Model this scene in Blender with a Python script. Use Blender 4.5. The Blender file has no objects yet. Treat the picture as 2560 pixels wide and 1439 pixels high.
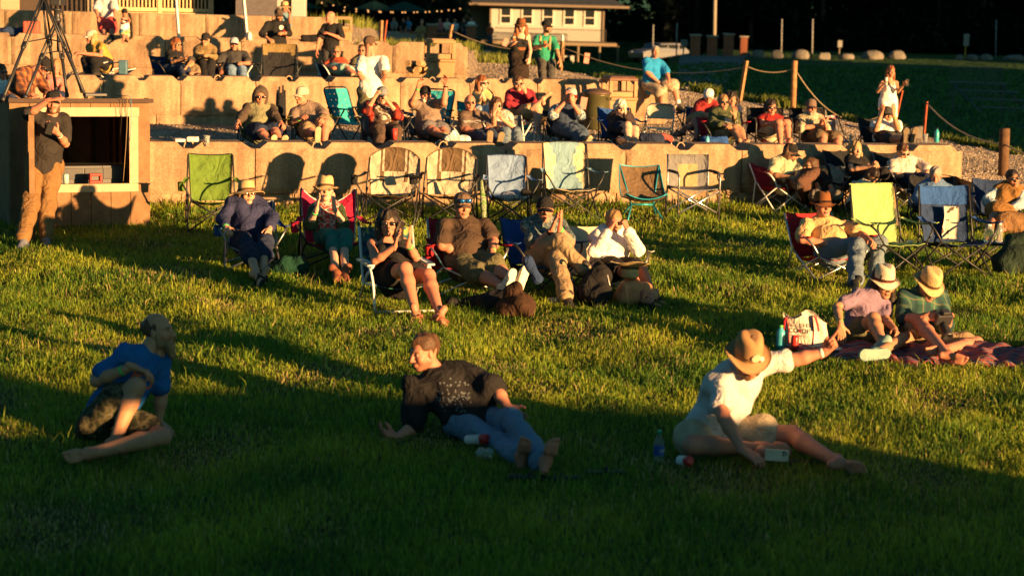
import bpy, math, random
import numpy as np
from mathutils import Vector, Matrix
from mathutils.bvhtree import BVHTree
R = math.radians
sc = bpy.context.scene
COL = sc.collection
random.seed(11)
rng = np.random.default_rng(11)

# ---------------------------------------------------------------- camera
CAMZ, FPX, CX, CY = 2.93, 5000.0, 1280.0, 719.5
PITCH, ROLL = math.atan(728 / 5000), R(1.4)
_F = np.array([0, math.cos(PITCH), -math.sin(PITCH)])
_U0 = np.array([0, math.sin(PITCH), math.cos(PITCH)])
_X = np.array([1.0, 0, 0])
_RI = math.cos(ROLL) * _X + math.sin(ROLL) * _U0
_UI = -math.sin(ROLL) * _X + math.cos(ROLL) * _U0
CAMP = np.array([0, 0, CAMZ])
cam = bpy.data.objects.new('camera', bpy.data.cameras.new('camera'))
COL.objects.link(cam)
cam.matrix_world = Matrix(((_RI[0], _UI[0], -_F[0], 0), (_RI[1], _UI[1], -_F[1], 0), (_RI[2], _UI[2], -_F[2], CAMZ), (0, 0, 0, 1)))
cam.data.sensor_width = 36
cam.data.lens = 36 * FPX / 2560
cam.data.clip_end = 2000
cam.data.dof.use_dof = True
cam.data.dof.focus_distance = 21.5
cam.data.dof.aperture_fstop = 2.5
sc.camera = cam

# ---------------------------------------------------------------- sky and sun
SUN_AZ, SUN_EL = R(48), R(6.0)      # sun behind the viewer, to the right
SUNV = np.array([math.sin(SUN_AZ) * math.cos(SUN_EL), -math.cos(SUN_AZ) * math.cos(SUN_EL), math.sin(SUN_EL)])
w = bpy.data.worlds.new('World'); sc.world = w; w.use_nodes = True
nt = w.node_tree
sky = nt.nodes.new('ShaderNodeTexSky'); sky.sky_type = 'NISHITA'; sky.sun_disc = False
sky.sun_elevation = SUN_EL
sky.sun_rotation = math.pi - SUN_AZ
bg = nt.nodes['Background']; bg.inputs['Strength'].default_value = 0.031
tint = nt.nodes.new('ShaderNodeVectorMath'); tint.operation = 'MULTIPLY'; tint.inputs[1].default_value = (.40, .95, 1.15)   # cool evening sky
nt.links.new(sky.outputs[0], tint.inputs[0]); nt.links.new(tint.outputs[0], bg.inputs[0])
sun = bpy.data.objects.new('sun', bpy.data.lights.new('sun', 'SUN'))
COL.objects.link(sun)
sun.data.energy = 5.0
sun.data.angle = R(0.55)
sun.data.color = (1.0, 0.555, 0.21)
sun.location = (40, -36, 30)
sun.rotation_euler = Vector(SUNV).to_track_quat('Z', 'Y').to_euler()
sc.view_settings.view_transform = 'Standard'
sc.view_settings.look = 'None'
sc.view_settings.gamma = 1
sc.view_settings.exposure = 1.85
# ---------------------------------------------------------------- pixel -> place helpers
def pdir(px, py):
    return _F * FPX + _RI * (px - CX) - _UI * (py - CY)
def at(px, py, Y):
    d = pdir(px, py); return CAMP + d * (Y / d[1])
def gnd(px, py, z=0.0):
    d = pdir(px, py); return CAMP + d * ((z - CAMZ) / d[2])
def unit(v):
    v = np.asarray(v, float); n = np.linalg.norm(v); return v / n if n > 1e-9 else v
def sstep(a, b, x):
    t = np.clip((x - a) / (b - a), 0, 1); return t * t * (3 - 2 * t)

# ---------------------------------------------------------------- materials
MATS = {}
def new_mat(name):
    m = bpy.data.materials.new(name); m.use_nodes = True
    nt = m.node_tree; b = nt.nodes['Principled BSDF']
    return m, nt, b
def nd(nt, typ, **kw):
    n = nt.nodes.new(typ)
    for k, v in kw.items():
        if k in n.inputs: n.inputs[k].default_value = v
        else: setattr(n, k, v)
    return n
def mat(name, rgb=(.5, .5, .5), rough=.8, var=.18, scale=14, bump=0.0, bscale=120, metal=0.0, spec=.3, attr=False, sheen=0.0, fold=0.0):
    key = name
    if key in MATS: return MATS[key]
    m, nt, b = new_mat(name); L = nt.links.new
    b.inputs['Roughness'].default_value = rough
    b.inputs['Metallic'].default_value = metal
    b.inputs['Specular IOR Level'].default_value = spec
    b.inputs['Sheen Weight'].default_value = sheen
    tc = nd(nt, 'ShaderNodeTexCoord')
    no = nd(nt, 'ShaderNodeTexNoise', Scale=scale, Detail=4.0, Roughness=.6)
    L(tc.outputs['Object'], no.inputs['Vector'])
    rp = nd(nt, 'ShaderNodeMapRange'); rp.inputs['From Min'].default_value = .3; rp.inputs['From Max'].default_value = .7
    rp.inputs['To Min'].default_value = 1 - var; rp.inputs['To Max'].default_value = 1 + var
    L(no.outputs['Fac'], rp.inputs['Value'])
    mx = nd(nt, 'ShaderNodeVectorMath', operation='SCALE')
    if attr:
        at_ = nd(nt, 'ShaderNodeAttribute', attribute_name='Col'); L(at_.outputs['Color'], mx.inputs[0])
    else:
        mx.inputs[0].default_value = rgb
    L(rp.outputs[0], mx.inputs['Scale']); L(mx.outputs[0], b.inputs['Base Color'])
    if bump:
        n2 = nd(nt, 'ShaderNodeTexNoise', Scale=bscale, Detail=3.0)
        L(tc.outputs['Object'], n2.inputs['Vector'])
        bp = nd(nt, 'ShaderNodeBump', Strength=bump, Distance=.01)
        L(n2.outputs['Fac'], bp.inputs['Height']); last = bp
        if fold:
            n3 = nd(nt, 'ShaderNodeTexNoise', Scale=6.5, Detail=2.5, Roughness=.55, Distortion=1.6); L(tc.outputs['Object'], n3.inputs['Vector'])
            b3 = nd(nt, 'ShaderNodeBump', Strength=fold, Distance=.09); L(n3.outputs['Fac'], b3.inputs['Height']); L(bp.outputs[0], b3.inputs['Normal']); last = b3
        L(last.outputs[0], b.inputs['Normal'])
    m.diffuse_color = (*rgb, 1)
    MATS[key] = m
    return m
def cloth(name, rgb, var=.14):
    return mat(name, rgb, rough=.92, var=var, scale=9, bump=.35, bscale=70, spec=.15, sheen=0, fold=.5)
def metal(name, rgb, rough=.35):
    return mat(name, rgb, rough=rough, var=.06, metal=.9, spec=.5)
def plaid(name, base, c2, c3, sx=9.0, sz=9.0):
    if name in MATS: return MATS[name]
    m, nt, b = new_mat(name); L = nt.links.new
    b.inputs['Roughness'].default_value = .92; b.inputs['Specular IOR Level'].default_value = .15
    tc = nd(nt, 'ShaderNodeTexCoord'); sp = nd(nt, 'ShaderNodeSeparateXYZ')
    no = nd(nt, 'ShaderNodeTexNoise', Scale=4.0); L(tc.outputs['Object'], no.inputs['Vector'])
    ad = nd(nt, 'ShaderNodeVectorMath', operation='MULTIPLY_ADD'); ad.inputs[1].default_value = (.06, .06, .06)
    L(no.outputs['Color'], ad.inputs[0]); L(tc.outputs['Object'], ad.inputs[2]); L(ad.outputs[0], sp.inputs[0])
    def band(out, s, ph, lo):
        a = nd(nt, 'ShaderNodeMath', operation='MULTIPLY_ADD'); a.inputs[1].default_value = s * 6.283; a.inputs[2].default_value = ph
        L(out, a.inputs[0])
        s1 = nd(nt, 'ShaderNodeMath', operation='SINE'); L(a.outputs[0], s1.inputs[0])
        r = nd(nt, 'ShaderNodeMapRange'); r.inputs['From Min'].default_value = lo; r.inputs['From Max'].default_value = lo + .15
        L(s1.outputs[0], r.inputs['Value']); return r.outputs[0]
    xy = nd(nt, 'ShaderNodeMath', operation='ADD'); L(sp.outputs['X'], xy.inputs[0]); L(sp.outputs['Y'], xy.inputs[1])
    yz = nd(nt, 'ShaderNodeMath', operation='MULTIPLY_ADD'); yz.inputs[1].default_value = .8; L(sp.outputs['Y'], yz.inputs[0]); L(sp.outputs['Z'], yz.inputs[2])
    def mixc(f, a, bcol):
        x = nd(nt, 'ShaderNodeMix', data_type='RGBA'); L(f, x.inputs[0])
        if isinstance(a, tuple): x.inputs[6].default_value = (*a, 1)
        else: L(a, x.inputs[6])
        x.inputs[7].default_value = (*bcol, 1); return x.outputs[2]
    h = nd(nt, 'ShaderNodeMath', operation='MULTIPLY'); h.inputs[1].default_value = .85; L(band(xy.outputs[0], sx, .4, 0.0), h.inputs[0])
    c = mixc(h.outputs[0], base, c2)
    h2 = nd(nt, 'ShaderNodeMath', operation='MULTIPLY'); h2.inputs[1].default_value = .6; L(band(yz.outputs[0], sz, 1.0, 0.0), h2.inputs[0])
    c = mixc(h2.outputs[0], c, c2)
    c = mixc(band(xy.outputs[0], sx, 3.1, .93), c, c3)
    c = mixc(band(yz.outputs[0], sz, 3.9, .93), c, c3)
    L(c, b.inputs['Base Color'])
    MATS[name] = m
    return m
def blotch(name, cols, scale=18, rough=.92):
    """printed / camouflage cloth: noise cut into flat patches of the given colours"""
    if name in MATS: return MATS[name]
    m, nt, b = new_mat(name); L = nt.links.new
    b.inputs['Roughness'].default_value = rough; b.inputs['Specular IOR Level'].default_value = .15
    tc = nd(nt, 'ShaderNodeTexCoord'); no = nd(nt, 'ShaderNodeTexNoise', Scale=scale, Detail=2.5); L(tc.outputs['Object'], no.inputs['Vector'])
    cr = nd(nt, 'ShaderNodeValToRGB'); cr.color_ramp.interpolation = 'CONSTANT'
    n = len(cols); e = cr.color_ramp.elements
    e[0].position = 0; e[0].color = (*cols[0], 1); e[1].position = .36 + .28 / n; e[1].color = (*cols[1], 1)
    for i in range(2, n):
        x = e.new(.36 + .28 * i / n); x.color = (*cols[i], 1)
    L(no.outputs['Fac'], cr.inputs[0]); L(cr.outputs[0], b.inputs['Base Color'])
    MATS[name] = m
    return m
def glassy(name, rgb=(.9, .95, .95), rough=.05, trans=.9):
    if name in MATS: return MATS[name]
    m, nt, b = new_mat(name)
    b.inputs['Base Color'].default_value = (*rgb, 1); b.inputs['Roughness'].default_value = rough
    b.inputs['Transmission Weight'].default_value = trans; b.inputs['IOR'].default_value = 1.2
    MATS[name] = m
    return m

# ---------------------------------------------------------------- objects
def tag(o, label=None, cat=None, group=None, kind=None):
    if label: o['label'] = label
    if cat: o['category'] = cat
    if group: o['group'] = group
    if kind: o['kind'] = kind
    return o
def thing(name, loc, label, cat, group=None, rz=0.0):
    o = bpy.data.objects.new(name, None); COL.objects.link(o)
    o.empty_display_size = .2
    o.location = loc; o.rotation_euler = (0, 0, rz)
    return tag(o, label, cat, group)
def mk(name, V, F, m, parent=None, smooth=True, cols=None, midx=None, bevel=0):
    """V (n,3); F array (m,4)/(m,3) or list of such arrays or list of index tuples"""
    me = bpy.data.meshes.new(name)
    V = np.asarray(V, np.float32)
    if isinstance(F, np.ndarray): F = [F]
    if isinstance(F, list) and F and isinstance(F[0], np.ndarray):
        F = [f for f in F if len(f)]
        me.vertices.add(len(V)); me.vertices.foreach_set('co', V.ravel())
        lv = np.concatenate([f.ravel() for f in F]).astype(np.int32)
        lt = np.concatenate([np.full(len(f), f.shape[1], np.int32) for f in F])
        me.loops.add(len(lv)); me.loops.foreach_set('vertex_index', lv)
        me.polygons.add(len(lt))
        me.polygons.foreach_set('loop_start', np.concatenate([[0], np.cumsum(lt)[:-1]]).astype(np.int32))
        me.polygons.foreach_set('loop_total', lt)
        me.update(calc_edges=True)
    else:
        me.from_pydata([tuple(map(float, v)) for v in V], [], F); me.update()
    if smooth: me.polygons.foreach_set('use_smooth', np.ones(len(me.polygons), bool))
    ms = m if isinstance(m, (list, tuple)) else [m]
    for x in ms: me.materials.append(x)
    if midx is not None: me.polygons.foreach_set('material_index', np.asarray(midx, np.int32))
    if cols is not None:
        a = me.color_attributes.new('Col', 'FLOAT_COLOR', 'POINT')
        c = np.ones((len(V), 4), np.float32); c[:, :3] = cols
        a.data.foreach_set('color', c.ravel())
    o = bpy.data.objects.new(name, me); COL.objects.link(o)
    if parent is not None: o.parent = parent
    if bevel:
        b = o.modifiers.new('bevel', 'BEVEL'); b.width = bevel; b.segments = 2; b.limit_method = 'ANGLE'
    return o
class MB:
    """collects boxes, tubes, lathes and sheets into one mesh"""
    def __init__(s, M=None): s.V = []; s.F = []; s.n = 0; s.M = M; s.mi = []
    def add(s, V, F, mi=0):
        V = np.asarray(V, float)
        if s.M is not None: V = V @ s.M[0].T + s.M[1]
        s.V.append(V); s.F += [tuple(int(i) + s.n for i in f) for f in F]; s.n += len(V); s.mi += [mi] * len(F); return s
    def box(s, c, size, rz=0.0, rot=None, mi=0):
        h = np.asarray(size, float) / 2
        V = np.array([[x, y, z] for x in (-1, 1) for y in (-1, 1) for z in (-1, 1)]) * h
        if rot is not None: V = V @ np.asarray(rot).T
        elif rz:
            c_, s_ = math.cos(rz), math.sin(rz); V = V @ np.array([[c_, -s_, 0], [s_, c_, 0], [0, 0, 1]]).T
        return s.add(V + np.asarray(c, float), [(0, 1, 3, 2), (4, 6, 7, 5), (0, 4, 5, 1), (2, 3, 7, 6), (0, 2, 6, 4), (1, 5, 7, 3)], mi)
    def tube(s, pts, r, n=8, cap=True, mi=0, flat=None):
        P = np.asarray(pts, float); m = len(P)
        rr = np.broadcast_to(np.asarray(r, float), (m,))
        T = np.zeros_like(P); T[1:-1] = P[2:] - P[:-2]; T[0] = P[1] - P[0]; T[-1] = P[-1] - P[-2]
        up = np.array([0, 0, 1.0]) if abs(unit(T[0])[2]) < .9 else np.array([1.0, 0, 0])
        V = []
        a = np.linspace(0, 2 * math.pi, n, endpoint=False)
        u = None
        for i in range(m):
            t = unit(T[i])
            u = unit(np.cross(up, t)) if u is None else unit(u - t * (u @ t))
            v = np.cross(t, u)
            V.append(P[i] + rr[i] * (np.outer(np.cos(a), u) + np.outer(np.sin(a), v) * (flat or 1)))
        F = []
        for i in range(m - 1):
            for j in range(n):
                k = (j + 1) % n
                F.append((i * n + j, i * n + k, (i + 1) * n + k, (i + 1) * n + j))
        if cap:
            F.append(tuple(range(n))[::-1]); F.append(tuple(range((m - 1) * n, m * n)))
        return s.add(np.concatenate(V), F, mi)
    def lathe(s, prof, c=(0, 0, 0), n=24, mi=0, cap=True, ax=None, sq=(1, 1)):
        """prof list of (r, z); ax optional 3x3 frame (columns x,y,z)"""
        a = np.linspace(0, 2 * math.pi, n, endpoint=False)
        V = np.concatenate([np.stack([r * np.cos(a) * sq[0], r * np.sin(a) * sq[1], np.full(n, z)], 1) for r, z in prof])
        if ax is not None: V = V @ np.asarray(ax).T
        F = []
        for i in range(len(prof) - 1):
            for j in range(n):
                k = (j + 1) % n
                F.append((i * n + j, i * n + k, (i + 1) * n + k, (i + 1) * n + j))
        if cap:
            F.append(tuple(range(n))[::-1]); F.append(tuple(range((len(prof) - 1) * n, len(prof) * n)))
        return s.add(V + np.asarray(c, float), F, mi)
    def sheet(s, G, th=.004, mif=None):
        """G (a,b,3) grid of points, thickened along its normals"""
        G = np.asarray(G, float); a, b = G.shape[:2]
        du = np.gradient(G, axis=0); dv = np.gradient(G, axis=1)
        N = np.cross(du, dv); N /= np.maximum(np.linalg.norm(N, axis=2, keepdims=True), 1e-9)
        V = np.concatenate([(G + N * th / 2).reshape(-1, 3), (G - N * th / 2).reshape(-1, 3)])
        o = a * b; F = []; mi = []
        for i in range(a - 1):
            for j in range(b - 1):
                q = (i * b + j, (i + 1) * b + j, (i + 1) * b + j + 1, i * b + j + 1)
                k = mif((i + .5) / (a - 1), (j + .5) / (b - 1)) if mif else 0
                F.append(q); F.append(tuple(x + o for x in q[::-1])); mi += [k, k]
        ring = [(i, 0) for i in range(a)] + [(a - 1, j) for j in range(1, b)] + [(i, b - 1) for i in range(a - 2, -1, -1)] + [(0, j) for j in range(b - 2, 0, -1)]
        for q in range(len(ring)):
            x = ring[q][0] * b + ring[q][1]; r2 = ring[(q + 1) % len(ring)]; y = r2[0] * b + r2[1]
            F.append((x, y, y + o, x + o)); mi.append(mi[0] if not mif else 0)
        n0 = s.n; s.add(V, F); s.mi[-len(F):] = mi
        return s
    def build(s, name, m, parent=None, smooth=False, bevel=0):
        return mk(name, np.concatenate(s.V), s.F, m, parent, smooth, midx=s.mi if isinstance(m, (list, tuple)) else None, bevel=bevel)
def frame(yaw):
    """local axes (l, f, u) of something that faces the viewer at yaw 0 and turns to the viewer's right"""
    return np.array([[-math.cos(yaw), -math.sin(yaw), 0], [math.sin(yaw), -math.cos(yaw), 0], [0, 0, 1]]).T  # columns l,f,u

# ---------------------------------------------------------------- signed-distance surfaces
class SDF:
    def __init__(s): s.p = []
    def cone(s, a, b, ra, rb, k=.02, flat=None, sub=False):
        """flat = (direction, factor): squeezed along the direction"""
        a = np.asarray(a, float); b = np.asarray(b, float); r = max(ra, rb)
        s.p.append(('c', a, b, ra, rb, k, flat, sub, np.minimum(a, b) - r, np.maximum(a, b) + r)); return s
    def ell(s, c, r, k=.02, rot=None, sub=False):
        c = np.asarray(c, float); r = np.broadcast_to(np.asarray(r, float), (3,)); m = r.max()
        s.p.append(('e', c, r, rot, None, k, None, sub, c - (r if rot is None else m), c + (r if rot is None else m))); return s
    def cut(s, n, d):
        """keep only where n.p < d"""
        s.p.append(('h', np.asarray(n, float), d)); return s
    def mesh(s, vs, noise=0.0, nf=20.0, seed=0, aniso=(1, 1, 1)):
        add = [q for q in s.p if q[0] != 'h' and not q[7]]
        lo = np.min([q[8] for q in add], 0) - 3 * vs - noise; hi = np.max([q[9] for q in add], 0) + 3 * vs + noise
        n = np.ceil((hi - lo) / vs).astype(int) + 1
        ax = [lo[i] + vs * np.arange(n[i]) for i in range(3)]
        D = np.full(n, 1.0, np.float32)
        for q in s.p:
            if q[0] == 'h':
                D = np.maximum(D, (q[1][0] * ax[0][:, None, None] + q[1][1] * ax[1][None, :, None] + q[1][2] * ax[2][None, None, :] - q[2]).astype(np.float32)); continue
            k = q[5]; m = k + 2.5 * vs
            i0 = np.clip(np.floor((q[8] - m - lo) / vs).astype(int), 0, n - 1); i1 = np.clip(np.ceil((q[9] + m - lo) / vs).astype(int) + 1, 1, n)
            if np.any(i1 <= i0): continue
            sl = tuple(slice(i0[i], i1[i]) for i in range(3))
            X = ax[0][sl[0]][:, None, None]; Y = ax[1][sl[1]][None, :, None]; Zz = ax[2][sl[2]][None, None, :]
            if q[0] == 'c':
                a, b, ra, rb, fl = q[1], q[2], q[3], q[4], q[6]
                ba = b - a; bb = max(ba @ ba, 1e-9)
                px, py, pz = X - a[0], Y - a[1], Zz - a[2]
                h = np.clip((px * ba[0] + py * ba[1] + pz * ba[2]) / bb, 0, 1)
                qx, qy, qz = px - ba[0] * h, py - ba[1] * h, pz - ba[2] * h
                q2 = qx * qx + qy * qy + qz * qz
                if fl is not None:
                    wv = fl[0]; dw = qx * wv[0] + qy * wv[1] + qz * wv[2]
                    q2 = q2 + dw * dw * (fl[1] ** 2 - 1)
                d = np.sqrt(q2) - (ra + (rb - ra) * h)
            else:
                c, r, rot = q[1], q[2], q[3]
                px, py, pz = X - c[0], Y - c[1], Zz - c[2]
                if rot is not None:
                    px, py, pz = (rot[0, 0] * px + rot[1, 0] * py + rot[2, 0] * pz, rot[0, 1] * px + rot[1, 1] * py + rot[2, 1] * pz, rot[0, 2] * px + rot[1, 2] * py + rot[2, 2] * pz)
                k0 = np.sqrt((px / r[0]) ** 2 + (py / r[1]) ** 2 + (pz / r[2]) ** 2)
                d = (k0 - 1) * r.min() if r.max() / r.min() < 1.6 else k0 * (k0 - 1) / np.maximum(np.sqrt((px / r[0] ** 2) ** 2 + (py / r[1] ** 2) ** 2 + (pz / r[2] ** 2) ** 2), 1e-6)
            d = d.astype(np.float32); E = D[sl]
            if q[7]:
                d = -d; hh = np.maximum(k - np.abs(E - d), 0) / max(k, 1e-6); D[sl] = np.maximum(E, d) + hh * hh * k * .25
            else:
                hh = np.maximum(k - np.abs(E - d), 0) / max(k, 1e-6); D[sl] = np.minimum(E, d) - hh * hh * k * .25
        if noise:
            g = np.random.default_rng(seed)
            X, Y, Zz = ax[0][:, None, None], ax[1][None, :, None], ax[2][None, None, :]
            W = 0
            for i in range(7):
                v = g.normal(size=3) * np.asarray(aniso); v = v / np.linalg.norm(v) * nf * g.uniform(.5, 1.7)
                W = W + np.sin(v[0] * X + v[1] * Y + v[2] * Zz + g.uniform(0, 6.3) + 1.3 * np.sin(v[1] * .4 * X + v[2] * .5 * Y - v[0] * .4 * Zz))
            D = D + (noise * .38 * W).astype(np.float32)
        return surfnet(D, lo, vs)
def surfnet(D, lo, vs):
    S = D < 0
    c = [S[i:S.shape[0] - 1 + i, j:S.shape[1] - 1 + j, k:S.shape[2] - 1 + k] for i in (0, 1) for j in (0, 1) for k in (0, 1)]
    cnt = sum(x.astype(np.int8) for x in c)
    act = (cnt > 0) & (cnt < 8)
    idx = np.argwhere(act)
    if len(idx) == 0: return np.zeros((0, 3)), np.zeros((0, 4), int)
    vid = np.full(act.shape, -1, np.int64); vid[act] = np.arange(len(idx))
    off = np.array([[i, j, k] for i in (0, 1) for j in (0, 1) for k in (0, 1)])
    val = np.stack([D[idx[:, 0] + o[0], idx[:, 1] + o[1], idx[:, 2] + o[2]] for o in off], 1)
    P = np.zeros((len(idx), 3)); W = np.zeros(len(idx))
    for a in range(8):
        for b in range(a + 1, 8):
            if np.abs(off[a] - off[b]).sum() != 1: continue
            cr = (val[:, a] < 0) != (val[:, b] < 0)
            t = np.where(cr, val[:, a] / np.where(cr, val[:, a] - val[:, b], 1), 0)
            P += np.where(cr[:, None], off[a] + t[:, None] * (off[b] - off[a]), 0); W += cr
    V = lo + vs * (idx + P / W[:, None])
    Fs = []
    for ax in range(3):
        o = [0, 0, 0]; sl0 = [slice(None)] * 3; sl1 = [slice(None)] * 3
        sl0[ax] = slice(0, -1); sl1[ax] = slice(1, None)
        A = S[tuple(sl0)]; B = S[tuple(sl1)]
        u, v = (ax + 1) % 3, (ax + 2) % 3
        ch = A != B
        e = np.argwhere(ch)
        ok = (e[:, u] > 0) & (e[:, v] > 0) & (e[:, u] < D.shape[u] - 1) & (e[:, v] < D.shape[v] - 1)
        e = e[ok]
        if not len(e): continue
        def cell(du, dv):
            q = e.copy(); q[:, u] -= du; q[:, v] -= dv; return vid[q[:, 0], q[:, 1], q[:, 2]]
        Q = np.stack([cell(1, 1), cell(0, 1), cell(0, 0), cell(1, 0)], 1)
        ins = A[e[:, 0], e[:, 1], e[:, 2]]
        Q = np.where(ins[:, None], Q, Q[:, ::-1])
        Fs.append(Q)
    return V, np.concatenate(Fs)
# ================================================================ SETTING
ORA = (.42, .31, .22)
M_conc = None
def concrete(name, rgb):
    m, nt, b = new_mat(name); L = nt.links.new
    b.inputs['Roughness'].default_value = .9; b.inputs['Specular IOR Level'].default_value = .2
    tc = nd(nt, 'ShaderNodeTexCoord')
    n1 = nd(nt, 'ShaderNodeTexNoise', Scale=1.7, Detail=8.0, Roughness=.65); L(tc.outputs['Object'], n1.inputs['Vector'])
    n2 = nd(nt, 'ShaderNodeTexNoise', Scale=34.0, Detail=4.0); L(tc.outputs['Object'], n2.inputs['Vector'])
    mp = nd(nt, 'ShaderNodeMapping'); mp.inputs['Scale'].default_value = (9, 9, .8); L(tc.outputs['Object'], mp.inputs[0])
    n3 = nd(nt, 'ShaderNodeTexNoise', Scale=1.0, Detail=5.0); L(mp.outputs[0], n3.inputs['Vector'])   # run-off streaks
    cr = nd(nt, 'ShaderNodeValToRGB'); e = cr.color_ramp.elements
    e[0].position = .3; e[0].color = (*[c * .62 for c in rgb], 1); e[1].position = .68; e[1].color = (*[min(1, c * 1.18) for c in rgb], 1)
    L(n1.outputs['Fac'], cr.inputs[0])
    r2 = nd(nt, 'ShaderNodeMapRange'); r2.inputs['From Min'].default_value = .35; r2.inputs['From Max'].default_value = .65; r2.inputs['To Min'].default_value = .82; r2.inputs['To Max'].default_value = 1.1
    L(n2.outputs['Fac'], r2.inputs['Value'])
    r3 = nd(nt, 'ShaderNodeMapRange'); r3.inputs['From Min'].default_value = .35; r3.inputs['From Max'].default_value = .6; r3.inputs['To Min'].default_value = .74; r3.inputs['To Max'].default_value = 1.05
    L(n3.outputs['Fac'], r3.inputs['Value'])
    mu = nd(nt, 'ShaderNodeMath', operation='MULTIPLY'); L(r2.outputs[0], mu.inputs[0]); L(r3.outputs[0], mu.inputs[1])
    sc_ = nd(nt, 'ShaderNodeVectorMath', operation='SCALE'); L(cr.outputs[0], sc_.inputs[0]); L(mu.outputs[0], sc_.inputs['Scale'])
    L(sc_.outputs[0], b.inputs['Base Color'])
    bp = nd(nt, 'ShaderNodeBump', Strength=.55, Distance=.02); L(n2.outputs['Fac'], bp.inputs['Height']); L(bp.outputs[0], b.inputs['Normal'])
    MATS[name] = m
    return m
M_conc = concrete('weathered_concrete', (.36, .24, .15))
def ground_mat(name, c1, c2, scale, fine, bump=.8, dist=.03, c3=None):
    m, nt, b = new_mat(name); L = nt.links.new
    b.inputs['Roughness'].default_value = .95; b.inputs['Specular IOR Level'].default_value = .1
    tc = nd(nt, 'ShaderNodeTexCoord')
    n1 = nd(nt, 'ShaderNodeTexNoise', Scale=scale, Detail=6.0); L(tc.outputs['Object'], n1.inputs['Vector'])
    n2 = nd(nt, 'ShaderNodeTexVoronoi', Scale=fine); L(tc.outputs['Object'], n2.inputs['Vector'])
    cr = nd(nt, 'ShaderNodeValToRGB'); e = cr.color_ramp.elements
    e[0].position = .35; e[0].color = (*c1, 1); e[1].position = .65; e[1].color = (*c2, 1)
    L(n1.outputs['Fac'], cr.inputs[0])
    sp = nd(nt, 'ShaderNodeSeparateColor'); L(n2.outputs['Color'], sp.inputs[0])
    r = nd(nt, 'ShaderNodeMapRange'); r.inputs['To Min'].default_value = .6; r.inputs['To Max'].default_value = 1.35; L(sp.outputs[0], r.inputs['Value'])
    s_ = nd(nt, 'ShaderNodeVectorMath', operation='SCALE'); L(cr.outputs[0], s_.inputs[0]); L(r.outputs[0], s_.inputs['Scale'])
    L(s_.outputs[0], b.inputs['Base Color'])
    bp = nd(nt, 'ShaderNodeBump', Strength=bump, Distance=dist); L(n2.outputs['Distance'], bp.inputs['Height']); L(bp.outputs[0], b.inputs['Normal'])
    MATS[name] = m
    return m
M_soil = ground_mat('lawn_soil', (.030, .040, .012), (.060, .060, .022), .8, 30)
M_field = ground_mat('field_grass', (.028, .070, .020), (.050, .095, .026), .12, 3.0, 1.0, .2)
M_gravel = ground_mat('gravel', (.27, .21, .16), (.42, .33, .25), 1.2, 26, 1.0, .05)
M_road = ground_mat('gravel_road', (.10, .10, .10), (.15, .145, .14), .3, 6, .4, .04)

# wall lines (front faces), from the place's own plan
A0, A1 = gnd(375, 520)[:2], gnd(2402, 512)[:2]
A0 = A0 + (A0 - A1) / np.linalg.norm(A0 - A1) * .35
def lineY(P, Q):
    return lambda x: P[1] + (Q[1] - P[1]) / (Q[0] - P[0]) * (x - P[0])
yA = lineY(A0, A1)
B0, B1 = at(400, 192, 36.0)[:2], at(1672, 213, 39.6)[:2]
yB = lineY(B0, B1)
C0, C1 = at(60, 95, 44.6)[:2], at(1170, 126, 45.4)[:2]
yC = lineY(C0, C1)
D0, D1 = at(0, 22, 47.6)[:2], at(845, 55, 48.4)[:2]
yD = lineY(D0, D1)
ZA, ZB, ZC, ZD = .80, 1.28, 1.77, 2.32
def yEdge(x):
    return np.interp(x, [-40, -6, -1.2, -.2, 2.8, 6.5, 8.7, 9.9, 12, 16], [95, 95, 92, 54, 49.5, 47.5, 41.5, 38.8, 35, 29])
def gravel_z(x, y):
    x = np.asarray(x, float); y = np.asarray(y, float)
    z = np.full(np.broadcast(x, y).shape, .50)
    z = z + np.where(x < 3.2, .42 * (y > yB(x) + .3), .40 * sstep(38, 47, y) * (1 - sstep(3.2, 6.5, x)))
    z = z + .62 * ((x < C1[0]) & (y > yC(x) + .3)) + .30 * sstep(44, 50, y) * ((x >= C1[0]) & (x < 3.2)) * (1 - sstep(-.5, 3.0, x))
    z = z + .6 * ((x < D1[0]) & (y > yD(x) + .3))
    z = z - .105 * np.maximum(0, x - 6.0)
    z = z - .5 * np.clip(y - yEdge(x), 0, 6) * np.where(x < -1, .5, 1.0) - .026 * np.clip(y - 50, 0, 60) * (x < 0)
    z = z - np.where(x > 6.6, 1, 0) * 1.0 * (1 - sstep(yA(x) - 2.4, yA(x) + 1.4, y))
    z = z + .02 * np.sin(x * 1.7 + y * .9) + .015 * np.sin(x * 4.1 - y * 3.3)
    return z
def lumps(x, y):
    return (.010 + .010 * sstep(14, 16.5, y)) * (np.sin(.9 * x + .4) * np.sin(.7 * y) + .55 * np.sin(1.9 * x + 1.3 * y + 1) + .5 * np.sin(1.1 * x - 2.6 * y + 2 + np.sin(.8 * x)) + .8 * np.sin(3.7 * x + 2.1 * y + np.sin(1.3 * y)) + .5 * np.sin(5.3 * x - 3.9 * y))
def ground_z(x, y):
    x = np.asarray(x, float); y = np.asarray(y, float)
    return -.55 * sstep(29, 48, y + np.maximum(0, x - 7) * .3) + lumps(x, y) - 1.75 * sstep(1.0, 3.0, x) * (1 - sstep(8.5, 10.5, x)) * sstep(108, 128, y) * (1 - sstep(158, 166, y)) - 1.0 * sstep(8.5, 10.5, x) * (1 - sstep(13, 14.5, x)) * sstep(132, 140, y) * (1 - sstep(158, 166, y))

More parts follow.
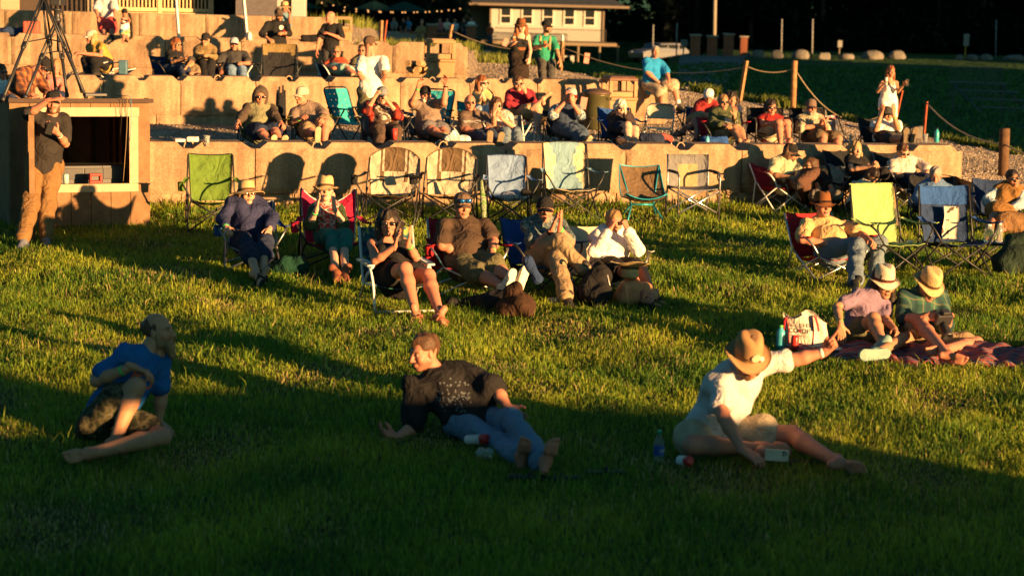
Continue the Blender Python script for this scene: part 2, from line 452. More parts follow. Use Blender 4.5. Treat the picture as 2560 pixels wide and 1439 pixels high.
def grid_mesh(name, xs, ys, zf, m, keep=None, loc=(0, 0, 0)):
    X, Y = np.meshgrid(xs, ys, indexing='ij'); Z = zf(X, Y)
    V = np.stack([X, Y, Z], -1).reshape(-1, 3)
    a, b = X.shape
    I = np.arange(a * b).reshape(a, b)
    F = np.stack([I[:-1, :-1], I[1:, :-1], I[1:, 1:], I[:-1, 1:]], -1).reshape(-1, 4)
    if keep is not None:
        k = keep(X, Y).reshape(-1); F = F[k[F].any(1)]
    return mk(name, V, F, m)
xs = np.concatenate([np.linspace(-420, -30, 40)[:-1], np.arange(-30, 30, .4), np.linspace(30, 420, 40)])
ys = np.concatenate([np.linspace(-150, -10, 15)[:-1], np.arange(-10, 60, .4), np.arange(60, 180, 3), np.linspace(180, 600, 30)])
tag(grid_mesh('ground', xs, ys, lambda X, Y: ground_z(X, Y) - .03, [M_field]), 'dark mown field and lawn reaching back to the woods', 'ground', kind='structure')
# lawn soil as its own sheet just above
tag(grid_mesh('lawn', np.arange(-16, 16.1, .2), np.arange(4, 33, .2), lambda X, Y: ground_z(X, Y) - .004, M_soil), 'lawn under the audience chairs', 'lawn', kind='structure')
gx = np.arange(-16, 16, .2); gy_ = np.concatenate([np.arange(26.2, 56, .2), np.arange(56, 101, 1.5)])
tag(grid_mesh('gravel_terrace', gx, gy_, gravel_z, M_gravel, keep=lambda X, Y: (gravel_z(X, Y) > ground_z(X, Y) - .25) & (Y > yA(X) + .3 - 3.2 * sstep(6.5, 7.0, X))), 'gravel terraces and bank behind the walls', 'gravel', kind='structure')
road = MB(); pts = [(1700, 139), (1865, 139), (1850, 170), (1790, 235), (1640, 232), (1690, 190)]
P = [gnd(*q, -.53) for q in pts]; road.add([[p[0], p[1], -.535 + (0.004)] for p in P], [tuple(range(6))])
tag(road.build('road', M_road), 'grey gravel drive crossing the dark field', 'road', kind='structure')

# ---------------------------------------------------------------- block walls
M_rust = mat('rusty_loop', (.42, .30, .19), rough=.6, var=.2)
def block_mesh(name, L, H, T, parent, M, seed, lug=True, chip=True):
    """cast block with a rough front face, two low slant-ended pads on the top"""
    g = np.random.default_rng(seed)
    nx, nz = 26, 10
    u = np.linspace(0, 1, nx); v = np.linspace(0, 1, nz)
    def face(yy, rough):
        U, W = np.meshgrid(u, v, indexing='ij')
        d = rough * (g.normal(size=U.shape) * .5 + np.sin(U * 9 + g.uniform(0, 6)) * np.sin(W * 5 + g.uniform(0, 6)))
        edge = np.minimum(np.minimum(U, 1 - U) * L, np.minimum(W, 1 - W) * H)
        inset = .022 * np.exp(-(edge / .018) ** 2)
        if chip:
            for _ in range(3):
                cu, cw = g.choice([g.uniform(0, 1), 0, 1]), g.choice([0.0, 1.0])
                inset = inset + g.uniform(.02, .05) * np.exp(-(((U - cu) * L / .09) ** 2 + ((W - cw) * H / .07) ** 2))
        return np.stack([.008 + U * (L - .016), yy + d + inset, W * H], -1)
    b = MB(M)
    Fr = face(0, .006); Bk = Fr.copy(); Bk[..., 1] = T
    a_, b_ = nx, nz
    V = np.concatenate([Fr.reshape(-1, 3), Bk.reshape(-1, 3)]); o = nx * nz; F = []
    for i in range(nx - 1):
        for j in range(nz - 1):
            q = (i * nz + j, (i + 1) * nz + j, (i + 1) * nz + j + 1, i * nz + j + 1); F.append(q); F.append(tuple(x + o for x in q[::-1]))
    for i in range(nx - 1):
        for j in (0, nz - 1):
            q = (i * nz + j, (i + 1) * nz + j, (i + 1) * nz + j + o, i * nz + j + o); F.append(q if j else q[::-1])
    for j in range(nz - 1):
        for i in (0, nx - 1):
            q = (i * nz + j, i * nz + j + 1, i * nz + j + 1 + o, i * nz + j + o); F.append(q if not i else q[::-1])
    b.add(V, F)
    if lug:
        for c in (.25, .75):
            w1, w2, h = L * .215 + g.uniform(-.02, .02), L * .15, .085
            y0, y1 = .05, T - .05; cx = c * L
            b.add([(cx - w1, y0, H - .004), (cx + w1, y0, H - .004), (cx + w1, y1, H - .004), (cx - w1, y1, H - .004), (cx - w2, y0 + .03, H + h), (cx + w2, y0 + .03, H + h), (cx + w2, y1 - .03, H + h), (cx - w2, y1 - .03, H + h)],
                  [(0, 1, 5, 4), (1, 2, 6, 5), (2, 3, 7, 6), (3, 0, 4, 7), (4, 5, 6, 7)])
    o_ = b.build(name, M_conc, parent)
    if lug:
        t = MB(M); a = np.linspace(0, math.pi, 9)
        cxl = L * .5 + g.uniform(-.03, .03)
        t.tube([(cxl + .07 * math.cos(q), T * .35, H - .02 + .12 * math.sin(q)) for q in a], .009, 6)
        t.build('lifting_loop', M_rust, o_, smooth=True)
    return o_
def wall(label, P0, P1, ztop, zbase, n, T=.6, lug=True, seed=0, low=0):
    P0 = np.array(P0); P1 = np.array(P1); d = P1 - P0; Ltot = np.linalg.norm(d); ang = math.atan2(d[1], d[0])
    r = thing('concrete_wall', (P0[0], P0[1], zbase), label, 'wall', rz=ang)
    L = Ltot / n; H = .61
    for i in range(n):
        block_mesh('block', L, H, T, r, (np.eye(3), np.array([i * L, 0, ztop - H - zbase])), seed + i, lug)
    m = max(1, int(Ltot / 1.5))
    for i in range(m + 1):   # the lower course, shifted half a block, mostly sunk in the ground
        x0 = max(0, (i - .5) * Ltot / m); x1 = min(Ltot, (i + .5) * Ltot / m)
        if x1 - x0 > .05:
            block_mesh('block', x1 - x0, ztop - H - zbase - .006 + .35, T - .03, r, (np.eye(3), np.array([x0, .045 if low == 0 else low, -.35])), seed + 50 + i, False)
    return r
wall('lowest long concrete block wall behind the lawn chairs, with raised pads along its top', A0, A1, ZA, 0.0, 7, seed=1)
wall('second concrete block wall, rising behind the row seated on gravel', np.array(B0) + (np.array(B0) - np.array(B1)) / 13.5 * 3.2, B1, ZB, .45, 9, seed=20)
wall('third concrete block wall with the square bin at its right end', np.array(C0) - np.array([2.0, 0]), C1, ZC, .92, 7, seed=40)
wall('topmost concrete block wall below the wooden balustrade', np.array(D0) - np.array([1.5, 0]), D1, ZD, 1.5, 6, seed=60, lug=False)

# ---------------------------------------------------------------- grass
def grass_mat(name):
    m, nt, b = new_mat(name); L = nt.links.new
    a = nd(nt, 'ShaderNodeAttribute', attribute_name='Col')
    b.inputs['Roughness'].default_value = .6; b.inputs['Specular IOR Level'].default_value = .25
    L(a.outputs['Color'], b.inputs['Base Color'])
    tr = nd(nt, 'ShaderNodeBsdfTranslucent'); L(a.outputs['Color'], tr.inputs[0])
    mx = nd(nt, 'ShaderNodeMixShader'); mx.inputs[0].default_value = .45
    L(b.outputs[0], mx.inputs[1]); L(tr.outputs[0], mx.inputs[2]); L(mx.outputs[0], nt.nodes['Material Output'].inputs[0])
    MATS[name] = m
    return m
M_grass = grass_mat('grass_blades')
def noise2(x, y, s, seed):
    g = np.random.default_rng(seed); r = 0
    for i in range(6):
        a = g.uniform(0, 6.28); k = s * g.uniform(.5, 1.6)
        r = r + np.sin(k * (x * math.cos(a) + y * math.sin(a)) + g.uniform(0, 6.28) + 1.2 * np.sin(k * .6 * (y * math.cos(a) - x * math.sin(a))))
    return r / 6
def blades(name, x, y, z, h, wd, cols, seed, label, lean=.6, cat='grass'):
    g = np.random.default_rng(seed + 1000); n = len(x)
    a = g.uniform(0, 6.283, n); ln = lean * h * g.uniform(.15, 1.3, n); b = g.uniform(0, 6.283, n)
    b = b + 1.0 * noise2(x, y, 4.5, seed + 60)
    dx, dy = np.cos(a) * wd / 2, np.sin(a) * wd / 2
    lx, ly = np.cos(b) * ln, np.sin(b) * ln
    V = np.empty((n, 5, 3), np.float32)
    V[:, 0] = np.stack([x - dx, y - dy, z - .01], 1); V[:, 1] = np.stack([x + dx, y + dy, z - .01], 1)
    V[:, 2] = np.stack([x + dx * .75 + lx * .35, y + dy * .75 + ly * .35, z + h * .6], 1)
    V[:, 3] = np.stack([x - dx * .75 + lx * .35, y - dy * .75 + ly * .35, z + h * .6], 1)
    V[:, 4] = np.stack([x + lx, y + ly, z + h * g.uniform(.75, 1.0, n)], 1)
    i = np.arange(n)[:, None] * 5
    Q = i + np.array([[0, 1, 2, 3]]); T = i + np.array([[3, 2, 4]])
    o = mk(name, V.reshape(-1, 3), [Q, T], M_grass, smooth=False, cols=np.repeat(cols, 5, 0))
    return tag(o, label, cat, kind='stuff')
BLQ = [gnd(1950, 872), gnd(2105, 914), gnd(2590, 924), gnd(2590, 873)]
def in_quad(x, y, Q):
    r = np.ones(len(x), bool)
    for i in range(4):
        a, b_ = Q[i], Q[(i + 1) % 4]; r &= (b_[0] - a[0]) * (y - a[1]) - (b_[1] - a[1]) * (x - a[0]) > 0
    return r
def lawn_cols(x, y, seed):
    g = np.random.default_rng(seed + 2000); n = len(x)
    base = np.array([.155, .275, .022]); dark = np.array([.040, .13, .020]); yel = np.array([.46, .46, .042]); straw = np.array([.52, .40, .17]); brn = np.array([.16, .12, .06])
    t = np.clip(.5 + .6 * noise2(x, y, 4.4, 3) + g.normal(0, .3, n), 0, 1)[:, None]
    c = dark * (1 - t) + base * t
    t2 = np.clip(.35 + .7 * noise2(x, y, 3.1, 5) + g.normal(0, .25, n), 0, 1)[:, None] * .8
    c = c * (1 - t2) + yel * t2
    worn = np.clip((noise2(x, y, 3.0, 15) - .20) * 3, 0, 1)
    ps = .04 + .22 * np.clip(noise2(x, y, 1.1, 9) - .2, 0, 1) + .3 * worn
    c = np.where((g.uniform(0, 1, n) < ps)[:, None], np.where((g.uniform(0, 1, n) < .5)[:, None], straw, brn), c)
    return c * g.uniform(.7, 1.3, n)[:, None]
def sample_lawn(n, y0, y1, seed, pw=1.0):
    g = np.random.default_rng(seed)
    y = y0 + (y1 - y0) * g.uniform(0, 1, n) ** pw
    x = g.uniform(-1, 1, n) * (y * .262 + .5)
    return x, y
for (n, y0, y1, hh, ww, sd) in ((150000, 9.6, 14.2, .048, .0056, 1), (150000, 14.2, 19.5, .052, .0068, 2), (130000, 19.5, 25.5, .058, .0090, 3), (70000, 25.5, 32.5, .07, .013, 4)):
    x, y = sample_lawn(n, y0, y1, sd)
    k = (y < yA(x) + np.where(x > 6.7, -1.5, .03)) & (noise2(x, y, 2.2, 21) > -.95)
    k &= ~in_quad(x, y, BLQ)
    x, y = x[k], y[k]; g = np.random.default_rng(sd + 9)
    tall = np.where(g.uniform(0, 1, len(x)) < .07, g.uniform(1.3, 1.9, len(x)), .82)
    near_wall = np.exp(-((yA(x) - y) / .35) ** 2)
    h = hh * np.clip(1 + .4 * noise2(x, y, 6.5, 31) + .5 * noise2(x, y, 11, 32) + g.normal(0, .3, len(x)), .3, 2.2) * (1 - .5 * np.clip((noise2(x, y, 3.0, 15) - .3) * 3, 0, 1)) * (1 + .9 * near_wall) * tall
    blades('lawn_grass', x, y, ground_z(x, y), h, ww * g.uniform(.7, 1.3, len(x)), lawn_cols(x, y, sd), sd,
           ['', 'short green lawn grass nearest the camera, mostly in shade', 'sunlit lawn grass between the sitters and the first chairs', 'lawn grass around the front rows of camp chairs', 'lawn grass along the foot of the lowest wall'][sd])
# loose stones on the gravel
g = np.random.default_rng(55); n = 60000
x = g.uniform(-10, 12.5, n); y = 27 + 28 * g.uniform(0, 1, n) ** .9; z = gravel_z(x, y)
k = (y > yA(x) + .7) & (z > ground_z(x, y) - .02) & (np.abs(y - yB(x) - .3) > .45 * (x < 3.2)) & (np.abs(y - yC(x) - .3) > .5 * (x < C1[0])) & (np.abs(y - yD(x) - .3) > .5 * (x < D1[0]))
x, y, z = x[k], y[k], z[k]; n = len(x); r_ = g.uniform(.010, .025, n)
O = np.array([[1, 0, 0], [-1, 0, 0], [0, 1, 0], [0, -1, 0], [0, 0, 1], [0, 0, -1]]) ; T = np.array([[0, 2, 4], [2, 1, 4], [1, 3, 4], [3, 0, 4], [2, 0, 5], [1, 2, 5], [3, 1, 5], [0, 3, 5]])
a = g.uniform(0, 6.28, n); V = O[None] * (r_[:, None, None] * g.uniform(.6, 1.3, (n, 6, 1))) * [1, 1, .8]
ca, sa_ = np.cos(a)[:, None], np.sin(a)[:, None]; V = np.stack([V[..., 0] * ca - V[..., 1] * sa_ + x[:, None], V[..., 0] * sa_ + V[..., 1] * ca + y[:, None], V[..., 2] + (z + r_ * .3)[:, None]], -1)
M_stone = mat('gravel_stone', rough=.95, var=.1, attr=True)
tag(mk('gravel_stones', V.reshape(-1, 3), (T[None] + np.arange(n)[:, None, None] * 6).reshape(-1, 3), M_stone, smooth=False, cols=np.repeat(np.array([.29, .235, .19]) * g.uniform(.55, 1.35, (n, 1)), 6, 0)), 'loose grey stones lying on the gravel terraces', 'gravel', kind='stuff')
# weeds on the mound by the bin and on the bank edge
g = np.random.default_rng(77)
n = 5000; x = g.uniform(-6.2, -.2, n); y = g.uniform(52, 66, n); k = noise2(x, y, 1.2, 4) > -.1; x, y = x[k], y[k]
blades('weeds', x, y, gravel_z(x, y), g.uniform(.1, .4, len(x)), .03, np.array([.2, .22, .04]) * g.uniform(.6, 1.5, (len(x), 1)), 5, 'tall sunlit weeds on the mound behind the third wall', .4, 'weeds')
n = 9000; t = g.uniform(0, 1, n); x = -1 + 13 * t; y = yEdge(x) + g.normal(-.1, .3, n); k = noise2(x, y, 2.2, 8) > .0; x, y = x[k], y[k]
blades('bank_grass', x, y, np.maximum(gravel_z(x, y), ground_z(x, y)), g.uniform(.06, .22, len(x)), .03, np.array([.10, .13, .025]) * g.uniform(.6, 1.4, (len(x), 1)), 6, 'strip of grass along the top edge of the gravel bank', .6, 'grass')
n = 22000; y = g.uniform(27, 44, n); x = 6.9 + g.uniform(0, 1, n) * (y * .27 - 6.0); k = gravel_z(x, y) < ground_z(x, y) + .08; x, y = x[k], y[k]
blades('bank_grass', x, y, np.maximum(ground_z(x, y), gravel_z(x, y)), g.uniform(.05, .13, len(x)), .022, np.array([.07, .11, .02]) * g.uniform(.6, 1.4, (len(x), 1)), 7, 'grass below the gravel bank at the right', .6, 'grass')
n = 30000; y = 44 + 70 * g.uniform(0, 1, n) ** 1.4; x = g.uniform(1, 33, n); k = (y > yEdge(x) + .5) & (x < y * .27)
x, y = x[k], y[k]
blades('field_grass', x, y, ground_z(x, y), g.uniform(.06, .16, len(x)), .05 + .0008 * y, np.array([.05, .13, .028]) * g.uniform(.5, 1.5, (len(x), 1)), 8, 'shaded grass of the far field', .6, 'grass')
for px, py, d_, cnt, hh, lab in ((1770, 240, 47, 40, .30, 'bushy weed clump on the bank behind the white cap'), (1935, 245, 47, 40, .32, 'leafy weed clump left of the thick rope post')):
    p = at(px, py, d_); x = p[0] + g.normal(0, .18, cnt * 6); y = p[1] + g.normal(0, .18, cnt * 6)
    o = blades('weed_clump', x, y, np.maximum(gravel_z(x, y), ground_z(x, y)), g.uniform(.2, hh, len(x)), .045, np.array([.14, .17, .03]) * g.uniform(.6, 1.4, (len(x), 1)), int(px), lab, .7, 'weeds')
    del o['kind']
# ================================================================ CHAIRS
T_steel = metal('steel_tube', (.55, .54, .52), .35)
T_black = mat('black_tube', (.025, .025, .027), rough=.45, var=.1, spec=.4)
T_grey = metal('grey_tube', (.30, .30, .31), .4)
T_white = mat('white_tube', (.72, .70, .66), rough=.4, var=.06)
def arc(p0, p1, p2, n=7):
    t = np.linspace(0, 1, n)[:, None]; p0, p1, p2 = map(np.asarray, (p0, p1, p2))
    return (1 - t) ** 2 * p0 + 2 * t * (1 - t) * p1 + t ** 2 * p2
def camp_chair(loc, yaw, label, fab, tube=T_black, w=.25, sh=.38, bh=.86, lean=.26, dip=.03, arch=0.0, fab2=None, panels=None,
               arm=None, post=None, detail=True, sag=.06, cup=None, group='folding camp chairs', trim=None):
    """folding quad chair: crossed tube legs, sagging cloth seat, cloth back on two posts, cloth arms on bent front tubes"""
    r = thing('camp_chair', tuple(map(float, loc)), label, 'chair', group)
    A = (frame(yaw), np.zeros(3)); post = post or tube; fabs = [fab] if fab2 is None else [fab] + (list(fab2) if isinstance(fab2, (list, tuple)) else [fab2])
    arm = arm or fab; wa = w + .06; g = np.random.default_rng(int(abs(loc[0] * 1000 + loc[1] * 77)))
    ah = sh + .21
    def T(pts, rad, m, name, n=7): return MB(A).tube(pts, rad, n).build(name, m, r, smooth=True)
    ff, rf = .25, -.24
    legs = [((-wa, .30, 0), (w, ff, sh)), ((wa, .28, 0), (-w, ff - .02, sh)), ((-wa, -.32, 0), (w, rf, sh - .06)), ((wa, -.30, 0), (-w, rf + .02, sh - .06))]
    for s_ in (-1, 1):
        legs += [((s_ * wa, .30, 0), (s_ * (w + .03), -.27, sh + .02)), ((s_ * wa, -.32, 0), (s_ * (w + .02), ff, sh))]
    for a, b_ in legs: T([a, b_], .0105, tube, 'leg')
    # feet caps
    for s_ in (-1, 1):
        T([(s_ * wa, -.32, 0), (s_ * (w + .045), -.28, sh + .05), (s_ * (w + .025), -.27 - lean * .9, bh - .01)], .0115, post, 'back_post')
        T(np.concatenate([[(s_ * w, ff, sh - .01)], arc((s_ * (w + .04), ff, sh + .06), (s_ * (w + .12), ff + .01, ah - .02), (s_ * (w + .13), .10, ah))]), .0115, post, 'arm_support')
        G = np.array([[(s_ * (w + .045 + .085 * t + q * .032), -.30 + (.55) * t, ah + .01 - .035 * math.sin(t * math.pi) + .012 * abs(q)) for q in (-1, 0, 1)] for t in np.linspace(0, 1, 7)])
        MB(A).sheet(G, .008).build('armrest', arm, r, smooth=True)
        if cup is not None and s_ == cup:
            MB(A).lathe([(.036, -.11), (.042, -.1), (.046, 0), (.042, 0)], c=(s_ * (w + .13), .13, ah), n=12).build('cup_pocket', arm, r, smooth=True)
    # cloth
    nu, nv = (15, 13) if detail else (9, 8)
    nu += 10 if arch else 0
    U = np.linspace(-1, 1, nu); W = np.linspace(0, 1, nv)
    wr = lambda u, v: .006 * math.sin(7 * u + 9 * v + g.uniform(-.3, .3)) + .004 * math.sin(15 * u - 11 * v)
    G = np.array([[(u * (w + .005), rf + (ff - rf) * v, sh - .05 + .05 * v - sag * (1 - u * u) * (1 - .5 * v) + wr(u, v)) for v in W] for u in U])
    MB(A).sheet(G, .006).build('seat', fabs[0] if fab2 is None else fabs[min(1, len(fabs) - 1)], r, smooth=True)
    b0 = sh - .06
    def bp(u, v):
        top = bh - dip * (1 - u * u) * v + arch * (1 - abs(u) ** 2.4) * v ** 3
        wd = (w + .018) * (.92 + .08 * v) if not arch else (w + .02) * (.9 + .16 * v - .22 * max(0, v - .72) ** 1.0)
        return (u * wd, rf - .02 - (lean + .02) * v - sag * .9 * (1 - u * u) * (1 - .55 * v) + wr(u, v), b0 + (top - b0) * v)
    G = np.array([[bp(u, v) for v in W] for u in U])
    o = MB(A).sheet(G, .006, panels).build('backrest', fabs if fab2 is not None else fabs[0], r, smooth=True)
    if trim is not None:
        e = [bp(-1, v) for v in W] + [bp(u, 1) for u in U[1:]] + [bp(1, v) for v in W[::-1][1:]]
        MB(A).tube(e, .008, 6).build('piping', trim, o, smooth=True)
    return r
def low_beach_chair(loc, yaw, label, fab, tube=T_white, armm=None, sh=.22, bh=.72, group='folding camp chairs'):
    """low folding beach chair: bent tubes, flat plastic arms"""
    r = thing('beach_chair', tuple(map(float, loc)), label, 'chair', group); A = (frame(yaw), np.zeros(3))
    armm = armm or mat('arm_plastic', (.66, .64, .58), rough=.45, var=.05)
    for s_ in (-1, 1):
        x = s_ * .29
        MB(A).tube(np.concatenate([arc((x, .36, .012), (x, .33, .30), (x, .14, .40), 6), [(x, -.30, .42)]]), .013, 8).build('leg', tube, r, smooth=True)
        MB(A).tube([(x * .93, -.34, .012), (x * .93, -.05, .30), (x * .93, .18, .41)], .013, 8).build('leg', tube, r, smooth=True)
        MB(A).tube([(x * .9, .28, sh + .03), (x * .9, -.22, sh - .02), (x * .9, -.42, bh)], .013, 8).build('side_rail', tube, r, smooth=True)
        G = np.array([[(x + q * .035, -.26 + .46 * t, .425 + .006 * math.sin(t * 3.1)) for q in (-1, 0, 1)] for t in np.linspace(0, 1, 5)])
        MB(A).sheet(G, .018).build('armrest', armm, r, smooth=True)
    MB(A).tube([(-.29, .36, .012), (.29, .36, .012)], .012, 8).build('foot_bar', tube, r, smooth=True)
    U = np.linspace(-1, 1, 9); W = np.linspace(0, 1, 8)
    MB(A).sheet(np.array([[(u * .26, .28 - .5 * v, sh + .03 - .05 * v - .04 * (1 - u * u)) for v in W] for u in U]), .006).build('seat', fab, r, smooth=True)
    MB(A).sheet(np.array([[(u * .26, -.22 - .2 * v - .03 * (1 - u * u), sh - .01 + (bh - sh) * v) for v in W] for u in U]), .006).build('backrest', fab, r, smooth=True)
    return r
def bucket_chair(loc, yaw, label, fab, mesh, tube, group='folding camp chairs'):
    """small backpacking chair: one cloth sling on a low hub frame"""
    r = thing('sling_chair', tuple(map(float, loc)), label, 'chair', group); A = (frame(yaw), np.zeros(3))
    hubs = [(-.15, 0, .2), (.15, 0, .2)]
    MB(A).tube([hubs[0], hubs[1]], .013, 8).build('hub_bar', tube, r, smooth=True)
    for s_ in (-1, 1):
        h = (s_ * .15, 0, .2)
        for f in (.26, -.26): MB(A).tube([h, (s_ * .25, f, 0)], .0115, 8).build('leg', tube, r, smooth=True)
        MB(A).tube([h, (s_ * .27, .24, .37)], .0095, 8).build('seat_pole', tube, r, smooth=True)
        MB(A).tube([h, (s_ * .27, -.30, .70)], .0095, 8).build('back_pole', tube, r, smooth=True)
    U = np.linspace(-1, 1, 13); W = np.linspace(0, 1, 15)
    def q(u, v):
        f = .26 - .42 * v * (1.35 - .35 * v) - .14 * v ** 2; z = .37 - .5 * v * (1 - v) * 1.05 + .34 * v ** 1.6
        sgn = (1 - u * u)
        return (u * (.275 + .03 * math.sin(v * 3.1)), f - .05 * sgn * v, z - .075 * sgn * (1 - .6 * v))
    G = np.array([[q(u, v) for v in W] for u in U])
    o = MB(A).sheet(G, .006, lambda a, b_: 1 if (.3 < a < .7 and .35 < b_ < .6) else 0).build('sling', [fab, mesh], r, smooth=True)
    e = [q(-1, v) for v in W] + [q(u, 1) for u in U[1:]] + [q(1, v) for v in W[::-1][1:]] + [q(u, 0) for u in U[::-1][1:]]
    MB(A).tube(e, .009, 6).build('piping', tube, o, smooth=True)
    return r
def director_chair(loc, yaw, label, fab, mid, tube, pad=None, bh=.86, group='folding camp chairs', cross=None):
    """upright folding arm chair: square tube sides, crossed braces in front"""
    r = thing('director_chair', tuple(map(float, loc)), label, 'chair', group); A = (frame(yaw), np.zeros(3))
    pad = pad or mat('foam_pad', (.02, .02, .02), rough=.8)
    for s_ in (-1, 1):
        x = s_ * .29
        MB(A).tube(np.concatenate([[(x, .25, 0), (x, .25, .54)], arc((x, .25, .56), (x, .25, .63), (x, .17, .64), 5), [(x, -.24, .64)]]), .014, 8).build('leg', tube, r, smooth=True)
        MB(A).tube([(x, -.26, 0), (x, -.23, .5), (x, -.27, bh)], .014, 8).build('leg', tube, r, smooth=True)
        MB(A).tube([(x, .18, .645), (x, .02, .648), (x, -.18, .645)], .021, 8).build('armrest', pad, r, smooth=True)
    for f in (.24, -.22):
        for s_ in (-1, 1):
            MB(A).tube([(s_ * .29, f + .012 * s_, .10), (-s_ * .27, f + .012 * s_, .40)], .012, 8).build('brace', cross or tube, r, smooth=True)
    U = np.linspace(-1, 1, 9); W = np.linspace(0, 1, 8)
    MB(A).sheet(np.array([[(u * .275, .24 - .47 * v, .435 - .02 * (1 - u * u)) for v in W] for u in U]), .014).build('seat', fab, r, smooth=True)
    MB(A).sheet(np.array([[(u * .285, -.22 - .03 * v - .03 * (1 - u * u), .40 + (bh - .40) * v) for v in W] for u in U]), .01, (lambda a, b_: 1 if (.2 < a < .8 and b_ < .72) else 0)).build('backrest', [fab, mid], r, smooth=True)
    return r
def webbed_chair(loc, yaw, label, web, tube, group='folding camp chairs'):
    """old lawn chair: straps woven on a bent tube frame"""
    r = thing('webbed_lawn_chair', tuple(map(float, loc)), label, 'chair', group); A = (frame(yaw), np.zeros(3))
    for s_ in (-1, 1):
        x = s_ * .27
        MB(A).tube([(x, .30, 0), (x, -.05, .38), (x, -.22, .60)], .0125, 8).build('leg', tube, r, smooth=True)
        MB(A).tube([(x, -.34, 0), (x, .10, .60)], .0125, 8).build('leg', tube, r, smooth=True)
        MB(A).tube(np.concatenate([[(x * .95, -.16, .36)], arc((x * .95, -.38, .86), (x * .95, -.41, .93), (x * .6, -.41, .93), 5)]), .0125, 8).build('back_rail', tube, r, smooth=True)
        MB(A).box((*(x, -.06), .61), (.05, .42, .022)).build('armrest', tube, r)
    MB(A).tube([(-.17, -.41, .93), (.17, -.41, .93)], .0125, 8).build('top_rail', tube, r, smooth=True)
    b = MB(A)
    for i in range(5): b.box((-.2 + .1 * i, -.285, .63), (.082, .006, .58), rot=np.array([[1, 0, 0], [0, .92, -.39], [0, .39, .92]]))
    for i in range(6): b.box((0, -.195 - .038 * i, .41 + .092 * i), (.52, .005, .076), rot=np.array([[1, 0, 0], [0, .92, -.39], [0, .39, .92]]))
    b.build('backrest', web, r)
    b = MB(A)
    for i in range(5): b.box((-.2 + .1 * i, .05, .372), (.082, .44, .005))
    for i in range(5): b.box((0, -.12 + .09 * i, .379), (.52, .075, .005))
    b.build('seat', web, r)
    return r
def steel_chair(loc, yaw, label, m, tube, group='folding camp chairs'):
    """steel folding chair"""
    r = thing('steel_folding_chair', tuple(map(float, loc)), label, 'chair', group); A = (frame(yaw), np.zeros(3))
    pts = np.concatenate([[(-.235, .30, 0)], arc((-.215, -.17, .70), (-.21, -.20, .80), (-.12, -.20, .80), 6), arc((.12, -.20, .80), (.21, -.20, .80), (.215, -.17, .70), 6), [(.235, .30, 0)]])
    MB(A).tube(pts, .013, 8).build('front_frame', tube, r, smooth=True)
    for s_ in (-1, 1): MB(A).tube([(s_ * .2, -.30, 0), (s_ * .2, .10, .43)], .012, 8).build('leg', tube, r, smooth=True)
    U = np.linspace(-1, 1, 9); W = np.linspace(0, 1, 6)
    MB(A).sheet(np.array([[(u * .20, -.20 + .38 * v, .43 - .012 * (1 - u * u)) for v in W] for u in U]), .016).build('seat', m, r, smooth=True)
    MB(A).sheet(np.array([[(u * (.205 - .03 * v ** 3), -.13 - .065 * v - .03 * (1 - u * u), .57 + .215 * v) for v in W] for u in U]), .012).build('backrest', m, r, smooth=True)
    return r

F_green = cloth('green_canvas', (.10, .17, .03)); F_lblue = cloth('light_blue_canvas', (.16, .24, .40)); F_navy = cloth('navy_canvas', (.022, .04, .10))
F_blue = cloth('blue_canvas', (.025, .075, .25)); F_red = cloth('red_canvas', (.42, .022, .03)); F_lime = cloth('lime_canvas', (.29, .38, .14))
F_tan = cloth('tan_canvas', (.46, .38, .28)); F_brown = cloth('brown_canvas', (.13, .085, .05)); F_black = cloth('black_canvas', (.020, .020, .023))
F_cream = cloth('cream_canvas', (.55, .46, .30)); F_teal = cloth('teal_canvas', (.03, .30, .32)); F_grey = cloth('grey_canvas', (.16, .16, .17))
F_olive = cloth('olive_canvas', (.12, .13, .03)); F_mesh = cloth('brown_mesh', (.16, .10, .06)); F_sky = cloth('steel_blue_canvas', (.16, .27, .34))
F_crim = cloth('crimson_canvas', (.50, .02, .06)); F_white = cloth('white_piping', (.6, .56, .5))
F_tropic = blotch('tropical_print', [(.02, .05, .12), (.04, .14, .10), (.03, .09, .22), (.30, .36, .10)], 16)
F_tie = blotch('tie_dye', [(.15, .3, .5), (.5, .4, .35), (.45, .12, .1), (.2, .4, .5)], 7)
def place(px, py, z=0.0, back=0.0):
    p = gnd(px, py, z); p[1] += back; return p
# empty chairs on the lawn in front of the wall; px, py is the ground under the middle of the seat
def pan_tan(a, b_):
    c = abs(a - .5) * 2
    if b_ > .62: return 1 if c < .42 else (2 if c < .5 else (1 if c < .62 else 0))
    return 2 if .55 < b_ < .62 else (1 if .45 < c < .6 and b_ > .35 else 0)
for px, lab in ((972, 'tan and brown arched camp chair, left of the pair at the wall'), (1116, 'tan and brown arched camp chair, right of the pair at the wall')):
    camp_chair(place(px, 562), R(-6), lab, F_tan, T_black, w=.30, sh=.42, bh=.84, arch=.12, fab2=[F_brown, cloth('pale_tan_canvas', (.52, .44, .34))], panels=pan_tan, dip=0, arm=F_black, cup=1, trim=F_brown, lean=.12)
camp_chair(place(530, 572), R(12), 'green cloth camp chair standing empty beside the shed', F_green, T_black, w=.25, bh=.90, lean=.12, dip=.02, cup=1, trim=F_black)
camp_chair(place(1272, 560), R(8), 'light blue cloth camp chair with clothes on its seat at the wall', F_lblue, T_black, w=.235, bh=.86, lean=.12, dip=-.01, trim=F_navy)
def pan_sb(a, b_):
    c = abs(a - .5) * 2; return 1 if c > .48 - .0 + .35 * (b_ - .6) ** 2 * 4 else 0
